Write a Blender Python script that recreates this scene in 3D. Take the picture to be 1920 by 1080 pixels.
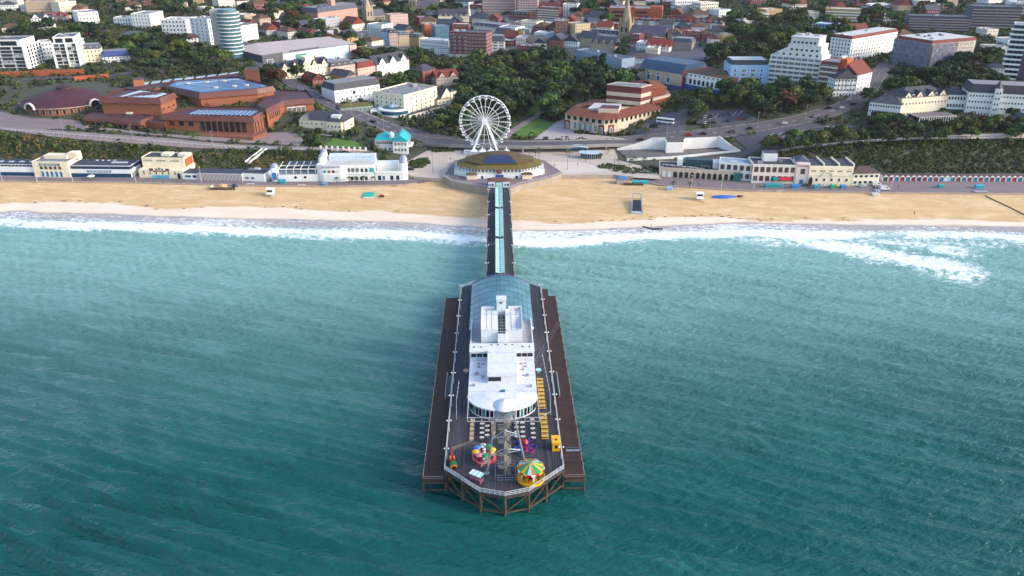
import bpy, bmesh, math, random
import numpy as np
from mathutils import Vector, Matrix, noise as mnoise
from mathutils.geometry import delaunay_2d_cdt
for o in list(bpy.data.objects): bpy.data.objects.remove(o)
SC = bpy.context.scene
COL = SC.collection
R = math.radians
random.seed(7); RNG = np.random.default_rng(11)
# ------------------------------------------------------------------ camera (metres, sea level z = 0, looking inland along +Y)
F_PX, PITCH, CAM_H = 1461.0, R(25.4), 130.0
cam = bpy.data.cameras.new('camera'); cam.sensor_width = 36; cam.lens = 36 * F_PX / 1920
cam.clip_start = 1; cam.clip_end = 20000
camo = bpy.data.objects.new('camera', cam); COL.objects.link(camo)
camo.location = (0, 0, CAM_H); camo.rotation_euler = (R(90) - PITCH, 0, 0)
SC.camera = camo
# ------------------------------------------------------------------ sky, sun, exposure
SUN_EL, SUN_AZ = R(24), R(-14)        # azimuth of the direction towards the sun, measured from +X to +Y
sun_dir = Vector((math.cos(SUN_EL) * math.cos(SUN_AZ), math.cos(SUN_EL) * math.sin(SUN_AZ), math.sin(SUN_EL)))
w = bpy.data.worlds.new('World'); SC.world = w; w.use_nodes = True
nt = w.node_tree
sky = nt.nodes.new('ShaderNodeTexSky'); sky.sky_type = 'NISHITA'; sky.sun_disc = False
sky.sun_elevation = SUN_EL; sky.sun_rotation = R(90) - SUN_AZ
sky.air_density = 1.0; sky.dust_density = 1.6; sky.ozone_density = 1.2
nt.links.new(sky.outputs[0], nt.nodes['Background'].inputs[0]); nt.nodes['Background'].inputs[1].default_value = 0.15
sun = bpy.data.lights.new('sun', 'SUN'); sun.energy = 1.3; sun.angle = R(16); sun.color = (1.0, 0.89, 0.77)
suno = bpy.data.objects.new('sun', sun); COL.objects.link(suno)
suno.rotation_euler = sun_dir.to_track_quat('Z', 'Y').to_euler(); suno.location = (300, -100, 400)
SC.view_settings.view_transform = 'Standard'; SC.view_settings.look = 'None'
SC.view_settings.exposure = 1.42; SC.view_settings.gamma = 1; SC.view_settings.use_curve_mapping = False
SC.render.engine = 'CYCLES'
# ------------------------------------------------------------------ helpers
def lin(h):
    h = h.lstrip('#'); o = []
    for i in (0, 2, 4):
        c = int(h[i:i + 2], 16) / 255
        o.append(c / 12.92 if c <= .04045 else ((c + .055) / 1.055) ** 2.4)
    return tuple(o)
def ray(px, py):
    a = (px - 960) / F_PX; b = (540 - py) / F_PX
    return a, math.cos(PITCH) + b * math.sin(PITCH), -math.sin(PITCH) + b * math.cos(PITCH)
def at(px, py, z=0.0):
    """point of the photograph on the level z"""
    a, dy, dz = ray(px, py); t = (z - CAM_H) / dz
    return a * t, dy * t
def atY(px, py, Y):
    a, dy, dz = ray(px, py); t = Y / dy
    return a * t, CAM_H + dz * t
def mpp(y, z):
    return (y * math.cos(PITCH) - (z - CAM_H) * math.sin(PITCH)) / F_PX
MATS = {}
def mat(name, col, rough=.8, var=.12, scale=.6, metal=0., col2=None, bump=0., bscale=4., spec=.5, stretch=(1, 1, 1), detail=4., rnd=0.):
    """procedural material: base colour broken up by noise, optional relief, optional change from object to object"""
    if name in MATS: return MATS[name]
    if isinstance(col, str): col = lin(col)
    if isinstance(col2, str): col2 = lin(col2)
    m = bpy.data.materials.new(name); m.use_nodes = True; n = m.node_tree; L = n.links
    b = n.nodes['Principled BSDF']; b.inputs['Roughness'].default_value = rough; b.inputs['Metallic'].default_value = metal
    b.inputs['Specular IOR Level'].default_value = spec
    tc = n.nodes.new('ShaderNodeTexCoord'); mp = n.nodes.new('ShaderNodeMapping'); mp.inputs['Scale'].default_value = stretch
    L.new(tc.outputs['Object'], mp.inputs['Vector'])
    nz = n.nodes.new('ShaderNodeTexNoise'); nz.inputs['Scale'].default_value = scale; nz.inputs['Detail'].default_value = detail
    nz.inputs['Roughness'].default_value = .65
    L.new(mp.outputs[0], nz.inputs['Vector'])
    rp = n.nodes.new('ShaderNodeValToRGB'); rp.color_ramp.elements[0].position = .3; rp.color_ramp.elements[1].position = .7
    c1 = tuple(max(0, c * (1 - var)) for c in col); c2 = col2 if col2 else tuple(min(1, c * (1 + var)) for c in col)
    if col2: c1 = col
    rp.color_ramp.elements[0].color = (*c1, 1); rp.color_ramp.elements[1].color = (*c2, 1)
    L.new(nz.outputs[0], rp.inputs[0]); out = rp.outputs[0]
    if rnd:
        oi = n.nodes.new('ShaderNodeObjectInfo'); hs = n.nodes.new('ShaderNodeHueSaturation')
        mr = n.nodes.new('ShaderNodeMapRange'); mr.inputs[3].default_value = 1 - rnd; mr.inputs[4].default_value = 1 + rnd
        L.new(oi.outputs['Random'], mr.inputs[0]); L.new(mr.outputs[0], hs.inputs['Value'])
        mr2 = n.nodes.new('ShaderNodeMapRange'); mr2.inputs[3].default_value = .5 - rnd * .09; mr2.inputs[4].default_value = .5 + rnd * .05
        ml = n.nodes.new('ShaderNodeMath'); ml.operation = 'MULTIPLY'; ml.inputs[1].default_value = 7.31
        fr = n.nodes.new('ShaderNodeMath'); fr.operation = 'FRACT'
        L.new(oi.outputs['Random'], ml.inputs[0]); L.new(ml.outputs[0], fr.inputs[0]); L.new(fr.outputs[0], mr2.inputs[0])
        L.new(mr2.outputs[0], hs.inputs['Hue']); L.new(out, hs.inputs['Color']); out = hs.outputs[0]
    L.new(out, b.inputs['Base Color'])
    if bump:
        nb = n.nodes.new('ShaderNodeTexNoise'); nb.inputs['Scale'].default_value = bscale; nb.inputs['Detail'].default_value = 3
        L.new(mp.outputs[0], nb.inputs['Vector'])
        bp = n.nodes.new('ShaderNodeBump'); bp.inputs['Strength'].default_value = 1; bp.inputs['Distance'].default_value = bump
        L.new(nb.outputs[0], bp.inputs['Height']); L.new(bp.outputs[0], b.inputs['Normal'])
    MATS[name] = m
    return m
class MB:
    """collects faces; build() links them as ONE mesh object"""
    def __init__(s): s.v = []; s.f = []; s.m = []; s.mi = 0
    def mat(s, i): s.mi = i; return s
    def face(s, pts):
        k = len(s.v); s.v += [tuple(p) for p in pts]; s.f.append(tuple(range(k, k + len(pts)))); s.m.append(s.mi); return s
    def box(s, x0, x1, y0, y1, z0, z1):
        k = len(s.v)
        s.v += [(x0, y0, z0), (x1, y0, z0), (x1, y1, z0), (x0, y1, z0), (x0, y0, z1), (x1, y0, z1), (x1, y1, z1), (x0, y1, z1)]
        for q in ((0, 3, 2, 1), (4, 5, 6, 7), (0, 1, 5, 4), (1, 2, 6, 5), (2, 3, 7, 6), (3, 0, 4, 7)):
            s.f.append(tuple(k + i for i in q)); s.m.append(s.mi)
        return s
    def prism(s, poly, z0, z1, top=None, inset=None):
        """upright prism over a ccw polygon; top: mat index of the top face"""
        n = len(poly); k = len(s.v); up = inset or poly
        s.v += [(p[0], p[1], z0) for p in poly] + [(p[0], p[1], z1) for p in up]
        for i in range(n):
            j = (i + 1) % n; s.f.append((k + i, k + j, k + n + j, k + n + i)); s.m.append(s.mi)
        s.f.append(tuple(k + n + i for i in range(n))); s.m.append(s.mi if top is None else top)
        s.f.append(tuple(k + n - 1 - i for i in range(n))); s.m.append(s.mi)
        return s
    def tube(s, p, q, r, r2=None, n=6):
        p = Vector(p); q = Vector(q); r2 = r if r2 is None else r2; d = (q - p)
        if d.length < 1e-6: return s
        d.normalize(); a = d.orthogonal().normalized(); b = d.cross(a); k = len(s.v)
        for c, rr in ((p, r), (q, r2)):
            for i in range(n):
                t = 2 * math.pi * i / n; s.v.append(tuple(c + (a * math.cos(t) + b * math.sin(t)) * rr))
        for i in range(n):
            j = (i + 1) % n; s.f.append((k + i, k + j, k + n + j, k + n + i)); s.m.append(s.mi)
        s.f.append(tuple(k + n - 1 - i for i in range(n))); s.m.append(s.mi)
        s.f.append(tuple(k + n + i for i in range(n))); s.m.append(s.mi)
        return s
    def bar(s, p, q, w, h):
        """square timber from p to q, w wide, h high"""
        p = Vector(p); q = Vector(q); d = (q - p).normalized()
        up = Vector((0, 0, 1)) if abs(d.z) < .95 else Vector((0, 1, 0))
        a = d.cross(up).normalized(); b = a.cross(d); k = len(s.v)
        for c in (p, q):
            for x, y in ((-1, -1), (1, -1), (1, 1), (-1, 1)): s.v.append(tuple(c + a * (w / 2 * x) + b * (h / 2 * y)))
        for f in ((0, 1, 5, 4), (1, 2, 6, 5), (2, 3, 7, 6), (3, 0, 4, 7), (3, 2, 1, 0), (4, 5, 6, 7)):
            s.f.append(tuple(k + i for i in f)); s.m.append(s.mi)
        return s
    def lathe(s, prof, n=16, c=(0, 0), a0=0., a1=2 * math.pi, cols=None):
        """profile [(r, z)...] turned about the upright axis at c; cols: mat index by segment"""
        full = abs(a1 - a0 - 2 * math.pi) < 1e-6; m = n if full else n + 1; k = len(s.v)
        for r, z in prof:
            for i in range(m):
                t = a0 + (a1 - a0) * i / n; s.v.append((c[0] + r * math.cos(t), c[1] + r * math.sin(t), z))
        for j in range(len(prof) - 1):
            for i in range(n):
                i2 = (i + 1) % m if full else i + 1
                s.f.append((k + j * m + i, k + j * m + i2, k + (j + 1) * m + i2, k + (j + 1) * m + i))
                s.m.append(cols[i % len(cols)] if cols else s.mi)
        return s
    def hip(s, x0, x1, y0, y1, z0, h, eave=.4, ridge=None, gable=False):
        """hipped (or gabled) roof over a rectangle"""
        x0 -= eave; x1 += eave; y0 -= eave; y1 += eave
        if x1 - x0 >= y1 - y0:
            e = 0 if gable else (y1 - y0) / 2 * (ridge or 1); m = (y0 + y1) / 2; a, b = (x0 + e, m, z0 + h), (x1 - e, m, z0 + h)
            P = [(x0, y0, z0), (x1, y0, z0), (x1, y1, z0), (x0, y1, z0)]
            s.face([P[0], P[1], b, a]); s.face([P[2], P[3], a, b]); s.face([P[1], P[2], b]); s.face([P[3], P[0], a])
        else:
            e = 0 if gable else (x1 - x0) / 2 * (ridge or 1); m = (x0 + x1) / 2; a, b = (m, y0 + e, z0 + h), (m, y1 - e, z0 + h)
            P = [(x0, y0, z0), (x1, y0, z0), (x1, y1, z0), (x0, y1, z0)]
            s.face([P[1], P[2], b, a]); s.face([P[3], P[0], a, b]); s.face([P[0], P[1], a]); s.face([P[2], P[3], b])
        s.face([P[3], P[2], P[1], P[0]])
        return s
    def build(s, name, mats, parent=None, smooth=False, link=True):
        me = bpy.data.meshes.new(name); me.from_pydata(s.v, [], s.f)
        for m in (mats if isinstance(mats, (list, tuple)) else [mats]): me.materials.append(m)
        me.polygons.foreach_set('material_index', s.m)
        if smooth: me.polygons.foreach_set('use_smooth', [True] * len(s.f))
        me.update()
        return inst(name, me, parent) if link else me
def inst(name, me, parent=None, loc=None, rz=0., sc=None):
    o = bpy.data.objects.new(name, me); COL.objects.link(o)
    if parent is not None: o.parent = parent
    if loc is not None: o.location = loc
    if rz: o.rotation_euler[2] = rz
    if sc is not None: o.scale = sc
    return o
def tag(o, label=None, cat=None, group=None, kind=None):
    if label: o['label'] = label
    if cat: o['category'] = cat
    if group: o['group'] = group
    if kind: o['kind'] = kind
    return o
def thing(name, label, cat, loc=(0, 0, 0), rz=0., group=None):
    o = bpy.data.objects.new(name, None); COL.objects.link(o); o.empty_display_size = .5
    o.location = loc; o.rotation_euler[2] = rz
    return tag(o, label, cat, group)
def dup(root, loc, rz=0., label=None, sc=None):
    r = root.copy(); COL.objects.link(r); r.location = loc; r.rotation_euler[2] = rz
    if label: r['label'] = label
    if sc is not None: r.scale = (sc, sc, sc) if isinstance(sc, (int, float)) else sc
    for ch in root.children:
        c = ch.copy(); COL.objects.link(c); c.parent = r
        for g in ch.children:
            d = g.copy(); COL.objects.link(d); d.parent = c
    return r
def lettering(txt, m, parent, loc, size, rz=0., name='lettering', depth=.04, tilt=90, width=None):
    """upright raised letters, facing local -Y"""
    cu = bpy.data.curves.new(name, 'FONT'); cu.body = txt; cu.size = size; cu.align_x = 'CENTER'; cu.align_y = 'CENTER'; cu.extrude = depth
    cu.resolution_u = 2
    t = bpy.data.objects.new(name, cu); COL.objects.link(t)
    me = bpy.data.meshes.new_from_object(t.evaluated_get(bpy.context.evaluated_depsgraph_get()))
    bpy.data.objects.remove(t); bpy.data.curves.remove(cu)
    me.materials.clear(); me.materials.append(m); me.name = name
    o = inst(name, me, parent, loc); o.rotation_euler = (R(tilt), 0, rz)
    if width:
        xs = [v.co.x for v in me.vertices]; s = width / (max(xs) - min(xs)); o.scale = (s, 1, 1)
    return o
def interp(x, pts):
    return np.interp(x, [p[0] for p in pts], [p[1] for p in pts])
def sstep(x, a, b):
    t = np.clip((x - a) / (b - a), 0, 1); return t * t * (3 - 2 * t)
def vnoise(x, y, seed=0):
    """cheap smooth value noise on arrays"""
    xi = np.floor(x).astype(np.int64); yi = np.floor(y).astype(np.int64); xf = x - xi; yf = y - yi
    def hsh(a, b):
        h = (a * 374761393 + b * 668265263 + seed * 1442695041) & 0x7fffffff
        h = ((h ^ (h >> 13)) * 1274126177) & 0x7fffffff
        return ((h ^ (h >> 16)) & 0xffff) / 65535.0
    u = xf * xf * (3 - 2 * xf); v = yf * yf * (3 - 2 * yf)
    return (hsh(xi, yi) * (1 - u) + hsh(xi + 1, yi) * u) * (1 - v) + (hsh(xi, yi + 1) * (1 - u) + hsh(xi + 1, yi + 1) * u) * v
def fbm(x, y, seed=0, oct=4):
    s = 0; a = .5
    for i in range(oct): s = s + a * vnoise(x * 2 ** i, y * 2 ** i, seed + i); a *= .5
    return s / (1 - .5 ** oct)
FOOT = []; TRACKS = []; PLOTS = []          # building plots, roads and paved areas, kept free of planting
def world_line(pts, z):
    return sorted(at(px, py, z) for px, py in pts)
# common materials
WHITE = mat('white_render', '#d9d9d6', .8, .07, .25)
CREAM = mat('cream_render', '#dccfb4', .8, .08, .25)
# ================================================================== the lie of the land
SHORE = world_line([(-700, 402), (-300, 400), (0, 399), (43, 396), (83, 401), (200, 402), (283, 406), (427, 411), (633, 415), (760, 418), (900, 428), (965, 433), (1080, 433),
                    (1200, 428), (1300, 422), (1400, 418), (1530, 422), (1700, 424), (1900, 426), (2300, 428), (2700, 432)], 0)
TIDE = world_line([(-700, 372), (-300, 380), (0, 379), (100, 375), (210, 378), (310, 389), (400, 385), (520, 386), (640, 394), (700, 392), (800, 399), (905, 405), (965, 408), (1050, 414), (1150, 409),
                   (1230, 405), (1330, 400), (1420, 407), (1600, 408), (1750, 405), (1900, 410), (2300, 408), (2700, 412)], 2)
PROM = world_line([(-700, 336), (0, 339), (260, 342), (400, 346), (500, 348), (640, 349), (760, 346), (800, 340), (826, 336), (1060, 331), (1150, 331), (1185, 336), (1240, 347), (1400, 357), (1640, 361), (1920, 363), (2700, 368)], 4)
CLIFF_H = [(-700, 26), (-400, 23), (-284, 21), (-200, 17), (-150, 12.5), (-95, 10.5), (-62, 6.5), (-35, 5), (120, 5), (135, 6.5), (152, 11), (168, 14), (230, 18.5), (284, 20), (400, 23), (700, 26)]
def land(x, y):
    x = np.asarray(x, float); y = np.asarray(y, float)
    hc = interp(x, CLIFF_H)
    yb = 408 + np.where(x > 0, 3.0, 2.0)
    yc = interp(x, [(-700, 446), (-284, 440), (-150, 431), (-95, 428), (-35, 424), (130, 420), (160, 428), (284, 436), (700, 442)])
    cliff = 4 + (hc - 4) * sstep(y, yb, yc)
    xv = 20 - .25 * (y - 450)
    inland = 5.5 + .016 * np.clip(y - 430, 0, 2000) + (22 + .008 * np.clip(y - 430, 0, 900)) * (1 - np.exp(-((x - xv) / 150.) ** 2)) * sstep(y, 430, 520)
    inland = inland + 10 * sstep(y, 850, 1250)
    t = sstep(y, yc, yc + 70)
    h = cliff * (1 - t) + np.maximum(inland, 5.0) * t
    m = sstep(x, -82, -58) * (1 - sstep(x, 128, 150)) * (1 - sstep(y, 450, 478))      # level ground of the pier approach
    return h * (1 - m) + np.minimum(h, 4.75) * m
def L1(x, y): return float(land(x, y))
def on(px, py, dz=0.):
    """where the line of sight through a pixel of the photograph meets the land"""
    a, dy, dz_ = ray(px, py)
    lo, hi = 380., 3000.
    for n_ in (660, 24, 24):
        y = np.linspace(lo, hi, n_); t = y / dy; hit = CAM_H + dz_ * t <= land(a * t, y); k = int(np.argmax(hit)) if hit.any() else n_ - 1
        lo, hi = y[max(k - 1, 0)], y[k]
    t = hi / dy
    return a * t, float(hi), L1(a * t, hi) + dz
def grid_mesh(name, xs, ys, zf, m, attrs=None, smooth=True):
    X, Y = np.meshgrid(xs, ys); Z = zf(X, Y); nx, ny = len(xs), len(ys)
    me = bpy.data.meshes.new(name); me.vertices.add(nx * ny)
    me.vertices.foreach_set('co', np.stack([X, Y, Z], -1).reshape(-1).astype(np.float32))
    i = np.arange(nx * ny).reshape(ny, nx)
    q = np.stack([i[:-1, :-1], i[:-1, 1:], i[1:, 1:], i[1:, :-1]], -1).reshape(-1, 4); n = len(q)
    me.loops.add(n * 4); me.polygons.add(n)
    me.loops.foreach_set('vertex_index', q.reshape(-1).astype(np.int32))
    me.polygons.foreach_set('loop_start', np.arange(0, n * 4, 4, dtype=np.int32))
    me.polygons.foreach_set('use_smooth', np.ones(n, bool) if smooth else np.zeros(n, bool))
    for k, fn in (attrs or {}).items():
        a = me.attributes.new(k, 'FLOAT', 'POINT'); a.data.foreach_set('value', fn(X, Y).reshape(-1).astype(np.float32))
    me.materials.append(m); me.update(calc_edges=True); me.validate()
    o = bpy.data.objects.new(name, me); COL.objects.link(o); return o
def spaced(a, b, fine0, fine1, step, grow=1.25):
    """grid line positions: fine between fine0 and fine1, coarser outside"""
    v = list(np.arange(fine0, fine1 + step, step)); s = step
    while v[-1] < b: s *= grow; v.append(v[-1] + s)
    s = step
    while v[0] > a: s *= grow; v.insert(0, v[0] - s)
    return np.array(v)
def node_mat(name):
    m = bpy.data.materials.new(name); m.use_nodes = True; n = m.node_tree
    return m, n, n.links, n.nodes['Principled BSDF']
def nd(n, typ, **kw):
    x = n.nodes.new(typ)
    for k, v in kw.items():
        if k in ('operation', 'blend_type', 'data_type', 'attribute_name', 'noise_dimensions', 'interpolation_type', 'clamp'): setattr(x, k, v)
        else: x.inputs[k].default_value = v
    return x
def mixc(n, L, fac, a, b, typ='MIX'):
    x = n.nodes.new('ShaderNodeMix'); x.data_type = 'RGBA'; x.blend_type = typ
    for sock, v in ((0, fac), (6, a), (7, b)):
        if hasattr(v, 'is_linked'): L.new(v, x.inputs[sock])
        else: x.inputs[sock].default_value = (*v, 1) if isinstance(v, tuple) else v
    return x.outputs[2]
def ramp(n, L, src, lo, hi):
    x = n.nodes.new('ShaderNodeMapRange'); x.interpolation_type = 'SMOOTHSTEP'; x.inputs[1].default_value = lo; x.inputs[2].default_value = hi
    L.new(src, x.inputs[0]); return x.outputs[0]
def noise_node(n, L, vec, scale, detail=4, rough=.6, stretch=None, rot=0):
    if rot:
        mp = n.nodes.new('ShaderNodeMapping'); mp.inputs['Rotation'].default_value = (0, 0, rot); L.new(vec, mp.inputs[0]); vec = mp.outputs[0]
    if stretch:
        mp = n.nodes.new('ShaderNodeMapping'); mp.inputs['Scale'].default_value = stretch; L.new(vec, mp.inputs[0]); vec = mp.outputs[0]
    x = n.nodes.new('ShaderNodeTexNoise'); x.inputs['Scale'].default_value = scale; x.inputs['Detail'].default_value = detail; x.inputs['Roughness'].default_value = rough
    L.new(vec, x.inputs['Vector']); return x.outputs[0]
def math_node(n, L, op, a, b):
    x = n.nodes.new('ShaderNodeMath'); x.operation = op
    for i, v in enumerate((a, b)):
        if hasattr(v, 'is_linked'): L.new(v, x.inputs[i])
        else: x.inputs[i].default_value = v
    return x.outputs[0]
# ---- ground
gm, n, L, b = node_mat('town_ground'); b.inputs['Roughness'].default_value = .95
tc = n.nodes.new('ShaderNodeTexCoord').outputs['Object']
n1 = noise_node(n, L, tc, .02, 4); n2 = noise_node(n, L, tc, .25, 4); n3 = noise_node(n, L, tc, 1.2, 3)
c = mixc(n, L, ramp(n, L, n1, .42, .58), lin('#343c20'), lin('#45443a'))
c = mixc(n, L, ramp(n, L, n2, .35, .7), c, lin('#2e3a1e')); c = mixc(n, L, .35, c, mixc(n, L, n3, lin('#1f2417'), lin('#6a655a')))
L.new(c, b.inputs['Base Color'])
xs = spaced(-4500, 4500, -340, 340, 5); ys = spaced(396, 7000, 400, 520, 3, 1.1)
tag(grid_mesh('ground', xs, ys, lambda X, Y: np.where(Y < interp(X, PROM) + 1, 1.2, np.where(Y < 409, 3.85, land(X, Y))), gm), kind='structure')
# ---- beach
bm_, n, L, b = node_mat('sand'); b.inputs['Roughness'].default_value = .9
tc = n.nodes.new('ShaderNodeTexCoord').outputs['Object']
at_t = n.nodes.new('ShaderNodeAttribute'); at_t.attribute_name = 'tide'; at_w = n.nodes.new('ShaderNodeAttribute'); at_w.attribute_name = 'wet'
n1 = noise_node(n, L, tc, .05, 5, .65, (1, 2.2, 1)); n2 = noise_node(n, L, tc, .6, 6, .75); n3 = noise_node(n, L, tc, .16, 6, .7, (.5, 1.6, 1), .15)
dry = mixc(n, L, ramp(n, L, n1, .35, .68), lin('#cfae80'), lin('#d9bd95')); dry = mixc(n, L, ramp(n, L, n3, .38, .66), lin('#c3a173'), dry)
dry = mixc(n, L, ramp(n, L, n2, .56, .8), dry, lin('#a1835a'))
td = math_node(n, L, 'ADD', at_t.outputs['Fac'], math_node(n, L, 'MULTIPLY', math_node(n, L, 'SUBTRACT', n3, .5), .9))
smooth_sand = mixc(n, L, ramp(n, L, n1, .3, .7), lin('#d8c2ab'), lin('#dfcdb9'))
c = mixc(n, L, ramp(n, L, td, -.06, .1), dry, smooth_sand)
wt = math_node(n, L, 'ADD', at_w.outputs['Fac'], math_node(n, L, 'MULTIPLY', math_node(n, L, 'SUBTRACT', n3, .5), .5))
c = mixc(n, L, ramp(n, L, wt, -.1, .25), c, lin('#9a8d86')); L.new(c, b.inputs['Base Color'])
rg = n.nodes.new('ShaderNodeMapRange'); rg.inputs[3].default_value = .92; rg.inputs[4].default_value = .32; L.new(ramp(n, L, wt, -.1, .3), rg.inputs[0]); L.new(rg.outputs[0], b.inputs['Roughness'])
bp = n.nodes.new('ShaderNodeBump'); bp.inputs['Distance'].default_value = .6; bp.inputs['Strength'].default_value = .8
hgt = math_node(n, L, 'MULTIPLY', n2, math_node(n, L, 'SUBTRACT', 1.0, ramp(n, L, td, -.1, .1))); L.new(hgt, bp.inputs['Height']); L.new(bp.outputs[0], b.inputs['Normal'])
def shore(x): return interp(x, SHORE)
def prom(x): return interp(x, PROM)
def beach_z(X, Y):
    s = shore(X); p = prom(X) + 1.0
    t = (Y - s) / (p - s)
    z = np.where(t < 0, np.maximum(t * 6, -6), 3.45 * np.clip(t, 0, 1) ** .8)
    return z + .12 * (fbm(X * .12, Y * .2, 3) - .5) * np.clip(t * 4, 0, 1)
xs = spaced(-3500, 3500, -330, 330, 1.6, 1.3); ys = np.concatenate([np.arange(255, 330, 5), np.arange(330, 412, .8)])
tag(grid_mesh('beach', xs, ys, beach_z, bm_, {'tide': lambda X, Y: (interp(X, TIDE) - Y) / 12., 'wet': lambda X, Y: (shore(X) + 1.5 - Y) / 8.}), kind='structure')
# ---- sea: real waves on a mesh, foam where the surf breaks
def sea_fields(X, Y):
    s = shore(X); off = s - Y                                  # metres seaward of the waterline
    wob = fbm(X * .03, Y * .05, 5) - .5
    k = fbm(X * .02 + 9, 0 * Y + 3, 9) - .5
    inner = np.exp(-((off - 12.5 - 9 * k - 5 * wob) / 8.5) ** 2)             # first line of broken surf
    wash = sstep(off, -1.5, 1.0) * (1 - sstep(off, 14, 30)) * (.50 + .9 * wob)   # thin wash running up the sand
    f = np.maximum(inner * (.88 + .9 * wob), wash); f = np.maximum(f, .62 * np.exp(-((off - 27 - 14 * k) / 3.) ** 2) * sstep(fbm(X * .015, Y * .01, 77), .45, .65))
    right = sstep(X, 70, 110)
    second = np.exp(-((off - 22 - 10 * wob) / 8.) ** 2) * right * .6
    f = np.maximum(f, second)
    # trailing foam patches off the eastern beach
    for (p0, p1, wd, g) in (((1470, 446), (1640, 478), 10, .78), ((1560, 455), (1800, 509), 12, .80), ((1640, 452), (1790, 468), 11, .66), ((1180, 474), (1440, 470), 1.6, .5)):
        ax, ay = at(*p0, 0); bx, by = at(*p1, 0); dx, dy = bx - ax, by - ay; t = np.clip(((X - ax) * dx + (Y - ay) * dy) / (dx * dx + dy * dy), 0, 1)
        d = np.hypot(X - ax - t * dx, Y - ay - t * dy)
        f = np.maximum(f, g * np.exp(-(d / (wd * (.6 + .9 * t))) ** 2) * (.7 + .6 * fbm(X * .08, Y * .08, 21)))
    return np.clip(f, 0, 1.2), off
TRAINS = [(6.4, 21, .58, 101), (8.4, 16, .36, 111), (4.7, 25, .40, 121), (12.5, 18, .20, 131), (3.5, 28, .24, 141)]      # wavelength, bearing, height, seed
chop = []
for i in range(26):
    lam = RNG.uniform(2.4, 4.6); th = R(90 - 24) + RNG.normal(0, .4); chop.append((2 * math.pi / lam * math.cos(th), 2 * math.pi / lam * math.sin(th), .0065 * lam, RNG.random() * 6.28))
def sea_z(X, Y):
    z = np.zeros_like(X); off = shore(X) - Y; gust = .55 + .9 * fbm(X * .012, Y * .02, 31)
    bend = .30 * sstep(off, 15, 150)                                   # crests swing round as they reach the shallows
    for lam, deg, am, sd in TRAINS:
        th = R(90 - deg * .55); k = 2 * math.pi / lam
        d = X * math.cos(th) + Y * math.sin(th) + .00045 * X * off * (deg / 20) + 5.5 * (fbm(X * .011, Y * .014, sd) - .5) + 1.3 * (fbm(X * .05, Y * .07, sd + 5) - .5)
        c_ = (np.sin(k * d) + 1) / 2; grp = np.clip(2.6 * fbm(X * .010 + sd, Y * .022, sd + 9) - .65, .12, 1.5)
        z += am * (2 * c_ ** 2.3 - .7) * grp
    for kx, ky, a, ph in chop: z += a * np.sin(kx * X + ky * Y + ph)
    z = z * (sstep(off, -2, 30) * .85 + .15) * gust
    # a breaker standing off the eastern beach and long swell lines that steepen towards the shore
    x0, y0 = at(1180, 474, 0); x1, y1 = at(1620, 487, 0)
    yl = y0 + (X - x0) * (y1 - y0) / (x1 - x0) + 4 * (fbm(X * .02, X * 0, 14) - .5)
    z += .8 * np.exp(-((Y - yl) / 2.6) ** 2) * sstep(X, x0 - 40, x0 + 20) * (1 - sstep(X, x1 - 40, x1 + 20))
    damp = 1
    sw = Y + .17 * X - .00012 * X * X + 9 * (fbm(X * .006, Y * .008, 41) - .5)
    z += .34 * sstep(off, 4, 25) * (1 - .85 * sstep(off, 50, 150)) * (1.6 * ((np.sin(2 * math.pi * sw / 13.5) + 1) / 2) ** 2 - .6) * (.3 + 1.3 * fbm(X * .008, Y * .03, 51))
    f, _ = sea_fields(X, Y)
    return np.where(Y > 406, -2, z + .16 * f) * np.where(np.abs(X) > 500, .3, 1)
wm, n, L, b = node_mat('sea_water')
tc = n.nodes.new('ShaderNodeTexCoord').outputs['Object']
fo = n.nodes.new('ShaderNodeAttribute'); fo.attribute_name = 'foam'; sh = n.nodes.new('ShaderNodeAttribute'); sh.attribute_name = 'shallow'
big = noise_node(n, L, tc, .009, 4, .55, (1, 1.6, 1), .3)
deep = mixc(n, L, ramp(n, L, big, .36, .64), lin('#0d4c4b'), lin('#165753'))
c = mixc(n, L, ramp(n, L, sh.outputs['Fac'], 0, .95), deep, lin('#7ca59e')); c = mixc(n, L, ramp(n, L, sh.outputs['Fac'], .925, .985), c, lin('#a39a97'))
fn1 = noise_node(n, L, tc, .42, 7, .72, (.8, 1.5, 1), .1); fn2 = noise_node(n, L, tc, 1.7, 5, .7)
fsum = math_node(n, L, 'ADD', fo.outputs['Fac'], math_node(n, L, 'MULTIPLY', math_node(n, L, 'SUBTRACT', math_node(n, L, 'ADD', math_node(n, L, 'MULTIPLY', fn1, .7), math_node(n, L, 'MULTIPLY', fn2, .3)), .5), 2.3))
fmask = ramp(n, L, fsum, .42, .86)
c = mixc(n, L, fmask, c, lin('#e9edee')); L.new(c, b.inputs['Base Color'])
rg = n.nodes.new('ShaderNodeMapRange'); rg.inputs[3].default_value = .1; rg.inputs[4].default_value = .8; L.new(fmask, rg.inputs[0]); L.new(rg.outputs[0], b.inputs['Roughness'])
b.inputs['IOR'].default_value = 1.33
h1 = noise_node(n, L, tc, .55, 3, .55, (.22, 1, 1), .36); h2 = noise_node(n, L, tc, .75, 3, .6, (.3, 1, 1), -.35); h3 = noise_node(n, L, tc, 2.2, 2, .6, (.4, 1, 1), .5)
hh = math_node(n, L, 'ADD', math_node(n, L, 'ADD', h1, h2), math_node(n, L, 'MULTIPLY', h3, .35))
bp = n.nodes.new('ShaderNodeBump'); bp.inputs['Distance'].default_value = .7; bp.inputs['Strength'].default_value = .9; L.new(hh, bp.inputs['Height']); L.new(bp.outputs[0], b.inputs['Normal'])
xs = spaced(-6000, 6000, -290, 290, .9, 1.3); ys = spaced(-5000, 408, 105, 404, .7, 1.3)
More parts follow.
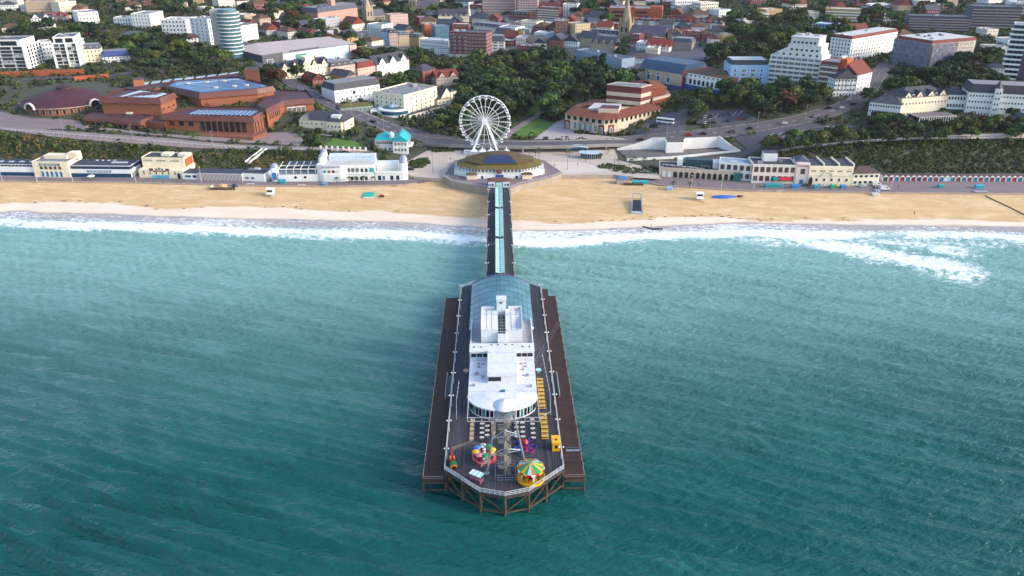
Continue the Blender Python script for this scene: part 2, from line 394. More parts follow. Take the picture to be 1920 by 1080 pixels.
tag(grid_mesh('sea', xs, ys, sea_z, wm, {'foam': lambda X, Y: sea_fields(X, Y)[0],
    'shallow': lambda X, Y: 1 - np.clip((shore(X) - Y) + np.minimum(np.clip(shore(X) - Y, 0, 60) * .5, 26) * (fbm(X * .01, Y * .02, 61) - .5), 0, 190) / 190}), kind='structure')
# ---- sheets laid on the land
def patch(name, pts, m, dz=.2, step=4., z=None, world=False, kind='structure', parent=None):
    """paved or planted area draped over the land; pts are photograph pixels unless world"""
    P = [(p[0], p[1]) for p in pts] if world else [(on(*p)[:2] if z is None else at(*p, z)) for p in pts]
    xs = [p[0] for p in P]; ys = [p[1] for p in P]; V = []; E_ = []; PLOTS.append(P)
    for i in range(len(P)):
        a = Vector(P[i]); c = Vector(P[(i + 1) % len(P)]); k = max(1, int((c - a).length / step))
        for j in range(k): V.append(a.lerp(c, j / k))
    nb = len(V); E_ = [(i, (i + 1) % nb) for i in range(nb)]
    def inside(x, y):
        r = False; j = len(P) - 1
        for i in range(len(P)):
            if (P[i][1] > y) != (P[j][1] > y) and x < (P[j][0] - P[i][0]) * (y - P[i][1]) / (P[j][1] - P[i][1]) + P[i][0]: r = not r
            j = i
        return r
    for x in np.arange(min(xs), max(xs), step):
        for y in np.arange(min(ys), max(ys), step):
            if inside(x, y): V.append(Vector((x, y)))
    vo, eo, fo_, *_ = delaunay_2d_cdt([Vector((v[0], v[1])) for v in V], E_, [], 1, 1e-4)
    vv = [(v.x, v.y, (L1(v.x, v.y) if z is None else z) + dz) for v in vo]
    me = bpy.data.meshes.new(name); me.from_pydata(vv, [], fo_); me.materials.append(m); me.update()
    bmx = bmesh.new(); bmx.from_mesh(me); bmesh.ops.recalc_face_normals(bmx, faces=bmx.faces)
    if bmx.faces and sum(f.normal.z for f in bmx.faces) < 0: bmesh.ops.reverse_faces(bmx, faces=bmx.faces)
    bmx.to_mesh(me); bmx.free()
    o = inst(name, me, parent); return tag(o, kind=kind) if kind and parent is None else o
def ribbon(name, pts, width, m, dz=.22, z=None, world=False, kind='structure', step=4., parent=None):
    """road or path of even width along a line"""
    P = [Vector((p[0], p[1])) for p in pts] if world else [Vector(on(*p)[:2]) for p in pts]
    S = []
    for i in range(len(P) - 1):
        k = max(1, int((P[i + 1] - P[i]).length / step)); S += [P[i].lerp(P[i + 1], j / k) for j in range(k)]
    S.append(P[-1]); TRACKS.append((np.array([(q.x, q.y) for q in S]), width / 2))
    for _ in range(6): S = [S[0]] + [(S[i - 1] + S[i] * 2 + S[i + 1]) / 4 for i in range(1, len(S) - 1)] + [S[-1]]
    mb = MB(); row = []; nw = max(1, int(width / 3.5))
    for i, p in enumerate(S):
        d = (S[min(i + 1, len(S) - 1)] - S[max(i - 1, 0)]).normalized(); nrm = Vector((-d.y, d.x)); r = []
        for j in range(nw + 1):
            q = p + nrm * (width * (.5 - j / nw)); r.append((q.x, q.y, (L1(q.x, q.y) if z is None else z) + dz))
        row.append(r)
    for i in range(len(row) - 1):
        for j in range(nw): mb.face([row[i][j + 1], row[i + 1][j + 1], row[i + 1][j], row[i][j]][::-1])
    o = mb.build(name, m, parent); me = o.data
    if me.polygons and me.polygons[0].normal.z < 0: me.flip_normals()
    return tag(o, kind=kind) if kind else o
ASPH = mat('asphalt', '#4e4b52', .9, .18, .15, bump=.01)
TARM = mat('promenade_tarmac', '#75686a', .9, .14, .12)
PAVE = mat('pale_paving', '#b3a496', .85, .1, .3)
PINK = mat('pink_paving', '#7f7270', .88, .12, .2)
GRASS = mat('mown_grass', '#4c6b22', .95, .25, .35)
KERB = mat('kerb_concrete', '#a9a49c', .85, .1, .5)
PAINT = mat('road_paint', '#d6d6d2', .7, .1, 1.)
# ================================================================== the pier
PX0, PY0 = at(945.5, 931, 6.5); PTH = R(1.17); DK = 6.5      # pier head origin, bearing, deck level
def pw(u, v, z=DK):
    c, s = math.cos(PTH), math.sin(PTH); return (PX0 + u * c - v * s, PY0 + u * s + v * c, z)
def planks(name, c1, c2, along='Y'):
    m, n, L, b = node_mat(name); b.inputs['Roughness'].default_value = .78
    tc = n.nodes.new('ShaderNodeTexCoord').outputs['Object']
    s = (3.4, .05, 1) if along == 'Y' else (.05, 3.4, 1)
    a = noise_node(n, L, tc, 1., 2, .5, s); d = noise_node(n, L, tc, .12, 4, .6); e = noise_node(n, L, tc, 1.3, 4, .6)
    c = mixc(n, L, ramp(n, L, a, .38, .62), lin(c1), lin(c2)); c = mixc(n, L, ramp(n, L, d, .4, .7), c, mixc(n, L, .5, c, lin(c2)))
    c = mixc(n, L, math_node(n, L, 'MULTIPLY', ramp(n, L, e, .55, .75), .4), c, lin('#1e1a1e')); L.new(c, b.inputs['Base Color'])
    return m
DECK = planks('deck_planks', '#242329', '#3e3d44'); STAGE = planks('stage_planks', '#281915', '#432a23', 'X')
TIMB = mat('pile_timber', '#332b25', .9, .3, .8, col2='#574a3d'); RAILW = mat('white_rail', '#b4b7ba', .5, .08, 1.)
PW = mat('pier_white_roof', '#c4c5c7', .6, .12, .5, col2='#d6d8db', spec=.3, detail=8); PWALL = mat('pier_white_wall', '#c9ccd0', .7, .06, .4); PDARK = mat('pier_dark_glass', '#14191f', .15, .2, 1.)
GREYR = mat('grey_felt', '#8f8f94', .9, .15, .5)
root = thing('pier', 'long timber decked pier on piles reaching from the beach into the sea', 'pier', (PX0, PY0, 0), PTH)
HEAD = [(-14.8, 10.3), (-5.8, 1.6), (0.2, 0), (6, 1.6), (15, 10), (15, 115), (10.2, 119), (5.6, 120.5), (5.6, 250), (-5.6, 250), (-5.6, 120.5), (-10.2, 119), (-14.8, 115)]
mb = MB(); mb.prism(HEAD, DK - .45, DK); mb.build('deck', DECK, root)
for s in (-1, 1):
    mb = MB(); o = (15.2, 20.1) if s > 0 else (-20.1, -15.0); y1 = 112 if s < 0 else 113
    mb.box(o[0], o[1], 9.4, y1, 3.6, 4.0)
    if s > 0: mb.box(15.2, 17.6, y1, 119, 3.6, 4.0)
    st = mb.build('landing_stage', STAGE, root)
    x = o[1] if s > 0 else o[0]
    for k in range(21):                                           # outer fender piles
        v = 9.6 + k * 5.1; p = MB(); p.tube((x, v, -3), (x, v, 4.9), .22, .2); p.build('pile', TIMB, root)
    br = MB()
    for k in range(20):
        v = 9.6 + k * 5.1; br.bar((x, v, 2.9), (x, v + 5.1, 2.9), .2, .25); br.bar((x, v, .4), (x, v + 5.1, 2.8), .15, .15)
    br.bar((o[0], 9.4, 3.2), (o[1], 9.4, 3.2), .3, .4); br.bar((o[0], 9.5, .8), (o[1], 9.5, .8), .25, .3)
    br.build('brace', TIMB, root)
    r = MB()
    for k in range(54):
        v = 9.5 + k * 1.9; r.bar((x, v, 4), (x, v, 5.1), .09, .09)
    for z in (4.55, 5.1): r.bar((x, 9.5, z), (x, y1, z), .07, .07); r.bar((o[0], 9.45, z), (o[1], 9.45, z), .07, .07)
    r.build('stage_railing', mat('weathered_rail', '#8d8378', .8, .2, 1.), root)
    # stair well between deck and stage with pale handrails
    sx = 15.9 * s
    wb = MB(); wb.box(sx - .55, sx + .55, 46, 58, 4.02, 4.12); wb.build('stair_well', PDARK, root)
    wr = MB()
    for dx in (-.75, .75):
        wr.bar((sx + dx, 45.6, 5.1), (sx + dx, 58.4, 5.1), .12, .12)
        for k in range(9): wr.bar((sx + dx, 45.6 + k * 1.6, 4), (sx + dx, 45.6 + k * 1.6, 5.1), .08, .08)
    wr.build('stair_handrail', RAILW, root)
# piles and bracing round the pier head and under the neck
fr = [(-14.6, 10.6), (-10.2, 6.2), (-5.7, 2.0), (0.2, .5), (5.9, 2.0), (10.4, 6.1), (14.8, 10.3)]
for (u, v) in fr + [(u, v) for v in (14, 22, 30) for u in (-14, -7, 0, 7, 14)]:
    p = MB(); p.tube((u, v, -3), (u, v, DK - .4), .33, .3, 8); p.build('pile', TIMB, root)
for k in range(14):
    for u in (-4.6, 0, 4.6):
        p = MB(); p.tube((u, 127 + k * 9, -3), (u, 127 + k * 9, DK - .4), .35, .35, 8); p.build('pile', mat('pile_concrete', '#6d675f', .9, .2, .8), root)
for i in range(len(fr) - 1):
    a, c = fr[i], fr[i + 1]
    MB().bar((*a, 1.1), (*c, 1.1), .35, .4).build('waling', TIMB, root); MB().bar((*a, 5.6), (*c, 5.6), .3, .4).build('waling', TIMB, root)
    t = MB()
    if i in (0, 1, 2): t.bar((*a, 5.4), (*c, 1.3), .28, .28)
    else: t.bar((*a, 1.3), (*c, 5.4), .28, .28)
    t.build('brace', TIMB, root)
t = MB()
for i in range(7):
    u, v = fr[i]; t.bar((u, v, 1.1), (u * .75, v + 9, 1.1), .3, .35)
    t.bar((u, v, 5.7), (u * .75, v + 9, 5.7), .3, .35)
t.build('brace', TIMB, root)
def railing(name, pts, parent, m, h=1.15, gap=1.6, rails=(.35, .75, 1.15), th=.08, z=DK, close=False):
    r = MB()
    for i in range(len(pts) - 1):
        a = Vector(pts[i]); c = Vector(pts[i + 1]); k = max(1, round((c - a).length / gap))
        for j in range(k + (i == len(pts) - 2)):
            p = a.lerp(c, j / k); r.bar((p.x, p.y, z), (p.x, p.y, z + h), th * 1.3, th * 1.3)
        for q in rails: r.bar((a.x, a.y, z + q), (c.x, c.y, z + q), th, th)
    return r.build(name, m, parent)
e = .12
railing('railing', [(-5.6 + e, 232), (-5.6 + e, 120.5), (-10.2, 119 - e), (-14.8 + e, 115), (-14.8 + e, 10.3)], root, RAILW)
railing('railing', [(-14.8 + e, 10.3), (-5.8, 1.6 + e), (0.2, e), (6, 1.6 + e), (15 - e, 10)], root, RAILW, h=1.2, rails=(.25, .7, 1.2), th=.12, gap=1.25)
railing('railing', [(15 - e, 10), (15 - e, 115), (10.2, 119 - e), (5.6 - e, 120.5), (5.6 - e, 232)], root, RAILW)
mb = MB()
for u in (-14.6, 14.8): mb.box(u - .1, u + .1, 10, 115, DK + .004, DK + .14)
mb.build('deck_edging', KERB, root)
# lamps along the deck edge
lamp_me = None
def pier_lamp(u, v, lab):
    global lamp_me
    o = thing('lamp_post', lab, 'lamp', pw(u, v), PTH, 'white globe lamps along the pier')
    if lamp_me is None:
        a = MB(); a.tube((0, 0, 0), (0, 0, 3.6), .09, .06, 6); a.tube((-.5, 0, 3.4), (.5, 0, 3.4), .05, .05, 5); a = a.build('post', RAILW, None, link=False)
        g = MB(); g.lathe([(0.01, 0), (.15, .06), (.2, .2), (.15, .34), (.01, .4)], 8); g = g.build('globe', mat('lamp_glass', '#e4e6e4', .3, .03), None, True, link=False)
        lamp_me = (a, g)
    inst('post', lamp_me[0], o); inst('globe', lamp_me[1], o, (-.5, 0, 3.4)); inst('globe', lamp_me[1], o, (.5, 0, 3.4))
for k in range(9):
    for u in (-14.3, 14.5): pier_lamp(u, 14 + k * 12, 'white twin globe lamp post along the edge railing of the pier head')
for k in range(6):
    for u in (-5.2, 5.2): pier_lamp(u, 130 + k * 18, 'white twin globe lamp post along the narrow neck of the pier')
# ---- glazed shelters down the middle of the neck
SG = mat('shelter_glass', '#a5cfc0', .25, .1, .5, rnd=.08); SF = mat('shelter_frame', '#2f4746', .6, .1)
pane_me = MB().face([(0, .06, 0), (0, .94, 0), (-1, .94, 0), (-1, .06, 0)][::-1]).build('pane', SG, None, link=False)
for (v0, v1, lab) in ((121.6, 156.2, 'long pale green glazed shelter on the pier neck next to the barrel roofed hall'),
                      (158.8, 193.2, 'long pale green glazed shelter midway along the pier neck, between two others'),
                      (195.7, 224.8, 'long pale green glazed shelter on the pier neck next to the entrance gatehouse')):
    o = thing('glazed_shelter', lab, 'shelter', pw(-.15, (v0 + v1) / 2), PTH, 'glazed shelters on the pier neck'); hl = (v1 - v0) / 2
    f = MB()
    for s in (-1, 1):
        f.bar((s * 1.7, -hl, 2.45), (s * 1.7, hl, 2.45), .12, .12)
    f.bar((0, -hl, 2.92), (0, hl, 2.92), .16, .14); nn = round((v1 - v0) / 2.05); dv = (v1 - v0) / nn
    for k in range(nn + 1):
        y = -hl + k * dv
        for s in (-1, 1):
            f.bar((s * 1.7, y, 2.5), (0, y, 2.95), .2, .12)
            if k % 2 == 0: f.bar((s * 1.62, y, 0), (s * 1.62, y, 2.45), .1, .1)
    f.build('frame', SF, o)
    g = MB(); g.box(-.05, .05, -hl, hl, .5, 2.4); g.build('screen', SG, o)
    st = MB(); st.box(-.9, .9, -hl + .5, hl - .5, .38, .48); st.build('bench_seat', mat('slate_blue_seat', '#56606e', .7), o)
    wb = MB()
    for s in (-1, 1): wb.box(s * 1.76 - .05, s * 1.76 + .05, -hl, hl, 2.38, 2.52)
    wb.build('gutter', RAILW, o)
    for k in range(nn):
        for s in (-1, 1):
            p = inst('pane', pane_me, o, (0, -hl + k * dv, 2.93)); p.scale = (1.72 if s < 0 else -1.72, dv, 1); p.rotation_euler[1] = s * math.atan2(-.41, 1.7) * (1 if s > 0 else 1)
# ---- the white theatre building with its barrel roofed hall
T = thing('pier_theatre', 'white flat roofed theatre building with rounded bay on the pier head', 'building', pw(0, 0), PTH)
mb = MB(); mb.box(-9.4, 9.4, 38, 58, 0, 3.5); mb.build('wall', PWALL, T)
mb = MB(); mb.box(-9.6, 9.6, 37.8, 58, 3.5, 3.72); mb.mat(1).box(-9.6, 9.6, 37.8, 58, 3.72, 3.74); mb.build('roof', [PWALL, PW], T)
ell = [(9.4 * math.cos(t), 38 - 7.2 * math.sin(t)) for t in np.linspace(0, math.pi, 25)]
mb = MB()
for i in range(24):
    a, c = ell[i], ell[i + 1]; mb.face([(a[0], a[1], 0), (a[0], a[1], 3.2), (c[0], c[1], 3.2), (c[0], c[1], 0)])
mb.build('bay_wall', PWALL, T)
mb = MB(); c0 = (0, 38.6, 4.5); big = [(p[0] * 1.045, 38 - (38 - p[1]) * 1.07) for p in ell]
for i in range(24):
    a, c = big[i], big[i + 1]; m1 = ((a[0]) * .5, (a[1] + 38.6) / 2, 4.3); m2 = (c[0] * .5, (c[1] + 38.6) / 2, 4.3)
    mb.face([(*a, 3.2), (*a, 3.55), (*c, 3.55), (*c, 3.2)]); mb.face([(*a, 3.55), m1, m2, (*c, 3.55)]); mb.face([m1, c0, m2])
mb.face([(*p, 3.2) for p in big])
mb.build('bay_roof', PW, T, True)
wn = MB().box(-.42, .42, -.06, .02, .45, 2.9).build('window', PDARK, None, link=False)
wn2 = MB().box(-.42, .42, -.06, .02, .45, 2.9).build('window', mat('teal_glass', '#2f7a78', .15, .2), None, link=False)
for i in range(24):
    a, c = ell[i], ell[i + 1]; inst('window', wn2 if i % 3 == 1 else wn, T, ((a[0] + c[0]) / 2, (a[1] + c[1]) / 2, 0), math.atan2(c[1] - a[1], c[0] - a[0]) + math.pi)
for k in range(0, 9, 4): MB().box(-9.5, -4.4, 39.6 + k * 2.1, 39.66 + k * 2.1, 3.74, 3.79).build('roof_seam', GREYR, T); MB().box(4.4, 9.5, 39.6 + k * 2.1, 39.66 + k * 2.1, 3.74, 3.79).build('roof_seam', GREYR, T); MB().box(-4.2, 4.2, 44.4 + k * 1.5, 44.45 + k * 1.5, 6.4, 6.44).build('roof_seam', GREYR, T)
for q in ((-7.4, 48.5, 1.2), (-5.6, 46.4, .7), (7.2, 47.2, .9), (6.1, 50.5, .6), (-8.1, 42.2, .8), (8.0, 41.4, .7)): MB().box(q[0] - q[2] / 2, q[0] + q[2] / 2, q[1], q[1] + .8, 3.74, 4.3).build('roof_plant', GREYR, T)
mb = MB(); mb.box(-.7, .7, 0, .9, 4.3, 4.75); v_ = mb.build('roof_vent', mat('vent_blue', '#35607e', .5), T, ); v_.location = (0, 38, 0)
mb = MB(); mb.box(-4.2, 4.2, 43.8, 58, 3.5, 6.2); mb.mat(1).box(-4.3, 4.3, 43.7, 58, 6.2, 6.4); mb.build('raised_roof', [PWALL, PW], T)
mb = MB(); mb.box(-4.0, -.4, 43.55, 43.82, 4.6, 5.8); mb.build('window', PDARK, T)
mb = MB(); mb.box(-9.7, 9.7, 58, 62.8, 0, 5.9); mb.mat(1).box(-9.8, 9.8, 57.9, 62.8, 5.9, 6.05); mb.build('upper_storey', [PWALL, PW], T)
for s in (-1, 1):
    for k in range(3):
        mb = MB(); x = s * (5.0 + k * 1.75); mb.box(x - .72, x + .72, 57.8, 58.1, 4.2, 5.3); mb.build('window', PDARK, T)
    for k in range(2):
        mb = MB(); x = s * (6.3 + k * 2.1); mb.box(x - .22, x + .22, 60.2, 60.7, 6.04, 6.22); mb.build('roof_hatch', PDARK, T)
        mb = MB(); x = s * (1.2 + k * 2.); mb.box(x - .35, x + .35, 61.6, 61.9, 6.04, 6.2); mb.build('roof_hatch', PDARK, T)
    for q in ((6.9, 52.5), (6.9, 54.2), (5.6, 54)):
        mb = MB(); mb.box(s * q[0] - .4, s * q[0] + .4, q[1], q[1] + .4, 3.74, 4.1); mb.build('roof_vent', GREYR, T)
mb = MB(); mb.box(-9.6, 9.6, 62.8, 79, 0, 5.2); mb.mat(1).box(-9.6, 9.6, 62.8, 79, 5.2, 5.25)
mb.mat(0).box(-9.7, -9.4, 62.8, 79, 5.2, 6.0); mb.box(9.4, 9.7, 62.8, 79, 5.2, 6.0); mb.build('terrace_storey', [PWALL, GREYR], T)
for s in (-1, 1):
    mb = MB(); x0, x1 = sorted((s * 1.3, s * 6.3))
    mb.box(x0, x1, 64.5, 76.6, 5.2, 10.0)
    ym = 71.5; mb.mat(1)
    mb.face([(x0 - .1, 64.3, 9.9), (x1 + .1, 64.3, 9.9), (x1 + .1, ym, 11.3), (x0 - .1, ym, 11.3)]); mb.face([(x0 - .1, ym, 11.3), (x1 + .1, ym, 11.3), (x1 + .1, 76.8, 10.6), (x0 - .1, 76.8, 10.6)])
    mb.face([(x1 + .1, 64.3, 9.9), (x1 + .1, 76.8, 10.6), (x1 + .1, ym, 11.3)]); mb.face([(x0 - .1, 76.8, 10.6), (x0 - .1, 64.3, 9.9), (x0 - .1, ym, 11.3)])
    mb.build('stage_house', [PWALL, PW], T)
    mb = MB()
    for k in range(1, 3): x = x0 + (x1 - x0) * k / 3; mb.bar((x, 64.3, 9.96), (x, ym, 11.36), .07, .07); mb.bar((x, ym, 11.36), (x, 76.8, 10.66), .07, .07)
    mb.bar((x0, ym, 11.34), (x1, ym, 11.34), .1, .1); mb.build('roof_seam', GREYR, T)
    mb = MB(); xx = s * 6.25; mb.box(xx - .12, xx + .12, 64.4, 76.7, 9.9, 11.6); mb.box(*sorted((s * 2.2, s * 6.3)), 76.6, 76.85, 9.9, 11.7); mb.build('parapet', PWALL, T)
mb = MB(); mb.box(-1.25, 1.25, 63.4, 76, 5.2, 9.0)
mb.mat(1).box(-1.05, -.35, 63.5, 75.5, 9.0, 9.06); mb.box(-.22, .22, 63.5, 75.5, 9.0, 9.06); mb.box(.35, 1.05, 63.5, 75.5, 9.0, 9.06)
mb.mat(0)
for k in range(6): mb.box(-1.2, 1.2, 64.5 + k * 2, 64.62 + k * 2, 9.0, 9.12)
mb.build('clerestory', [PWALL, PDARK], T)
mb = MB(); mb.box(-1.5, 1.5, 75.4, 78, 5.2, 14.6); mb.box(-1.62, 1.62, 75.3, 78.1, 14.6, 14.8); mb.build('tower', PWALL, T)
mb = MB()
for a_ in ((-.55, 14.0, -.1, 13.2), (-.1, 13.2, .1, 13.7), (.1, 13.7, .6, 14.1), (-.3, 13.9, -.05, 13.3)): mb.bar((a_[0], 75.26, a_[1]), (a_[2], 75.26, a_[3]), .06, .16)
mb.build('emblem', PDARK, T)
H = thing('barrel_roofed_hall', 'hall with curved blue glazed barrel roof behind the white pier theatre', 'building', pw(0, 0), PTH)
BR = mat('barrel_roof_glazing', '#24545c', .28, .3, .12, col2='#55808c', spec=.6)
mb = MB(); mb.box(-10, 10, 79, 113.4, 0, 2.4); mb.build('wall', mat('hall_wall', '#5d6f7c', .6), H)
arc = [(-10.5 + 21 * i / 14, 2.4 + 3.3 * (1 - ((i - 7) / 7.) ** 2)) for i in range(15)]
for k in range(8):                                                # roof bays
    y0 = 79 + k * 4.35; y1 = y0 + 4.29; mb = MB()
    for i in range(14):
        a, c = arc[i], arc[i + 1]; mb.face([(a[0], y0, a[1]), (c[0], y0, c[1]), (c[0], y1, c[1]), (a[0], y1, a[1])])
    mb.build('roof_bay', BR, H, True)
mb = MB()
for k in range(9):
    y = 79 + k * 4.35 - .03
    for i in range(14): mb.bar((arc[i][0], y, arc[i][1] + .03), (arc[i + 1][0], y, arc[i + 1][1] + .03), .1, .1)
for i in range(1, 14): mb.bar((arc[i][0], 79, arc[i][1] + .03), (arc[i][0], 113.7, arc[i][1] + .03), .06, .06)
mb.build('glazing_bars', mat('glazing_bar', '#3a6673', .5), H)
mb = MB()
for y, mi in ((113.85, 0), (79, 1)):
    mb.mat(mi)
    for i in range(14):
        a, c = arc[i], arc[i + 1]; q = [(a[0], y, 1.9), (c[0], y, 1.9), (c[0], y, c[1]), (a[0], y, a[1])]; mb.face(q if y < 100 else q[::-1])
        mb.bar((a[0], y, a[1]), (c[0], y, c[1]), .5, .35)
mb.build('gable', [mat('hall_purple_trim', '#5d5a82', .6), PWALL], H)
# ---- spiral stair tower with its splayed legs and wires to the beach
STEEL = mat('galvanised_steel', '#8d98a3', .4, .15, 1., metal=.4); BRASS = mat('stair_tread', '#8a8370', .6, .2, 1.)
Z = thing('zip_wire_tower', 'tall steel spiral stair tower with white cone roof and splayed legs on the pier tip', 'tower', pw(.2, 8.2), PTH)
a = MB(); a.tube((0, 0, 0), (0, 0, 20), .22, .22, 8); a.build('mast', STEEL, Z)
step_me = MB().box(.2, 1.55, -.22, .22, -.05, .05).build('stair_tread', BRASS, None, link=False)
for k in range(76):
    inst('stair_tread', step_me, Z, (0, 0, .3 + k * .25), k * R(24))
a = MB(); prev = None
for k in range(153):
    t = k * R(12); p = (1.55 * math.cos(t), 1.55 * math.sin(t), 1.3 + k * .125)
    if prev: a.tube(prev, p, .05, .05, 4); 
    if k % 2 == 0: a.tube((p[0], p[1], p[2] - 1.0), p, .03, .03, 4)
    prev = p
a.build('stair_balustrade', STEEL, Z)
for (fx, fy, tx) in ((-4.4, .4, -1.7), (5.2, 3.6, 1.7)):
    a = MB(); a.tube((fx, fy, 0), (tx, .4, 20), .3, .22, 8); a.lathe([(.7, 0), (.7, .3), (.3, .35)], 8, (fx, fy)); a.build('leg', STEEL, Z)
a = MB()
for z in (5.2, 10.5): f = z / 20; a.tube((-4.4 + 2.7 * f, .4, z), (5.2 - 3.5 * f, 3.6 - 3.2 * f, z), .16, .16, 6); a.tube((0, 0, z + 2.5), (-4.4 + 2.7 * f, .4, z), .12); a.tube((0, 0, z + 2.5), (5.2 - 3.5 * f, 3.6 - 3.2 * f, z), .12)
a.build('cross_brace', STEEL, Z)
a = MB(); a.lathe([(2.1, 17.7), (2.1, 17.9), (.01, 17.9)], 16); a.build('platform', STEEL, Z)
a = MB()
for k in range(8): t = k * R(45); a.tube((2.0 * math.cos(t), 2.0 * math.sin(t), 17.9), (2.0 * math.cos(t), 2.0 * math.sin(t), 20.4), .05, .05, 4)
a.lathe([(2.02, 18.9), (2.02, 18.98)], 16); a.build('platform_railing', STEEL, Z)
a = MB(); a.lathe([(2.75, 20.1), (2.75, 20.3), (1.4, 21.0), (.25, 21.6), (.01, 21.7)], 20); a.build('cone_roof', PW, Z, True)
tx, ty = at(1197, 366, 3.5); q = Vector((tx - Z.location.x, ty - Z.location.y, 0)); q.rotate(Matrix.Rotation(-PTH, 3, 'Z'))
for s in (-.4, .4):
    a = MB(); a.tube((1.2 + s, .5, 19.8), (q.x + s, q.y, 6.5 - DK), .025, .025, 4); a.build('cable', STEEL, Z)
railing('safety_cage', [(-2.3, -2.8), (2.6, -2.8), (2.6, 2.6), (-2.3, 2.6), (-2.3, -2.8)], Z, STEEL, 2.0, .8, (.5, 1.2, 2.0), .06, 0)
# ---- fairground rides
RED = mat('ride_red', '#b3161c', .35, .15, 1.); YEL = mat('ride_yellow', '#d9a514', .35, .12, 1.); GRN = mat('ride_green', '#1f8a4a', .4, .12); BLU = mat('ride_blue', '#2c6fb8', .4, .12); ORG = mat('ride_orange', '#d9671c', .4, .1); LBL = mat('ride_pale_blue', '#8fc3da', .4, .1); PNK = mat('ride_pink', '#c9838e', .5, .15); PUR = mat('ride_purple', '#3b2a80', .4, .2); WHT = mat('ride_white', '#dcdcda', .4, .05); BLK = mat('black_paint', '#121214', .5, .2)
c = thing('carousel', 'small fairground carousel with striped yellow green and blue canopy and yellow base', 'carousel', pw(6.5, 6.3), PTH)
a = MB(); a.lathe([(3.3, 0), (3.3, .45), (2.5, .45), (2.5, .3), (.01, .3)], 24); a.build('base', [YEL], c)
a = MB(); a.lathe([(3.45, .5), (3.5, .85), (3.35, .9), (3.3, .5)], 24, a0=R(150), a1=R(390)); a.build('fence', YEL, c)
a = MB(); a.lathe([(.7, .3), (.7, 3.4)], 12); a.build('centre_drum', BLK, c)
for k in range(10):
    t = k * R(36); a = MB(); x, y = 2.1 * math.cos(t), 2.1 * math.sin(t); a.tube((x, y, .4), (x, y, 3.4), .04, .04, 4); a.box(x - .2, x + .2, y - .45, y + .45, .9, 1.5); a.box(x - .14, x + .14, y + .3, y + .6, 1.4, 1.9); a.build('horse', [BLK, RED, WHT][k % 3], c)
a = MB(); a.lathe([(3.25, 3.5), (1.6, 4.3), (.15, 4.95)], 20, cols=[0, 1, 2, 3, 1, 4]); a.build('canopy', [YEL, GRN, LBL, ORG, GRN], c)
a = MB(); a.lathe([(3.3, 3.05), (3.36, 3.55), (3.2, 3.6)], 20, cols=[0, 1, 0, 2]); a.build('rounding_board', [RED, YEL, WHT], c)
c = thing('teacup_ride', 'teacup ride with red cups under green yellow and blue parasols on pink octagonal platform', 'ride', pw(-4.9, 14.8), PTH)
a = MB(); oc = [(3.3 * math.cos(R(22.5 + 45 * k)), 3.3 * math.sin(R(22.5 + 45 * k))) for k in range(8)]; a.prism(oc, 0, .5, top=1); a.build('platform', [RED, PNK], c)
for k in range(8):
    t = R(45 * k + 10); rr = 2.15; x, y = rr * math.cos(t), rr * math.sin(t)
    a = MB(); a.lathe([(.01, .5), (.45, .52), (.68, 1.3), (.6, 1.3), (.4, .7), (.01, .7)], 10, (x, y)); a.build('cup', RED if k % 3 else WHT, c)
    a = MB(); a.tube((x, y, .6), (x, y, 2.4), .04, .04, 4); a.lathe([(.95, 2.2), (.55, 2.55), (.02, 2.7)], 10, (x, y)); a.build('parasol', [YEL, GRN, WHT, BLU, YEL, PNK, GRN, YEL][k], c)
a = MB(); a.lathe([(.5, .5), (.45, 1.6), (.15, 2.1), (.4, 2.6), (.02, 2.9)], 10); a.build('teapot_column', [WHT], c)
railing('fence', oc + [oc[0]], c, mat('ride_rail_red', '#8d2a34', .5), .95, 1.2, (.5, .95), .06, .5)
c = thing('octopus_ride', 'small octopus ride with purple arms and cars round a red column', 'ride', pw(5.6, 17.2), PTH)
a = MB(); a.lathe([(2.6, 0), (2.6, .25), (.01, .25)], 16); a.build('base', mat('ride_base_grey', '#3c3f4c', .6), c)
a = MB(); a.lathe([(.6, .25), (.5, 2.6), (.75, 2.9), (.3, 3.7), (.01, 3.8)], 10); a.build('column', RED, c)
for k in range(7):
    t = R(51.4 * k); x, y = math.cos(t), math.sin(t); a = MB(); a.bar((x * .5, y * .5, 2.2), (x * 2.2, y * 2.2, 1.7 + .6 * (k % 2)), .25, .25); a.build('arm', PUR, c)
    a = MB(); z = 1.0 + .6 * (k % 2); a.lathe([(.01, z), (.5, z + .1), (.65, z + .8), (.55, z + .8), (.4, z + .3), (.01, z + .3)], 9, (x * 2.3, y * 2.3)); a.build('car', [PUR, PUR, RED, PUR, BLU, PUR, mat('ride_magenta', '#9c2a78', .4)][k], c)
c = thing('dragon_boat_ride', 'child ride with red dragon boat above green and orange humps by the railing', 'ride', pw(-12.7, 12.8), PTH + R(8))
a = MB(); a.box(-1.2, 1.2, -2.4, 1.9, 0, .25); a.build('base', BLK, c)
a = MB(); a.lathe([(.02, .9), (.55, .5), (.8, 1.1), (.68, 1.15), (.4, .8), (.02, .8)], 12); b_ = a.build('boat', RED, c); b_.scale = (1, 1.8, 1); b_.location = (-.1, .6, 0)
a = MB(); a.tube((-.1, 1.8, 1.1), (-.1, 2.2, 2.2), .22, .14); a.tube((-.1, 2.2, 2.2), (-.1, 1.8, 2.5), .18, .1); a.build('dragon_neck', RED, c)
for k in range(4):
    a = MB(); a.lathe([(.9, 0), (.9, .28), (.62, .28), (.62, 0)], 12, a0=0, a1=math.pi); h_ = a.build('hump', GRN if k < 3 else ORG, c); h_.rotation_euler = (R(90), 0, 0); h_.location = (0, -.7 - k * .5, .25)
a = MB()
for x in (-.5, .35): a.box(x - .15, x + .15, .2, .9, 1., 1.5)
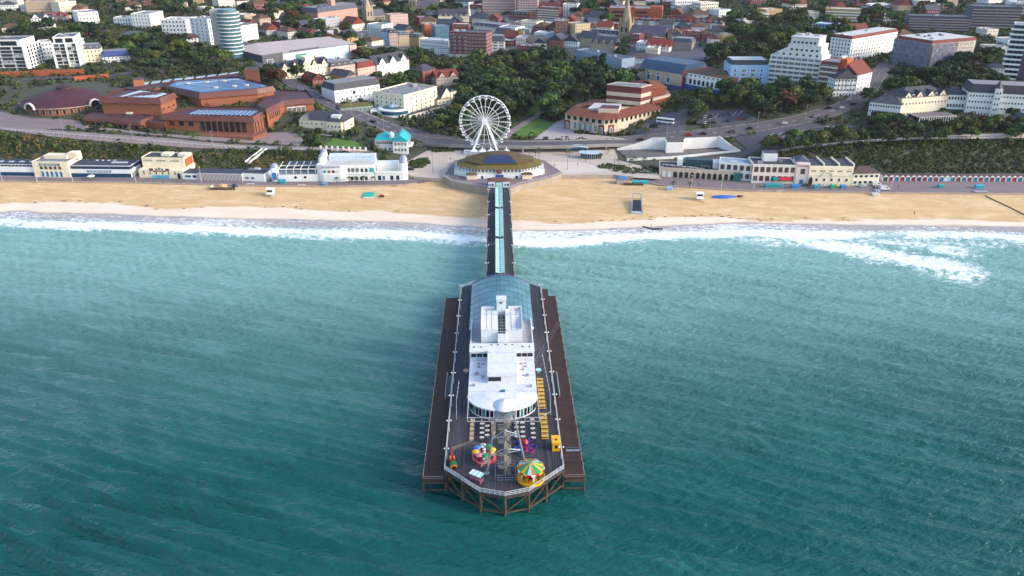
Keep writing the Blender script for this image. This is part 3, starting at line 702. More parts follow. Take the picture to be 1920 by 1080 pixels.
a.build('seat', YEL, c)
c = thing('fairground_stall', 'small fairground stall with pale striped canopy inside a low curved fence', 'stall', pw(-6.6, 5.8), PTH + R(-32))
a = MB(); a.box(-1.4, 1.4, -.7, .7, 0, .95); a.build('counter', mat('stall_red_blue', '#6d3a52', .6, .4, 1.5), c)
a = MB()
for x in (-1.4, 1.4):
    for y in (-.75, .75): a.tube((x, y, 0), (x, y, 2.2), .05, .05, 5)
a.build('post', STEEL, c)
for k in range(6):
    a = MB(); x = -1.65 + k * .55; a.prism([(x, -.95), (x + .55, -.95), (x + .55, .95), (x, .95)], 2.2, 2.32); a.build('canopy_panel', [WHT, LBL][k % 2], c)
ff = thing('low_fence', 'low brown fence curving round the fairground stall', 'fence', pw(0, 0), PTH)
railing('fence_run', [(-12.6, 9.3), (-8.6, 11.6), (-4.9, 10.6), (-3.1, 7.6), (-3.3, 5.2), (-5.4, 2.6)], ff, mat('fence_brown', '#7d6a5c', .7), .9, 1., (.3, .6, .9), .1)
c = thing('yellow_kiosk', 'bright yellow ticket kiosk by the railing of the pier head', 'kiosk', pw(13.5, 18.6), PTH)
a = MB(); a.box(-1, 1, -1.6, 1.6, 0, 2.5); a.build('body', YEL, c)
a = MB(); a.box(-1.12, 1.12, -1.72, 1.72, 2.5, 2.65); a.build('roof', YEL, c)
a = MB(); a.box(-.35, .35, -1.63, -1.59, .9, 1.9); a.build('hatch', BLK, c)
a = MB(); a.box(-.3, .3, -.5, .1, 2.65, 2.72); a.build('roof_emblem', BLK, c)
c = thing('gangway', 'narrow grey gangway plank lying on the brown landing stage', 'gangway', pw(18.3, 20.5, 4.0), PTH)
a = MB(); a.box(-1.9, 1.9, -.4, .4, .02, .14); a.build('plank', STEEL, c); railing('handrail', [(-1.9, .4), (1.9, .4)], c, STEEL, .6, 1.2, (.6,), .05, .14)
# ---- cafe terrace: tables with chairs, planters, yellow picnic benches
tf = thing('terrace_screen', 'white framed glass screen around the cafe terrace', 'screen', pw(0, 0), PTH)
railing('screen_run', [(-9.2, 31.5), (-9.2, 21.2), (9.3, 20.9), (9.3, 31.5)], tf, RAILW, 1.3, 1.9, (.1, 1.3), .1)
TW = mat('table_white', '#b9b4ab', .5, .1); TT = mat('table_tan', '#b69a72', .6, .15); CH = mat('chair_dark', '#33302f', .6, .2); CT = mat('chair_tan', '#a98e6a', .7, .2)
tab_me = MB().box(-.6, .6, -.4, .4, .7, .76).build('table_top', TW, None, link=False); tab_me2 = MB().lathe([(.01, .76), (.6, .76), (.6, .7), (.01, .7)], 10).build('table_top', TT, None, link=False)
leg_me = MB().tube((0, 0, 0), (0, 0, .7), .05, .05, 5).lathe([(.3, 0), (.3, .04), (.02, .06)], 8).build('pedestal', STEEL, None, link=False)
def chair_mesh(m):
    a = MB(); a.box(-.22, .22, -.22, .22, .42, .47); a.box(-.22, .22, .18, .23, .47, .95)
    return a.build('seat', m, None, link=False)
def chair_legs(m):
    a = MB()
    for x in (-.2, .2):
        for y in (-.2, .2): a.box(x - .025, x + .025, y - .025, y + .025, 0, .42)
    return a.build('legs', m, None, link=False)
ch_s = (chair_mesh(CH), chair_mesh(CT)); ch_l = (chair_legs(CH), chair_legs(CT))
tn = 0
for (u, n0, n1, kind) in ((-8.3, 22.0, 30.6, 1), (-5.6, 22.4, 29.6, 0), (-4.2, 23.4, 29.4, 0), (-2.6, 24.4, 30.2, 1), (3.6, 22.6, 29.6, 0), (5.2, 22.6, 30.4, 0), (7.9, 22.0, 30.6, 0)):
    v = n0
    while v <= n1:
        t_ = thing('cafe_table', ['white rectangular cafe table on the pier terrace, dark chairs drawn up to it', 'round tan cafe table on the pier terrace, tan chairs drawn up to it'][kind], 'table', pw(u, v), PTH + R(random.uniform(-6, 6)), ['white terrace tables', 'tan terrace tables'][kind])
        inst('table_top', tab_me2 if kind else tab_me, t_); inst('pedestal', leg_me, t_)
        for (dx, dy, rz) in ((-.3, .75, 0), (.3, .75, 0), (-.3, -.75, math.pi), (.3, -.75, math.pi)):
            if random.random() < .15: continue
            p = pw(u + dx, v + dy); c_ = thing('cafe_chair', ['dark cafe chair drawn up to a white terrace table', 'tan cafe chair drawn up to a round terrace table'][kind], 'chair', p, PTH + rz + R(random.uniform(-12, 12)), ['dark terrace chairs', 'tan terrace chairs'][kind])
            inst('seat', ch_s[kind], c_); inst('legs', ch_l[kind], c_)
        v += 2.05
pb = None
YB = mat('yellow_bench_wood', '#c49a3f', .6, .15, 1.5)
for k in range(15):
    v = 22.6 + k * 2.0
    if 33.5 < v < 34.9: continue
    if pb is None:
        pb = thing('picnic_bench', 'yellow timber picnic bench in the row beside the white theatre', 'bench', pw(11.0, v), PTH, 'yellow picnic benches')
        a = MB(); a.box(-.95, .95, -.38, .38, .7, .76); a.build('table_top', YB, pb)
        for y in (-.75, .75): a = MB(); a.box(-.95, .95, y - .14, y + .14, .43, .48); a.build('seat', YB, pb)
        a = MB()
        for x in (-.7, .7): a.bar((x, -.75, .43), (x, .75, .43), .06, .1); a.bar((x, -.5, 0), (x, -.2, .7), .08, .08); a.bar((x, .5, 0), (x, .2, .7), .08, .08)
        a.build('frame', YB, pb)
    else: dup(pb, pw(11.0 + .05 * (k % 3), v), PTH)
for u, m, lab in ((-10.8, TT, 'round tan topped table on the walkway west of the theatre'), (10.9, LBL, 'round pale blue topped table on the walkway east of the theatre')):
    c = thing('round_table', lab, 'table', pw(u, 55.5), PTH); a = MB(); a.lathe([(.01, 1.0), (.85, 1.0), (.9, .94), (.01, .9)], 16); a.build('table_top', m, c); a = MB(); a.tube((0, 0, 0), (0, 0, .92), .1, .08, 6); a.lathe([(.4, 0), (.4, .06), (.05, .1)], 10); a.build('pedestal', STEEL, c)
for (pts, lab) in (([(-12.1, 39.2), (-12.4, 30), (-12.0, 22.3)], 'white rope rail on the west walkway beside the cafe terrace'), ([(11.9, 53.4), (12.5, 40), (12.8, 32.7), (12.4, 24), (9.6, 21.2)], 'thin rail outside the row of yellow picnic benches')):
    c = thing('guard_rail', lab, 'railing', pw(0, 0), PTH); railing('rail_run', pts, c, RAILW, 1., 2.4, (1.,), .07)
# ---- gatehouse where the neck meets the promenade
G = thing('pier_gatehouse', 'small gatehouse with brown roof across the start of the pier neck', 'gatehouse', pw(0, 236.5), PTH)
MB().box(-5.4, -1.9, -3, 3, 0, 3.0).build('wall', PWALL, G); MB().box(1.9, 5.4, -3, 3, 0, 3.0).build('wall', PWALL, G)
a = MB(); a.hip(-5.6, 5.6, -2.6, 3, 3.0, 1.5, .3); a.build('roof', mat('gatehouse_roof', '#5d4138', .85, .2, .8), G)
for k, x in enumerate((-4.6, -3.2, 3.2, 4.6)): a = MB(); a.box(x - .45, x + .45, -3.06, -2.96, .9, 2.2); a.build('window', [BLU, PDARK][k % 2], G)
a = MB(); a.box(-1.5, 1.5, -3.05, -2.9, 0, 2.7); a.build('gate', mat('mint_gate', '#9cc9bd', .5), G)
# ================================================================== buildings: helper class
GLASS = mat('window_glass', '#232b33', .12, .35, 1.5, rnd=.35); FRW = mat('window_frame_white', '#d4d4d0', .6, .05); FRB = mat('window_frame_brown', '#3d2b22', .6, .1); BLUEG = mat('blue_glass', '#2c5570', .12, .3, .8)
def win_mesh(fm, gm, t=.1, proud=.1, bars=0):
    a = MB(); a.box(-.5, -.5 + t, -proud, .02, 0, 1); a.box(.5 - t, .5, -proud, .02, 0, 1); a.box(-.5 + t, .5 - t, -proud, .02, 0, t); a.box(-.5 + t, .5 - t, -proud, .02, 1 - t, 1)
    for k in range(bars): x = -.5 + (k + 1) / (bars + 1); a.box(x - .03, x + .03, -proud * .8, .02, t, 1 - t)
    a.mat(1).box(-.5 + t, .5 - t, -proud * .3, .02, t, 1 - t)
    return a.build('window', [fm, gm], None, link=False)
W_WHITE = win_mesh(FRW, GLASS); W_DARK = win_mesh(GLASS, GLASS, .04, .06); W_BROWN = win_mesh(FRB, mat('brown_glass', '#4a3a34', .3, .2), .08); W_GRID = win_mesh(FRW, GLASS, .08, .1, 2); W_BAND = win_mesh(mat('band_frame', '#9aa0a4', .5), GLASS, .05, .08, 5); W_BLUE = win_mesh(mat('blue_door_frame', '#cfd4d6', .6), mat('blue_door', '#1f6791', .5, .15), .07)
def arch_mesh(fm, gm):
    a = MB(); n = 8; o = [(-.5, 0), (.5, 0)] + [(.5 * math.cos(R(180 * k / n)), .62 + .38 * math.sin(R(180 * k / n))) for k in range(n + 1)]
    i = [(-.38, 0), (.38, 0)] + [(.38 * math.cos(R(180 * k / n)), .62 + .29 * math.sin(R(180 * k / n))) for k in range(n + 1)]
    k0 = len(o)
    for k in range(k0): k2 = (k + 1) % k0; a.face([(o[k][0], -.12, o[k][1]), (o[k2][0], -.12, o[k2][1]), (i[k2][0], -.12, i[k2][1]), (i[k][0], -.12, i[k][1])]); a.face([(o[k][0], .02, o[k][1]), (o[k2][0], .02, o[k2][1]), (o[k2][0], -.12, o[k2][1]), (o[k][0], -.12, o[k][1])])
    a.mat(1).face([(x, -.02, z) for x, z in i])
    return a.build('arched_window', [fm, gm], None, link=False)
W_ARCH = arch_mesh(FRW, GLASS); W_ARCHD = arch_mesh(mat('arch_stone', '#a59a8c', .8), mat('arch_dark', '#1d1a1c', .5))
ROOFD = mat('slate_roof', '#3b3d45', .75, .22, .8); ROOFB = mat('brown_tile_roof', '#57402f', .85, .25, .8); ROOFR = mat('red_tile_roof', '#6b2f27', .85, .2, .8); ROOFG = mat('grey_flat_roof', '#77787c', .9, .2, .3); ROOFW = mat('pale_flat_roof', '#b5b4b2', .85, .15, .3); ROOFBL = mat('blue_slate_roof', '#444a58', .75, .2, .6)
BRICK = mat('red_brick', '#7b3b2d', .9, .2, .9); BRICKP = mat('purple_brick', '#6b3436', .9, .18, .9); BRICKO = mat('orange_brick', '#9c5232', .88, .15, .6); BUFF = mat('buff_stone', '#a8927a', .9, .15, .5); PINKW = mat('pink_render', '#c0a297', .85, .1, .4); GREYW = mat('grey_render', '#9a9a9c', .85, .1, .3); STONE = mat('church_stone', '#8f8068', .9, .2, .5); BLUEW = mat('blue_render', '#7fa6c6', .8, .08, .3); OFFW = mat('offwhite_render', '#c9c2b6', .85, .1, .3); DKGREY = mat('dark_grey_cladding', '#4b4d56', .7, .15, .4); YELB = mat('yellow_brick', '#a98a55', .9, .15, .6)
class Bld:
    """a building standing on its front bottom edge, given by two photograph pixels; local x runs along the front, y into the depth"""
    def __init__(s, name, label, cat, A, B, top, depth, group=None, z0=None):
        a = on(*A) if z0 is None else (*at(*A, z0), z0); b = on(*B) if z0 is None else (*at(*B, z0), z0)
        s.z = min(a[2], b[2]); s.W = math.hypot(b[0] - a[0], b[1] - a[1]); s.rz = math.atan2(b[1] - a[1], b[0] - a[0]); s.D = depth
        s.H = (atY((A[0] + B[0]) / 2, top, (a[1] + b[1]) / 2)[1] - s.z) if top is not None else 0
        s.o = thing(name, label, cat, (a[0], a[1], s.z), s.rz, group); s.right_seen = (a[0] + b[0]) / 2 < 0; FOOT.append((a[0], a[1], s.rz, s.W, depth))
    def block(s, x0, x1, y0, y1, z0, z1, m, name='wall'):
        a = MB(); a.box(x0, x1, y0, y1, z0 - (3 if z0 == 0 else 0), z1); return a.build(name, m, s.o)
    def win(s, mesh, x, z, w, h, face='f', y=0., name=None):
        """one window; face f: front at depth y, r/l: side at x = y"""
        if face == 'f': o = inst(name or mesh.name.split('.')[0], mesh, s.o, (x, y, z), 0, (w, 1, h))
        elif face == 'r': o = inst(name or mesh.name.split('.')[0], mesh, s.o, (y, x, z), R(90), (w, 1, h))
        elif face == 'l': o = inst(name or mesh.name.split('.')[0], mesh, s.o, (y, x, z), R(-90), (w, 1, h))
        else: o = inst(name or mesh.name.split('.')[0], mesh, s.o, (x, y, z), R(180), (w, 1, h))
        return o
    def rows(s, mesh, x0, x1, n, zs, w, h, face='f', y=0.):
        for z in zs:
            for k in range(n): s.win(mesh, x0 + (x1 - x0) * (k + .5) / n, z, w, h, face, y)
    def flat(s, x0, x1, y0, y1, z, m, pm=None, ph=.7, t=.3, name='roof'):
        a = MB(); a.box(x0 + t, x1 - t, y0 + t, y1 - t, z - .05, z + .08); r = a.build(name, m, s.o)
        if pm:
            a = MB(); a.box(x0 - .05, x1 + .05, y0 - .05, y0 + t, z, z + ph); a.box(x0 - .05, x1 + .05, y1 - t, y1 + .05, z, z + ph); a.box(x0 - .05, x0 + t, y0 + t, y1 - t, z, z + ph); a.box(x1 - t, x1 + .05, y0 + t, y1 - t, z, z + ph); a.build('parapet', pm, s.o)
        return r
    def hip(s, x0, x1, y0, y1, z, h, m, eave=.5, gable=False, ridge=None):
        a = MB(); a.hip(x0, x1, y0, y1, z, h, eave, ridge, gable); return a.build('roof', m, s.o)
    def mansard(s, x0, x1, y0, y1, z, h, m, top=None, ins=1.6):
        a = MB(); a.prism([(x0, y0), (x1, y0), (x1, y1), (x0, y1)], z, z + h, 1, [(x0 + ins, y0 + ins), (x1 - ins, y0 + ins), (x1 - ins, y1 - ins), (x0 + ins, y1 - ins)]); return a.build('roof', [m, top or ROOFG], s.o)
    def chimney(s, x, y, z, h=2., w=.9, m=None):
        a = MB(); a.box(x - w / 2, x + w / 2, y - .4, y + .4, z, z + h); a.box(x - w / 2 - .08, x + w / 2 + .08, y - .48, y + .48, z + h, z + h + .15)
        for k in (-.25, .25): a.tube((x + k * w, y, z + h + .15), (x + k * w, y, z + h + .55), .13, .1, 5)
        return a.build('chimney', m or BRICK, s.o)
    def dormer(s, x, y, z, w=1.6, h=1.5, m=None, rm=None):
        a = MB(); a.box(x - w / 2, x + w / 2, y, y + 2.2, z, z + h); a.mat(1).hip(x - w / 2, x + w / 2, y, y + 2.4, z + h, .6, .15, None, True)
        d = a.build('dormer', [m or WHITE, rm or ROOFD], s.o); inst('window', W_WHITE, d, (x, y, z + .2), 0, (w * .7, 1, h * .75)); return d
    def gable(s, x0, x1, y, z, h, m, d=3., rm=None, win=True):
        a = MB(); xm = (x0 + x1) / 2
        a.face([(x0, y, z), (x1, y, z), (xm, y, z + h)]); a.mat(1).face([(x0 - .2, y - .3, z - .15), (xm, y - .3, z + h + .1), (xm, y + d, z + h + .1), (x0 - .2, y + d, z - .15)]); a.face([(xm, y - .3, z + h + .1), (x1 + .2, y - .3, z - .15), (x1 + .2, y + d, z - .15), (xm, y + d, z + h + .1)])
        g = a.build('gable', [m, rm or ROOFD], s.o)
        if win: inst('window', W_WHITE, g, (xm, y, z + .3), 0, (.9, 1, 1.2))
        return g
    def roofkit(s, x0, x1, y0, y1, z, n=3):
        for k in range(n):
            x = random.uniform(x0 + 1.5, x1 - 1.5) if x1 - x0 > 4 else (x0 + x1) / 2; y = random.uniform(y0 + 1.5, y1 - 1.5) if y1 - y0 > 4 else (y0 + y1) / 2; w_ = random.uniform(.6, 1.8); a = MB(); a.box(x - w_, x + w_, y - w_ * .6, y + w_ * .6, z, z + random.uniform(.6, 1.6)); a.build('roof_plant', random.choice([GREYR, ROOFW, ROOFG]), s.o)
def simple(name, label, A, B, top, depth, wall, roof='flat', rm=None, wm=None, ww=1.0, wh=1.4, fl=None, cols=None, cat='building', group=None, dorm=0, chim=0, rh=None, balc=None, gables=0, base=None, side=True, z0=None, kit=2, par=True):
    """a plain block of storeys with window openings on the faces in view"""
    b = Bld(name, label, cat, A, B, top, depth, group, z0); W, H, D = b.W, b.H, depth
    fl = fl or max(1, round(H / 3.1)); fh = H / fl; cols = cols or max(1, round(W / 2.7)); wm = wm or W_WHITE
    b.block(0, W, 0, D, 0, H, wall)
    wh_ = min(wh, fh * .62); zs = [k * fh + fh * .28 for k in range(fl)]
    b.rows(wm, .3, W - .3, cols, zs, min(ww, W / cols * .7), wh_, 'f', 0)
    if side:
        n = max(1, round(D / 3.2)); f, xx = ('r', W) if b.right_seen else ('l', 0)
        b.rows(wm, .5, D - .5, n, zs, min(ww, D / n * .7), wh_, f, xx)
    if base: a = MB(); a.box(-.12, W + .12, -.12, .05, 0, fh * .95); a.build('ground_storey', base, b.o)
    if balc:
        for k in range(1, fl):
            a = MB(); a.box(.2, W - .2, -1.1, 0, k * fh - .08, k * fh + .06); a.box(.2, W - .2, -1.1, -1.02, k * fh + .06, k * fh + .95); a.build('balcony', balc, b.o)
    rm = rm or ROOFG
    if roof == 'flat':
        b.flat(0, W, 0, D, H, rm, wall if par else None)
        if kit: b.roofkit(0, W, 0, D, H, kit)
    elif roof == 'hip': b.hip(0, W, 0, D, H, rh or min(W, D) * .32, rm)
    elif roof == 'gable': b.hip(0, W, 0, D, H, rh or min(W, D) * .4, rm, .4, True)
    elif roof == 'mansard': b.mansard(-.2, W + .2, -.2, D + .2, H, rh or 3., rm)
    for k in range(dorm): b.dormer(W * (k + .5) / dorm, .5 if roof == 'mansard' else .9, H + .25)
    for k in range(chim): b.chimney(W * (k + .5) / chim, D * .5, H + (rh or 2.) * .6, 2.2)
    for k in range(gables): w_ = W / gables; b.gable(w_ * (k + .15), w_ * (k + .85), -.05, H, w_ * .42, wall, D * .5, rm)
    return b
# ================================================================== promenade, plaza and cliff roads
def strip_world(xa, xb, f0, f1, step=6):
    xs_ = np.arange(xa, xb + step, step); return [(x, float(f0(x))) for x in xs_] + [(x, float(f1(x))) for x in xs_[::-1]]
patch('promenade', strip_world(-420, -42, prom, lambda x: 411), TARM, .0, 6, 4.02, True)
patch('promenade', strip_world(60, 420, prom, lambda x: 412), TARM, .0, 6, 4.02, True)
for xa, xb in ((-420, -48), (62, 420)):
    a = MB(); xs_ = np.arange(xa, xb, 5.)
    for i in range(len(xs_) - 1):
        x0, x1 = xs_[i], xs_[i + 1]; y0, y1 = float(prom(x0)), float(prom(x1))
        a.face([(x0, y0 - .25, 2.2), (x1, y1 - .25, 2.2), (x1, y1 - .25, 4.15), (x0, y0 - .25, 4.15)]); a.face([(x0, y0 - .25, 4.15), (x1, y1 - .25, 4.15), (x1, y1 + .35, 4.15), (x0, y0 + .35, 4.15)]); a.face([(x0, y0 + .35, 4.15), (x1, y1 + .35, 4.15), (x1, y1 + .35, 3.9), (x0, y0 + .35, 3.9)])
    tag(a.build('sea_wall', mat('sea_wall_concrete', '#a08f80', .9, .15, .4)), 'low concrete sea wall between sand and promenade ' + ('west' if xa < 0 else 'east') + ' of the pier', 'wall')
patch('plaza', [(735, 318), (778, 333), (826, 336), (1062, 330), (1150, 329), (1188, 333), (1240, 336), (1228, 318), (1160, 300), (1150, 274), (1060, 276), (960, 277), (860, 275), (800, 283)], PAVE, 0, 6, 5.05)
patch('plaza_paving', [(985, 325), (1000, 303), (1090, 304), (1150, 320), (1062, 327)], mat('pale_forecourt', '#c3b6a8', .8, .06, .3), .03, 6, 5.05)
ribbon('cliff_road', [(-120, 231), (0, 240), (100, 249), (240, 260), (380, 271), (480, 277), (640, 281), (690, 287)], 8.5, PINK, .3)
ribbon('road', [(440, 70), (470, 98), (505, 128), (560, 163), (620, 196), (680, 221), (740, 243), (800, 258), (860, 267)], 13, ASPH, .3)
ribbon('road', [(1130, 266), (1200, 262), (1260, 258), (1340, 250), (1420, 240), (1500, 226), (1560, 209), (1602, 194), (1628, 172), (1640, 150), (1665, 120)], 11, mat('pinkish_asphalt', '#5c5456', .9, .15, .15), .3)
ribbon('road', [(640, 200), (700, 226), (735, 243), (760, 262), (740, 275), (700, 268)], 12, PINK, .26)
ribbon('road', [(1200, 322), (1300, 306), (1390, 291), (1425, 277), (1400, 262), (1375, 247)], 8, ASPH, .28)
ribbon('cliff_path', [(1440, 292), (1490, 279), (1600, 267), (1780, 257), (1910, 254), (2150, 248)], 4.5, PAVE, .3)
ribbon('road', [(40, 150), (130, 146), (200, 144), (270, 134)], 7, ASPH, .3)
patch('car_park', [(1300, 232), (1330, 208), (1395, 205), (1420, 225), (1380, 242)], ASPH, .3)
patch('car_park', [(1395, 258), (1440, 244), (1520, 232), (1610, 236), (1560, 256), (1470, 272)], ASPH, .3)
patch('forecourt', [(1000, 262), (1045, 228), (1085, 212), (1075, 250), (1180, 262)], mat('pavilion_forecourt', '#a79b98', .85, .1, .2), .3)
patch('forecourt', [(1180, 258), (1210, 232), (1240, 215), (1290, 205), (1285, 250)], ASPH, .3)
patch('forecourt', [(-60, 196), (12, 212), (60, 222), (150, 226), (160, 244), (60, 243), (-60, 233)], TARM, .3, 5.); patch('forecourt', [(150, 240), (260, 252), (380, 264), (500, 270), (560, 274), (575, 262), (545, 248), (500, 250), (480, 262), (300, 252), (165, 236)], PINK, .28, 5.)
patch('lawn', [(962, 257), (975, 240), (1010, 222), (1040, 232), (1005, 256)], GRASS, .3); patch('lawn', [(985, 215), (1000, 198), (1024, 208), (1020, 218)], GRASS, .3); patch('lawn', [(828, 132), (850, 122), (900, 130), (880, 142)], GRASS, .3); patch('lawn', [(600, 275), (625, 260), (668, 266), (690, 280)], GRASS, .3)
ribbon('garden_path', [(945, 262), (965, 243), (1000, 222), (1022, 207), (1015, 192), (985, 172), (960, 160)], 5, PINK, .34)
dash = MB()
for P_, hw in TRACKS:
    if hw < 5.5: continue
    for i in range(1, len(P_) - 1, 2):
        p = Vector(P_[i]); d = (Vector(P_[i + 1]) - Vector(P_[i - 1])).normalized(); nn = Vector((-d.y, d.x)) * .1; f = lambda v: (v.x, v.y, L1(v.x, v.y) + .45)
        dash.face([f(p - d * 1.3 - nn), f(p + d * 1.3 - nn), f(p + d * 1.3 + nn), f(p - d * 1.3 + nn)])
        for s_ in (-1, 1): e_ = Vector((-d.y, d.x)) * (hw - .4) * s_; dash.face([f(p + e_ - d * 3.6 - nn * .7), f(p + e_ + d * 3.6 - nn * .7), f(p + e_ + d * 3.6 + nn * .7), f(p + e_ - d * 3.6 + nn * .7)])
tag(dash.build('lane_markings', PAINT), kind='structure')
# painted bays on the cliff road
bay = MB()
for k in range(26):
    px_ = 420 + k * 9.; p = on(px_, 274 + (px_ - 420) * .03); q = on(px_ + 6, 279 + (px_ - 420) * .028); bay.face([(p[0] - .12, p[1], p[2] + .42), (q[0] - .12, q[1], q[2] + .42), (q[0] + .12, q[1], q[2] + .42), (p[0] + .12, p[1], p[2] + .42)])
for (x0, y0, x1, y1) in [(1318 + k * 11, 226 - k * 1.5, 1326 + k * 11, 216 - k * 1.2) for k in range(7)] + [(1440 + k * 14, 262 - k * 2, 1452 + k * 14, 250 - k * 1.5) for k in range(9)]:
    p = on(x0, y0); q = on(x1, y1); bay.face([(p[0] - .12, p[1], p[2] + .42), (p[0] + .12, p[1], p[2] + .42), (q[0] + .12, q[1], q[2] + .42), (q[0] - .12, q[1], q[2] + .42)])
tag(bay.build('bay_markings', PAINT), kind='structure')
# ================================================================== west promenade
b = Bld('amusement_arcade', 'long low arcade with dark roof and blue shopfront, at the west end of the promenade', 'building', (-110, 329), (66, 331), 308, 11); W, H = b.W, b.H
BLD = mat('blue_shopfront', '#123f5c', .35, .25, .6); DKROOF = mat('dark_felt_roof', '#353a48', .8, .2, .4)
b.block(0, W, 0, 11, 0, H * .78, WHITE); b.block(0, W, -.1, .02, .3, H * .36, BLD, 'shopfront'); b.block(0, W, .8, 11, H * .78, H, WHITE, 'upper_wall')
b.rows(W_DARK, 0, W, 26, [H * .8], W / 30, H * .15, 'f', .8); b.flat(0, W, .6, 11, H, DKROOF, None)
for k in range(9): a = MB(); x = W * (k + .5) / 9; a.box(x - 1.2, x + 1.2, 4, 6, H + .05, H + .4); a.build('skylight', mat('skylight_glass', '#9fb3c4', .3), b.o)
b = Bld('arcade_entrance', 'cream arcade entrance block with five blue doors under five brown windows', 'building', (68, 331), (134, 332), 304, 14); W, H = b.W, b.H
b.block(0, W, -.8, 13, 0, H, CREAM); b.flat(0, W, -.8, 13, H, ROOFG, CREAM, .5)
for k in range(5): b.win(W_BROWN, W * (.24 + .13 * k), H * .54, 1.5, H * .2, 'f', -.8); b.win(W_BLUE, W * (.24 + .13 * k), .05, 1.7, H * .42, 'f', -.8, 'door')
b.block(W * .2, W * .78, -.98, -.78, H * .8, H * .93, mat('navy_sign', '#1d2f55', .5), 'sign_board'); lettering('PIER AMUSEMENTS', WHITE, b.o, (W * .49, -1.0, H * .865), .95, width=W * .5)
b.block(W * .15, W * .8, 6, 11, H, H + 2.0, CREAM, 'roof_storey'); b.block(W * .8, W * 1.05, 7, 12, H - .5, H + 3.2, CREAM, 'stair_tower')
a = MB(); a.lathe([(1.5, 0), (1.5, 3.0), (.01, 3.0)], 12); q = a.build('round_tower', CREAM, b.o); q.location = (W * 1.08, 8.5, H - .2)
b = Bld('amusement_arcade', 'long white arcade with AMUSEMENTS sign and dark blue upper window band', 'building', (135, 332), (247, 333), 312, 12); W, H = b.W, b.H
b.block(0, W, 0, 12, 0, H * .72, WHITE); b.block(0, W, -.12, .02, .1, H * .36, BLD, 'shopfront'); b.block(0, W, .6, 12, H * .72, H, mat('clerestory_blue', '#1d3350', .3, .3, .7), 'clerestory'); b.block(-.1, W, .3, 12.2, H, H + .25, WHITE, 'cornice'); b.flat(0, W, .5, 12, H + .3, DKROOF, None)
b.block(W * .28, W * .68, -.2, -.02, H * .46, H * .64, mat('sign_blue', '#17538a', .5), 'sign_board'); lettering('AMUSEMENTS', WHITE, b.o, (W * .48, -.22, H * .55), 1.3, width=W * .36)
b.block(W * .62, W * .88, 5, 7, H + .3, H + .7, ROOFW, 'skylight')
for k in range(4): b.block(W * (.3 + .1 * k), W * (.3 + .1 * k) + 1, 9, 10, H + .3, H + .8, ROOFW, 'roof_vent')
b.win(W_BLUE, W * .96, .05, 1.6, 2.2, 'f', 0, 'door')
b = Bld('seafront_pavilion', 'cream two tier seafront pavilion with maroon fan sign and row of small vents', 'building', (262, 333), (345, 335), 319, 16); W, H = b.W, b.H
b.block(0, W, 0, 15, 0, H, CREAM); b.block(W * .02, W * .97, 4.5, 15, H, H + 5.2, CREAM, 'upper_storey'); b.block(W * .97, W * .985, 5.5, 14, H + .5, H + 4.6, BRICKO, 'brick_end'); b.flat(W * .02, W * .97, 4.5, 15, H + 5.2, DKROOF, CREAM, .5)
for k in range(3):
    for j in range(6): b.win(W_DARK, W * (.07 + .3 * k + .035 * j), H + 3.4, .35, .9, 'f', 4.5, 'vent')
for k in range(6): b.win(W_DARK, W * (.12 + .14 * k), H * .45, .5, H * .4, 'f', 0, 'lamp_niche')
b.win(W_ARCH, W * .9, .05, 2.2, H * .75, 'f', 0)
for x in (.4, .78):
    b.block(W * x, W * x + 5, 8, 13, H + 5.2, H + 6.6, CREAM, 'roof_lantern')
a = MB()
for k in range(9):
    t0, t1 = R(180 - 20 * k), R(160 - 20 * k); a.mat(k % 2).face([(0, 0, 0), (3.4 * math.cos(t0), 0, 2.4 * math.sin(t0)), (3.4 * math.cos(t1), 0, 2.4 * math.sin(t1))][::-1])
a.mat(0).box(-5.5, -3.4, 0, .1, .6, 1.9); a.box(3.4, 5.5, 0, .1, .6, 1.9)
q = a.build('fan_sign', [mat('maroon_sign', '#5a2028', .6), OFFW], b.o); q.location = (W * .48, -.15, H * .78)
for k, (cx, m) in enumerate(((.36, 'teal'), (.46, 'blue'), (.56, 'teal'), (.64, 'blue'))):
    t_ = thing('surf_stand', ['teal surfboard rack in front of the cream seafront pavilion', 'blue surfboard rack in front of the cream seafront pavilion'][k % 2], 'rack', (*[b.o.location[i] + (W * cx if i == 0 else -2.5) for i in range(2)], 4.03), 0, 'surfboard racks')
    a = MB()
    for j in range(5): a.bar((-.9 + j * .45, 0, .1), (-.8 + j * .45, .5, 1.9), .35, .08)
    a.build('boards', mat('board_' + m, {'teal': '#2f93a0', 'blue': '#3e7fb0'}[m], .4, .2, 2.), t_)
b = Bld('beach_cafe', 'low white cafe with two blue windows beside the slatted shutters', 'building', (343, 336), (371, 337), 325, 9); W, H = b.W, b.H; b.block(0, W, 0, 9, 0, H, WHITE); b.flat(-.3, W, -.3, 9, H, DKROOF, None); b.win(win_mesh(FRW, BLUEG, .06), W * .38, 1.1, 3.6, 1.3); b.win(W_DARK, W * .82, 1.1, 2, 1.3)
b = Bld('shuttered_huts', 'low dark roofed row with brown and white slatted shutters along its front', 'building', (371, 338), (455, 340), 326, 9); W, H = b.W, b.H; b.block(0, W, .4, 9, 0, H, OFFW); b.flat(-.1, W + .1, -.3, 9.5, H, DKROOF, None); b.block(0, W, .1, .45, H - .35, H + .1, WHITE, 'fascia')
sl = [MB().box(-.13, .13, -.05, .05, 0, 1).build('slat', m, None, link=False) for m in (mat('slat_brown', '#5b4638', .8), WHITE)]
for k in range(66): q = inst('slat', sl[k % 2], b.o, (W * (k + .5) / 66, .28 + .03 * (k % 2), .05)); q.scale = (W / 66 / .28, 1, H - .5)
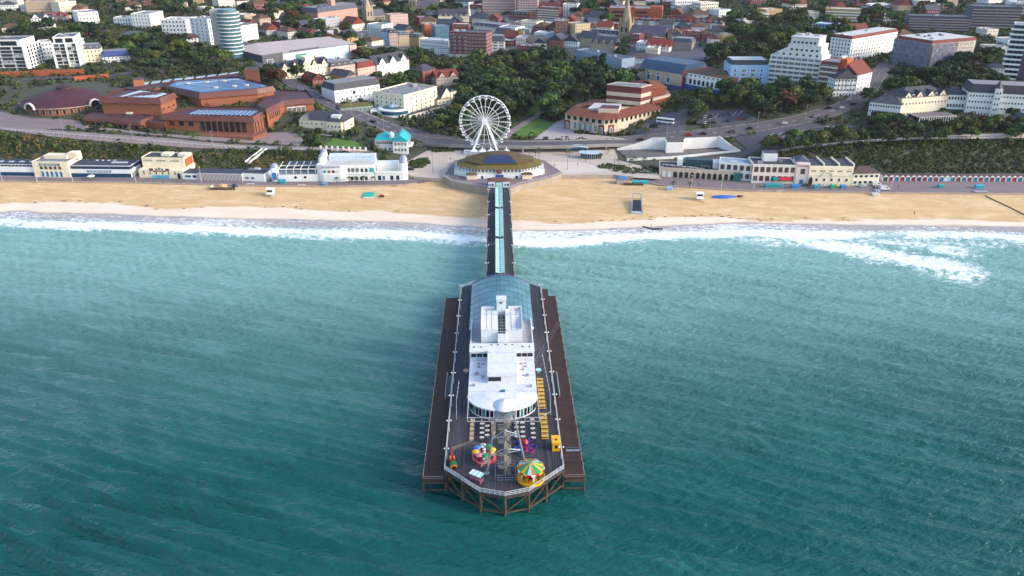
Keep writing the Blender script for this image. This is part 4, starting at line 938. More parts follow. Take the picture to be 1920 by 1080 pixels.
b = Bld('beach_office', 'low white flat roofed office between shutters and aquarium', 'building', (455, 339), (497, 341), 325, 10); W, H = b.W, b.H; b.block(0, W, 0, 10, 0, H, WHITE); b.flat(-.3, W + .3, -.3, 10, H, DKROOF, None); b.win(W_GRID, W * .22, 1., 2.2, 1.5); b.win(W_GRID, W * .47, 1., 2.2, 1.5); b.roofkit(0, W, 1, 9, H, 2)
# ---- the aquarium
b = Bld('aquarium', 'white art deco aquarium with grey domed corner towers and curved front', 'aquarium', (512, 341), (762, 338), 290, 14, z0=4.0); W, S = b.W, b.W / 250.
X = lambda p: (p - 512) * S
def dome_tower(x, y, r, h, dr=None):
    a = MB(); a.lathe([(r, -1), (r, h), (r * .9, h + .01)], 16, (x, y)); a.build('tower', WHITE, b.o, True)
    a = MB(); a.lathe([((dr or r) * math.cos(R(k * 15)), h + (dr or r) * math.sin(R(k * 15))) for k in range(6)] + [(.02, h + (dr or r))], 16, (x, y)); a.build('dome', mat('grey_dome', '#8d929e', .45, .15, .6), b.o, True)
dome_tower(X(516), 2, 2.1, 7.5); b.win(win_mesh(WHITE, mat('poster_blue', '#1f6fae', .5, .5, 2.), .03), X(516), 1., 2.6, 4.2, 'f', -.15, 'poster')
b.block(X(523), X(596), 0, 12, 0, 4.0, WHITE); b.block(X(523), X(596), -.1, 12, 4.0, 4.3, mat('deck_grey', '#6f7780', .8), 'terrace_floor')
for k in range(6):
    a = MB(); x = X(525 + k * 13.6); a.bar((x, .2, 4.3), (x, .2, 6.8), .25, .25); a.bar((x, .2, 6.8), (x, 11.5, 7.6), .25, .3); a.build('pergola_frame', WHITE, b.o)
a = MB(); a.box(X(523), X(596), 5.5, 5.8, 6.9, 7.3); a.box(X(523), X(596), .1, .4, 6.5, 6.9); a.build('pergola_beam', WHITE, b.o)
b.block(X(535), X(598), 6, 14, 4.3, 7.2, mat('dark_terrace', '#323844', .6, .3, .8), 'rear_hall')
for k in range(2): a = MB(); a.lathe([(.01, 0), (.75, 0)], 14); q = a.build('porthole', GLASS, b.o); q.rotation_euler = (R(90), 0, 0); q.location = (X(555 + 18 * k), -.08, 2.3)
b.block(X(596), X(612), .4, 13, 0, 9, WHITE)
pl = [(X(598), 1.0), (X(601), -.4), (X(608), -1.2), (X(640), -1.4), (X(648), -.9), (X(653), 0.), (X(700), 0), (X(704), .8), (X(704), 12), (X(598), 12)]
a = MB(); a.prism(pl, -1, 8.8); a.build('main_wall', WHITE, b.o)
for z in (3.9, 7.4): a = MB(); a.prism([(p[0] + (-.15 if i in (0, 9) else .15 if i in (7, 8) else 0), p[1] - (.25 if i < 7 else 0)) for i, p in enumerate(pl)], z, z + .35); a.build('string_course', WHITE, b.o)
a = MB(); a.prism([(p[0], p[1]) for p in pl], 8.8, 8.9); a.build('roof', ROOFW, b.o)
lettering('OCEANARIUM', mat('sign_navy_letters', '#29406b', .5), b.o, (X(624), -1.55, 8.0), 1.5, width=9.5)
for k, c_ in enumerate(('#c9cdd2', '#2f84a6', '#a8553c', '#3a3a40', '#c0c6c8', '#8fa5b0')):
    a = MB(); a.lathe([(.01, 0), (.85, 0)], 14); q = a.build('round_picture', mat('picture' + str(k), c_, .5, .4, 1.5), b.o); q.rotation_euler = (R(90), 0, 0); q.location = (X(603 + 8.2 * k), [-.62, -1.28, -1.36, -1.42, -1.48, -.98][k], 5.6)
for k in range(3): b.win(W_GRID, X(655 + 8 * k), 4.7, 1.9, 2.4, 'f', 0)
b.win(W_ARCH, X(680), 4.8, 1.8, 2.2); b.win(W_ARCH, X(688), 4.8, 1.8, 2.2); b.win(win_mesh(WHITE, mat('poster_teal', '#2f9ca6', .5, .5, 2.), .03), X(698), 4.6, 2.6, 2.4, name='poster')
for k in range(4): b.win(W_DARK, X(660 + 9 * k), .4, 1.4, 1.9)
b.block(X(615), X(662), 8, 13.5, 8.9, 11.5, mat('glass_gallery', '#b9cad4', .3, .15, .5), 'glazed_gallery'); b.block(X(662), X(702), 8, 13.5, 8.9, 11.2, mat('glass_gallery_blue', '#a9c4d6', .3, .15, .5), 'glazed_gallery')
a = MB()
for k in range(30): x = X(615 + 87 * k / 29); a.box(x - .05, x + .05, 7.93, 13.55, 8.9, 11.56)
a.build('glazing_bars', WHITE, b.o)
dome_tower(X(604), 4.2, 1.7, 12.0); dome_tower(X(606), 9.5, 1.7, 13.4)
b.block(X(704), X(757), 0, 12, 0, 4.2, WHITE); b.block(X(706), X(745), 3, 12, 4.2, 7.6, WHITE, 'upper_storey'); b.block(X(704), X(757), -.3, .2, 3.9, 5.2, WHITE, 'parapet'); b.block(X(705), X(746), .5, 3, 4.2, 4.3, DKROOF, 'balcony_floor')
dome_tower(X(757), 2.4, 2.2, 9.2); dome_tower(X(756), 7.5, 1.9, 9.8)
for x in (712, 720, 735, 746): b.win(W_DARK if x != 720 else W_BLUE, X(x), .3, 1.6, 2.4)
# ---- teal roofed restaurant
b = Bld('seafront_restaurant', 'white restaurant with bright teal hipped roof above the aquarium', 'building', (705, 284), (766, 284), 262, 15, z0=6.0); W, H = b.W, b.H
TEAL = mat('teal_roof', '#1f9a9c', .5, .12, .5)
b.block(0, W, 0, 13, 0, H, WHITE); b.rows(W_GRID, W * .02, W * .6, 9, [H * .62], 1.2, 1.9); b.hip(0, W * .62, 0, 13, H, 3.2, TEAL, .6); b.block(W * .55, W, -2.5, 12, 0, H * .96, WHITE, 'wing'); b.hip(W * .55, W, -2.5, 12, H * .96, 3.8, TEAL, .6, True)
b.rows(W_GRID, W * .58, W * .98, 4, [H * .12, H * .6], 1.4, 1.7, 'f', -2.5); b.rows(W_GRID, 0, 11, 4, [H * .12, H * .58], 1.4, 1.8, 'r', W); b.block(W, W + 2.4, -2, 9, H * .45, H * .5, WHITE, 'balcony'); b.rows(W_DARK, W * .1, W * .5, 3, [H * .12], .8, 1.4)
a = MB(); a.lathe([(1.5, H), (1.5, H + 3.2), (.02, H + 4.6)], 8, (W * .5, 2)); a.build('cupola', WHITE, b.o)
# ================================================================== entrance pavilion, apron and the big wheel
ap = [at(*p, DK) for p in ((832, 330), (846, 340), (914, 352.5), (958, 352.5), (975, 346), (1036, 332), (1056, 324), (1020, 300), (852, 300))]
AP = thing('pier_apron', 'raised concrete apron with white railing around the pier entrance pavilion', 'terrace', (0, 0, 0))
a = MB(); a.prism(ap, 2.5, DK - .02, top=1); a.build('retaining_wall', [mat('apron_concrete', '#8f8578', .9, .15, .4), TARM], AP)
railing('apron_railing', ap[:7], AP, RAILW, 1.1, 1.8, (.5, 1.1), .09)
pl_ = [at(*p, 5.05) for p in ((735, 318), (778, 333), (826, 336), (1062, 330), (1150, 329), (1188, 333))]
a = MB()
for i in range(5): p, q = pl_[i], pl_[i + 1]; a.face([(p[0], p[1], 2.5), (q[0], q[1], 2.5), (q[0], q[1], 5.5), (p[0], p[1], 5.5)]); a.face([(p[0], p[1], 5.5), (q[0], q[1], 5.5), (q[0], q[1] + .5, 5.5), (p[0], p[1] + .5, 5.5)]); a.face([(q[0], q[1] + .5, 5.0), (p[0], p[1] + .5, 5.0), (p[0], p[1] + .5, 5.5), (q[0], q[1] + .5, 5.5)])
tag(a.build('plaza_wall', mat('plaza_wall_stone', '#a3968a', .9, .15, .4)), 'stone retaining wall between the sand and the pale plaza', 'wall')
cx, cy = at(936, 318, 8.5); cy += 4
EP = thing('entrance_pavilion', 'octagonal white pier entrance pavilion with mossy two tier roof and solar panels', 'pavilion', (cx, cy, DK), PTH)
def octo(rx, ry, k=.42): return [(rx, -ry * k), (rx, ry * k), (rx * k * 1.3, ry), (-rx * k * 1.3, ry), (-rx, ry * k), (-rx, -ry * k), (-rx * k * 1.3, -ry), (rx * k * 1.3, -ry)]
MOSS = mat('mossy_roof', '#665a24', .9, .3, .35, col2='#544a28'); MOSS2 = mat('mossy_roof_brown', '#594a28', .9, .3, .35, col2='#4b3b30')
a = MB(); a.prism(octo(24, 13.4), -1, 2.4); a.build('wall', WHITE, EP); a = MB(); a.prism(octo(21.2, 11.8), 2.4, 4.9); a.build('upper_wall', WHITE, EP)
def oct_roof(r0, r1, z0, z1, m, name='roof'):
    o0, o1 = octo(*r0), octo(*r1)
    for i in range(8):
        j = (i + 1) % 8; a = MB(); a.face([(*o0[i], z0), (*o0[j], z0), (*o1[j], z1), (*o1[i], z1)]); a.build(name, m, EP)
    a = MB(); a.face([(*p, z0 - .01) for p in o0][::-1]); a.face([(*p, z1) for p in o1]); a.build('roof_deck', m, EP)
oct_roof((22.6, 12.9), (17.5, 9.0), 4.7, 6.5, MOSS, 'roof_slope'); a = MB(); a.prism(octo(17.6, 9.1), 6.4, 7.0); a.build('clerestory', mat('clerestory_dark', '#3d3a34', .6), EP); oct_roof((18.4, 9.8), (5.8, 2.2), 6.9, 10.7, MOSS2, 'roof_slope')
sp = MB().box(-.72, .72, -.46, .46, 0, .06).build('solar_panel', mat('solar_blue', '#233a66', .25, .2, 1., spec=.6), None, link=False)
sl_ = math.atan2(3.8, 7.6)
for r_ in range(5):
    for k in range(9 - (r_ // 2) * 2 + 2):
        nn = 9 - (r_ // 2) * 2 + 2; t = .1 + r_ * .155; q = inst('solar_panel', sp, EP, ((k - (nn - 1) / 2) * 1.55, -9.8 + 7.6 * t, 6.95 + 3.8 * t + .08)); q.rotation_euler[0] = sl_
o2 = octo(21.2, 11.8)
for i in range(8):
    a_, c_ = Vector(o2[i]), Vector(o2[(i + 1) % 8]); d = (c_ - a_); nn = max(2, int(d.length / 1.9))
    for k in range(nn):
        p = a_.lerp(c_, (k + .5) / nn); inst('window', W_GRID, EP, (p.x, p.y, 2.7), math.atan2(d.y, d.x), (1.5, 1, 1.8))
railing('balcony_railing', octo(23.6, 13.1) + [octo(23.6, 13.1)[0]], EP, RAILW, .9, 1.4, (.45, .9), .07, 2.4)
for x, w_, m in ((-16, 2.2, BLU), (-13, 2.4, BLU), (0, 4.2, mat('pavilion_blue', '#1f4f96', .5)), (9, 1.2, PDARK), (12, 1., PDARK), (-9, 1, PDARK)): a = MB(); a.box(x - w_ / 2, x + w_ / 2, -13.5, -13.3, 0, 2.1 if w_ > 2 else 1.4); a.build('door' if w_ > 2 else 'window', m, EP)
for x in (-14.5, 14.5): a = MB(); a.box(x - 2.6, x + 2.6, -15, -12.5, 0, 2.4); a.mat(1).hip(x - 2.6, x + 2.6, -15, -12, 2.4, 1.0, .3); a.build('kiosk_wing', [CREAM, MOSS2], EP)
a = MB(); a.box(-1.1, 1.1, -13.6, -12.6, 2.6, 4.6); a.build('porch', mat('porch_brown', '#6e4b3c', .8), EP)
wx, wz = atY(909, 226.7, 451); WR = 14.6; WH = thing('ferris_wheel', 'tall white ferris wheel behind the pier entrance pavilion', 'ferris wheel', (wx, 451, 5.0)); hz = wz - 5
FW = mat('wheel_white', '#d3d7da', .45, .05)
a = MB()
for rr in (WR, WR - 1.15):
    for y in (-.75, .75):
        for k in range(48): t0, t1 = R(7.5 * k), R(7.5 * k + 7.5); a.tube((rr * math.cos(t0), y, hz + rr * math.sin(t0)), (rr * math.cos(t1), y, hz + rr * math.sin(t1)), .14 if rr == WR else .08, None, 5)
a.build('rim', FW, WH)
a = MB(); rr = 8.2
for k in range(48): t0, t1 = R(7.5 * k), R(7.5 * k + 7.5); a.tube((rr * math.cos(t0), 0, hz + rr * math.sin(t0)), (rr * math.cos(t1), 0, hz + rr * math.sin(t1)), .14, None, 5)
a.build('inner_ring', FW, WH)
spk = MB()
for y0, y1 in ((-1.3, -.75), (1.3, .75)): spk.tube((0, y0, .8), (0, y1, WR), .13, .1, 5)
for z in (4, 7, 10, 12.5): spk.bar((0, -1, z), (0, 1, z), .12, .12)
spk = spk.build('spoke', FW, None, link=False)
gon = MB(); gon.lathe([(.02, -2.0), (.75, -1.9), (.95, -1.2), (.95, -.9)], 8); gon.mat(1).lathe([(.9, -.9), (.9, -.3)], 8); gon.mat(0).lathe([(1., -.3), (.6, .1), (.05, .2)], 8); gon = gon.build('gondola', [FW, GLASS], None, link=False)
for k in range(24):
    t = R(15 * k + 3); q = inst('spoke', spk, WH, (0, 0, hz)); q.rotation_euler[1] = t; inst('gondola', gon, WH, ((WR - .2) * math.sin(t), 0, hz + (WR - .2) * math.cos(t) - .1))
a = MB(); a.tube((0, -2.2, hz), (0, 2.2, hz), 1.0, None, 14); a.tube((0, -2.5, hz), (0, -2.2, hz), 1.7, None, 16); a.build('hub', FW, WH)
for sx in (-1, 1):
    for sy in (-1, 1): a = MB(); a.tube((sx * 7.8, sy * 4.2, 0), (sx * .5, sy * 2.0, hz), .62, .45, 8); a.build('leg', FW, WH)
a = MB(); a.box(-12.5, 12.5, -5.5, 5.5, -.3, 1.0); a.box(-11, 11, -5.2, -4.6, 1., 2.3); a.build('platform', FW, WH)
for k, x in enumerate((-6.5, -1.5, 3.5, 12.5)):
    c = thing('white_marquee', 'small white peaked marquee at the foot of the ferris wheel', 'marquee', (wx + x, 444.5 - (k == 3) * 1, 5.05), 0, 'peaked marquees by the wheel'); a = MB()
    for x_ in (-1.8, 1.8):
        for y_ in (-1.8, 1.8): a.tube((x_, y_, 0), (x_, y_, 2.4), .06, None, 4)
    a.build('frame', FW, c); a = MB(); a.face([(-2, -2, 2.3), (2, -2, 2.3), (.3, -.3, 3.6), (-.3, -.3, 3.6)])
    for r_ in range(1, 4): a.face([tuple((Matrix.Rotation(R(90 * r_), 3, 'Z') @ Vector(p))) for p in ((-2, -2, 2.3), (2, -2, 2.3), (.3, -.3, 3.6), (-.3, -.3, 3.6))])
    a.lathe([(.42, 3.6), (.02, 5.2)], 4); a.build('canopy', FW, c)
# ---- flyover carrying the road behind the wheel
FL = thing('flyover', 'low concrete road flyover with parapets passing behind the ferris wheel', 'bridge', (0, 0, 0)); CONC = mat('concrete', '#8b8681', .9, .12, .4)
fl = [at(*p, 8.6) for p in ((790, 259), (850, 266), (910, 269.5), (980, 271), (1060, 270), (1130, 266), (1180, 262))]
rowL, rowR = [], []
for i, p in enumerate(fl):
    d = Vector(fl[min(i + 1, 6)]) - Vector(fl[max(i - 1, 0)]); d.normalize(); nn = Vector((-d.y, d.x)); z = [6.4, 7.8, 8.6, 8.6, 8.6, 8.2, 6.8][i]; rowL.append((p[0] + nn.x * 6, p[1] + nn.y * 6, z)); rowR.append((p[0] - nn.x * 6, p[1] - nn.y * 6, z))
a = MB()
for i in range(6): l0, l1, r0, r1 = rowL[i], rowL[i + 1], rowR[i], rowR[i + 1]; dn = lambda p: (p[0], p[1], p[2] - 1.1); a.mat(1).face([r0, r1, l1, l0]); a.mat(0).face([dn(r0), dn(r1), r1, r0]); a.face([l0, l1, dn(l1), dn(l0)]); a.face([dn(l0), dn(l1), dn(r1), dn(r0)])
a.build('bridge_deck', [CONC, ASPH], FL)
for row in (rowL, rowR):
    a = MB()
    for i in range(6): a.bar((row[i][0], row[i][1], row[i][2] + .45), (row[i + 1][0], row[i + 1][1], row[i + 1][2] + .45), .3, .9)
    a.build('parapet', CONC, FL)
for i in (1, 2, 3, 4, 5):
    for row in (rowL, rowR): a = MB(); p = row[i]; a.tube((p[0], p[1] + (.8 if row is rowR else -.8), 3), (p[0], p[1] + (.8 if row is rowR else -.8), p[2] - 1), .5, None, 8); a.build('pier_column', CONC, FL)
a = MB(); a.box(rowL[0][0] - 8, rowL[1][0] + 2, rowL[1][1] - 4, rowL[1][1] - 3, 3, 7.0); a.build('abutment', CONC, FL)
# ================================================================== conference centre and round hall on the west cliff
def traced(name, label, cat, c, z):
    x, y = at(*c, z); o = thing(name, label, cat, (x, y, z)); o['oz'] = z; return o
def tprism(o, pts, zr, z0, z1, mats, name='wall', top=None):
    """block whose plan is traced at level zr"""
    P = [at(*p, zr) for p in pts]; lx, ly, lz = o.location
    if sum(P[i][0] * P[(i + 1) % len(P)][1] - P[(i + 1) % len(P)][0] * P[i][1] for i in range(len(P))) < 0: P = P[::-1]
    PLOTS.append(P); a = MB(); a.prism([(p[0] - lx, p[1] - ly) for p in P], z0 - lz, z1 - lz, top); return a.build(name, mats, o), P
def fascia(o, pts, zr, h, out, m, ribs=True):
    """sloping ribbed metal eaves round a traced roof"""
    lx, ly, lz = o.location; P = [Vector(at(*p, zr)) for p in pts]
    if sum(P[i].x * P[(i + 1) % len(P)].y - P[(i + 1) % len(P)].x * P[i].y for i in range(len(P))) < 0: P = P[::-1]
    n = len(P)
    def off(d):
        Q = []
        for i in range(n):
            e0 = (P[i] - P[i - 1]).normalized(); e1 = (P[(i + 1) % n] - P[i]).normalized(); n0 = Vector((e0.y, -e0.x)); n1 = Vector((e1.y, -e1.x)); b_ = (n0 + n1); b_ = b_ / max(.3, b_.length) ; k = 1 / max(.5, b_.dot(n1)); Q.append(P[i] + b_ * d * k)
        return Q
    Q = off(out)
    for i in range(n):
        j = (i + 1) % n; a = MB(); p, q, r, s_ = P[i], P[j], Q[j], Q[i]; f = lambda v, z: (v.x - lx, v.y - ly, z - lz)
        a.face([f(s_, zr - h), f(r, zr - h), f(q, zr + .3), f(p, zr + .3)]); a.face([f(p, zr - h - .02), f(q, zr - h - .02), f(r, zr - h), f(s_, zr - h)]); 
        if ribs:
            k = int((q - p).length / 1.1)
            for t in range(1, k): u = t / k; A = s_.lerp(r, u); B_ = p.lerp(q, u); a.bar((A.x - lx, A.y - ly, zr - h + .05 - lz), (B_.x - lx, B_.y - ly, zr + .36 - lz), .16, .14)
        a.build('fascia_panel', m, o)
FAS = mat('copper_fascia', '#64382f', .55, .2, .6); BICB = mat('bic_brick', '#87523a', .9, .16, .6); BICR = mat('bic_maroon_roof', '#4a2c32', .7, .18, .4); BLUER = mat('blue_glazed_roof', '#2b4a72', .35, .25, .25, col2='#42668f'); SKYL = mat('skylight_strip', '#9db4c2', .3, .25, .5)
o = traced('conference_centre', 'sprawling brick conference centre with ribbed copper eaves and blue glazed roofs', 'building', (370, 245), 14)
A_ = [(188, 183), (299, 185), (327, 174), (234, 167)]
tprism(o, A_, 31, 20, 30.6, [BICB, BICR], top=1); fascia(o, A_, 31, 3.0, 1.3, FAS)
tprism(o, [(224, 181), (290, 183), (312, 175.5), (262, 170)], 31.2, 31, 31.35, [SKYL], 'roof_glazing')
for k in range(6): tprism(o, [(232 + k * 11, 181 - k * .8), (238 + k * 11, 181 - k * .8), (272 + k * 7, 172), (268 + k * 7, 172)], 31.6, 31.3, 31.6, [BICR], 'roof_rib')
B_ = [(307, 161), (374, 175.5), (482, 167), (512, 162), (443, 143.6), (320, 152)]
tprism(o, B_, 30.5, 19, 30.1, [BICB, BICR], top=1); fascia(o, B_, 30.5, 3.0, 1.3, FAS)
tprism(o, [(316, 161.5), (376, 173), (478, 165), (500, 161), (442, 146), (330, 153)], 30.7, 30.4, 30.8, [BLUER], 'glazed_roof')
a = None
for (p, q) in (((346, 157), (430, 167)), ((395, 149.5), (492, 162)), ((330, 158), (450, 148))):
    x0, y0 = at(*p, 31); x1, y1 = at(*q, 31); a = MB(); a.bar((x0 - o.location.x, y0 - o.location.y, 31 - 14), (x1 - o.location.x, y1 - o.location.y, 31 - 14), .5, .3); a.build('roof_walkway', SKYL, o)
for p in ((352, 157), (388, 154.5), (420, 152), (405, 165), (440, 162), (463, 160)):
    x, y = at(*p, 31); a = MB(); a.box(-1.1, 1.1, -.7, .7, 16.8, 17.8); q = a.build('roof_vent', OFFW, o); q.location = (x - o.location.x, y - o.location.y, 0)
C_ = [(304, 215), (380, 217), (474, 219.5), (500, 206), (482, 200), (366, 201)]
tprism(o, C_, 24, 11, 23.6, [BICB, BICR], top=1); fascia(o, C_, 24, 2.8, 1.2, FAS)
tprism(o, [(352, 214), (470, 216.5), (484, 208), (372, 206)], 24.1, 23.9, 24.3, [BLUER], 'glazed_roof')
for k in range(14):
    x0, y0 = at(356 + k * 8.5, 214.2 + k * .2, 24.4); x1, y1 = at(374 + k * 8.0, 206.4 + k * .15, 24.4); a = MB(); a.bar((x0 - o.location.x, y0 - o.location.y, 10.35), (x1 - o.location.x, y1 - o.location.y, 10.35), .25, .2); a.build('glazing_bar', SKYL, o)
D_ = [(499, 205), (531, 189.5), (587, 185), (575, 171), (512, 168), (482, 196)]
tprism(o, D_, 25.5, 9, 25.1, [BICB, BICR], top=1); fascia(o, D_, 25.5, 2.8, 1.2, FAS)
E_ = [(157, 220), (262, 228), (285, 218), (262, 210), (172, 209)]
tprism(o, E_, 21.5, 12, 21.2, [BICB, BICR], top=1); fascia(o, E_, 21.5, 1.6, 1.0, FAS)
tprism(o, [(262, 226), (310, 231), (310, 214), (285, 214)], 20.5, 11, 20.5, [BICB, BICR], top=1)
tprism(o, [(205, 168), (250, 160), (440, 136), (452, 142), (330, 153), (300, 163), (240, 168)], 30, 20, 29.5, [BICB, BICR], 'rear_range', top=1)
for k in range(9): x = 262 + k * 21; tprism(o, [(x, 158.5 - k * 2.6), (x + 16, 156.5 - k * 2.6), (x + 18, 152.5 - k * 2.3), (x + 3, 154.5 - k * 2.3)], 29.9, 29.5, 29.9, [SKYL], 'rooflight')
tprism(o, [(249, 151), (268, 149), (268, 144), (250, 146)], 33.5, 28, 33.5, [BICB, BICR], 'plant_room', top=1); tprism(o, [(457, 131), (486, 131.5), (484, 125), (460, 125)], 37, 18, 37, [BICB, BICR], 'lift_tower', top=1)
tprism(o, [(160, 242), (262, 251), (330, 256), (474, 259), (500, 250), (500, 238), (330, 238), (170, 232)], 13.5, 8, 14.2, [mat('bic_terrace', '#7a4a3a', .9, .15, .4)], 'terrace_base')
def face_windows(o, p, q, zr, n, w, z0, h, mesh, name='window', u0=0., u1=1., out=.05):
    x0, y0 = at(*p, zr); x1, y1 = at(*q, zr); d = Vector((x1 - x0, y1 - y0)); rz = math.atan2(d.y, d.x); nn = Vector((d.y, -d.x)).normalized() * out
    for k in range(n):
        u = u0 + (u1 - u0) * (k + .5) / n; inst(name, mesh, o, (x0 + d.x * u + nn.x - o.location.x, y0 + d.y * u + nn.y - o.location.y, z0 - o.location.z), rz, (w, 1, h))
W_BIG = win_mesh(BICB, GLASS, .05, .15)
face_windows(o, (304, 215), (474, 219.5), 24, 8, 3.2, 14.4, 6.6, W_BIG, u0=.40, u1=.92); face_windows(o, (304, 215), (474, 219.5), 24, 3, 3.4, 17.5, 3., W_BIG, u0=.04, u1=.36)
face_windows(o, (474, 219.5), (500, 206), 24, 5, 1.4, 14, 7, W_BIG); face_windows(o, (499, 205), (531, 189.5), 25.5, 6, 1.2, 18.6, 3.2, W_DARK, u0=.1, u1=.75); face_windows(o, (531, 189.5), (587, 185), 25.5, 4, 2.6, 14.5, 7, W_GRID, u0=.1, u1=.72); face_windows(o, (157, 220), (262, 228), 21.5, 9, 2.4, 16.6, 2.2, W_DARK, u0=.1, u1=.97); face_windows(o, (262, 228), (285, 218), 21.5, 3, 2.4, 16.6, 2.2, W_DARK); face_windows(o, (304, 231), (310, 231), 20.5, 1, 1.5, 15, 3, W_DARK); face_windows(o, (299, 186), (327, 175), 31, 3, 1.2, 24, .8, W_DARK, 'vent')
for p in ((237, 206), (254, 206), (275, 206), (240, 214), (246, 214)):
    x, y = at(*p, 22); a = MB(); a.box(-.8, .8, -.5, .5, 8.0, 9.2); q = a.build('air_handler', OFFW, o); q.location = (x - o.location.x, y - o.location.y, 0)
# round hall
rx, ry = at(97, 207, 22); ry += 20; RH = thing('round_hall', 'round brick hall with broad maroon conical roof and arched porches', 'building', (rx, ry, 20.5)); MAR = mat('maroon_roof', '#451f28', .75, .15, .5)
a = MB(); a.lathe([(25.5, -4), (25.5, 4.2)], 40); a.build('wall', BICB, RH)
for k in range(40):
    t = R(9 * k + 4.5)
    if math.sin(t) < .3: inst('arched_window', W_ARCHD, RH, (25.5 * math.cos(t), 25.5 * math.sin(t), .1), t + R(90), (2.2, 1, 3.2))
for k in range(24):
    t0, t1 = R(15 * k), R(15 * k + 15); a = MB()
    for (r0, z0, r1, z1) in ((27, 4.0, 19, 7.6), (19, 7.6, 5, 11.2)): a.face([(r0 * math.cos(t0), r0 * math.sin(t0), z0), (r0 * math.cos(t1), r0 * math.sin(t1), z0), (r1 * math.cos(t1), r1 * math.sin(t1), z1), (r1 * math.cos(t0), r1 * math.sin(t0), z1)])
    a.build('roof_segment', MAR, RH)
a = MB(); a.lathe([(27.1, 3.7), (27.2, 4.05)], 40); a.build('gutter', OFFW, RH); a = MB(); a.lathe([(5, 11), (5, 12.3), (5.6, 12.5), (3, 13.6), (.02, 14.0)], 16); a.build('lantern', mat('lantern_dark', '#3a2a30', .7), RH)
for ang in (-112, -28): t = R(ang); a = MB(); a.lathe([(4.0, -.3), (4.0, 1.0), (3.3, 1.0), (3.3, -.3)], 16, a0=0, a1=math.pi); q = a.build('porch_arch', OFFW, RH); q.rotation_euler = (R(90), 0, t + R(90)); q.location = (26.8 * math.cos(t), 26.8 * math.sin(t), 3.2); a = MB(); a.prism([(3.3 * math.cos(R(k * 15)), 3.3 * math.sin(R(k * 15))) for k in range(13)], 0, .3); q = a.build('porch_glass', GLASS, RH); q.rotation_euler = (R(90), 0, t + R(90)); q.location = (26.9 * math.cos(t), 26.9 * math.sin(t), 3.2)
# ================================================================== east promenade
b = Bld('arcaded_terrace', 'stone terrace with a row of dark arches and cafe tables on its roof', 'building', (1235, 331), (1388, 339), 320, 13, z0=4.0); W, H = b.W, b.H
ST = mat('arcade_stone', '#b9aa98', .9, .12, .4); b.block(0, W, 0, 13, 0, H, ST); b.flat(0, W, 0, 13, H, mat('dark_terrace_floor', '#33323c', .8, .2, .4), ST, .8)
for k in range(13):
    x = W * (.03 + .069 * (k + .5))
    b.win(W_ARCHD if k > 1 else arch_mesh(ST, WHITE), x, .02, W * .058, H * .8, 'f', 0)
b.block(W * .92, W, -1.2, 0, 0, H * .95, mat('teal_shop', '#1f5f5c', .5, .2), 'shop_kiosk')
b.block(W * .32, W * .66, 8, 13, H, H + 3.6, mat('dark_teal_block', '#27424c', .5, .2), 'roof_bar'); b.block(W * .22, W * .29, 8, 12, H, H + 3.4, WHITE, 'roof_lift'); b.block(W * .66, W * .76, 5, 12, H, H + 3.3, WHITE, 'roof_kitchen')
tb = None
for k in range(26):
    x, y = W * (.03 + .6 * ((k * .618) % 1)), 1.5 + 5.5 * ((k * .371) % 1); p = b.o.matrix_basis @ Vector((x, y, H + .08))
    t_ = thing('terrace_table', 'small pale table on the roof terrace above the stone arches', 'table', p, b.rz, 'roof terrace tables'); inst('table_top', tab_me, t_); inst('pedestal', leg_me, t_)
b2 = simple('seafront_house', 'white two storey house with five tall windows behind the arches', (1345, 335), (1407, 340), 308, 10, WHITE, rm=mat('blueish_felt', '#7f95a5', .8, .15), wm=W_BROWN, ww=2.1, wh=2.6, fl=2, cols=5, z0=4.0, kit=1)
b = simple('seafront_restaurant', 'long white two storey restaurant with red awnings on the promenade', (1408, 343), (1489, 345), 311, 14, mat('pinkish_white', '#d6c9c0', .85, .06), rm=DKROOF, wm=W_BROWN, ww=2., wh=2.7, fl=2, cols=7, z0=4.0, kit=4)
for x in (.70, .84): a = MB(); a.face([(b.W * x - 1.6, -1.6, 2.4), (b.W * x + 1.6, -1.6, 2.4), (b.W * x + 1.6, -.05, 3.8), (b.W * x - 1.6, -.05, 3.8)]); a.face([(b.W * x - 1.6, -1.6, 1.9), (b.W * x + 1.6, -1.6, 1.9), (b.W * x + 1.6, -1.6, 2.4), (b.W * x - 1.6, -1.6, 2.4)]); a.build('awning', mat('red_awning', '#a81c28', .6), b.o)
a = MB(); a.face([(b.W * .55 - 1.5, -1.5, 2.2), (b.W * .55 + 1.5, -1.5, 2.2), (b.W * .55 + 1.5, -.05, 3.6), (b.W * .55 - 1.5, -.05, 3.6)]); a.build('awning', mat('teal_awning', '#1f7674', .6), b.o)
b.block(b.W * .3, b.W * .62, 8, 13, b.H, b.H + 4.5, WHITE, 'roof_storey'); b.block(b.W * .3, b.W * .62, 7.9, 13.1, b.H + 4.5, b.H + 4.8, DKROOF, 'roof_storey_roof')
b = Bld('fish_restaurant', 'tall cream corner block with red script sign on its parapet', 'building', (1489, 345), (1513, 346), 306, 12, z0=4.0); W, H = b.W, b.H; b.block(0, W, -.4, 12, 0, H, mat('pinkish_white', '#d6c9c0')); b.hip(0, W, 2, 12, H, 2, ROOFBL, .3); b.win(W_BROWN, W / 2, H * .5, 2.2, 2.8, 'f', -.4); b.win(W_BLUE, W * .5, .05, 2.2, 2.8, 'f', -.4, 'door'); lettering("Harry Ramsden's", mat('red_letters', '#b81f24', .5), b.o, (W / 2, -.48, H * .88), 1.5, width=W * .86)
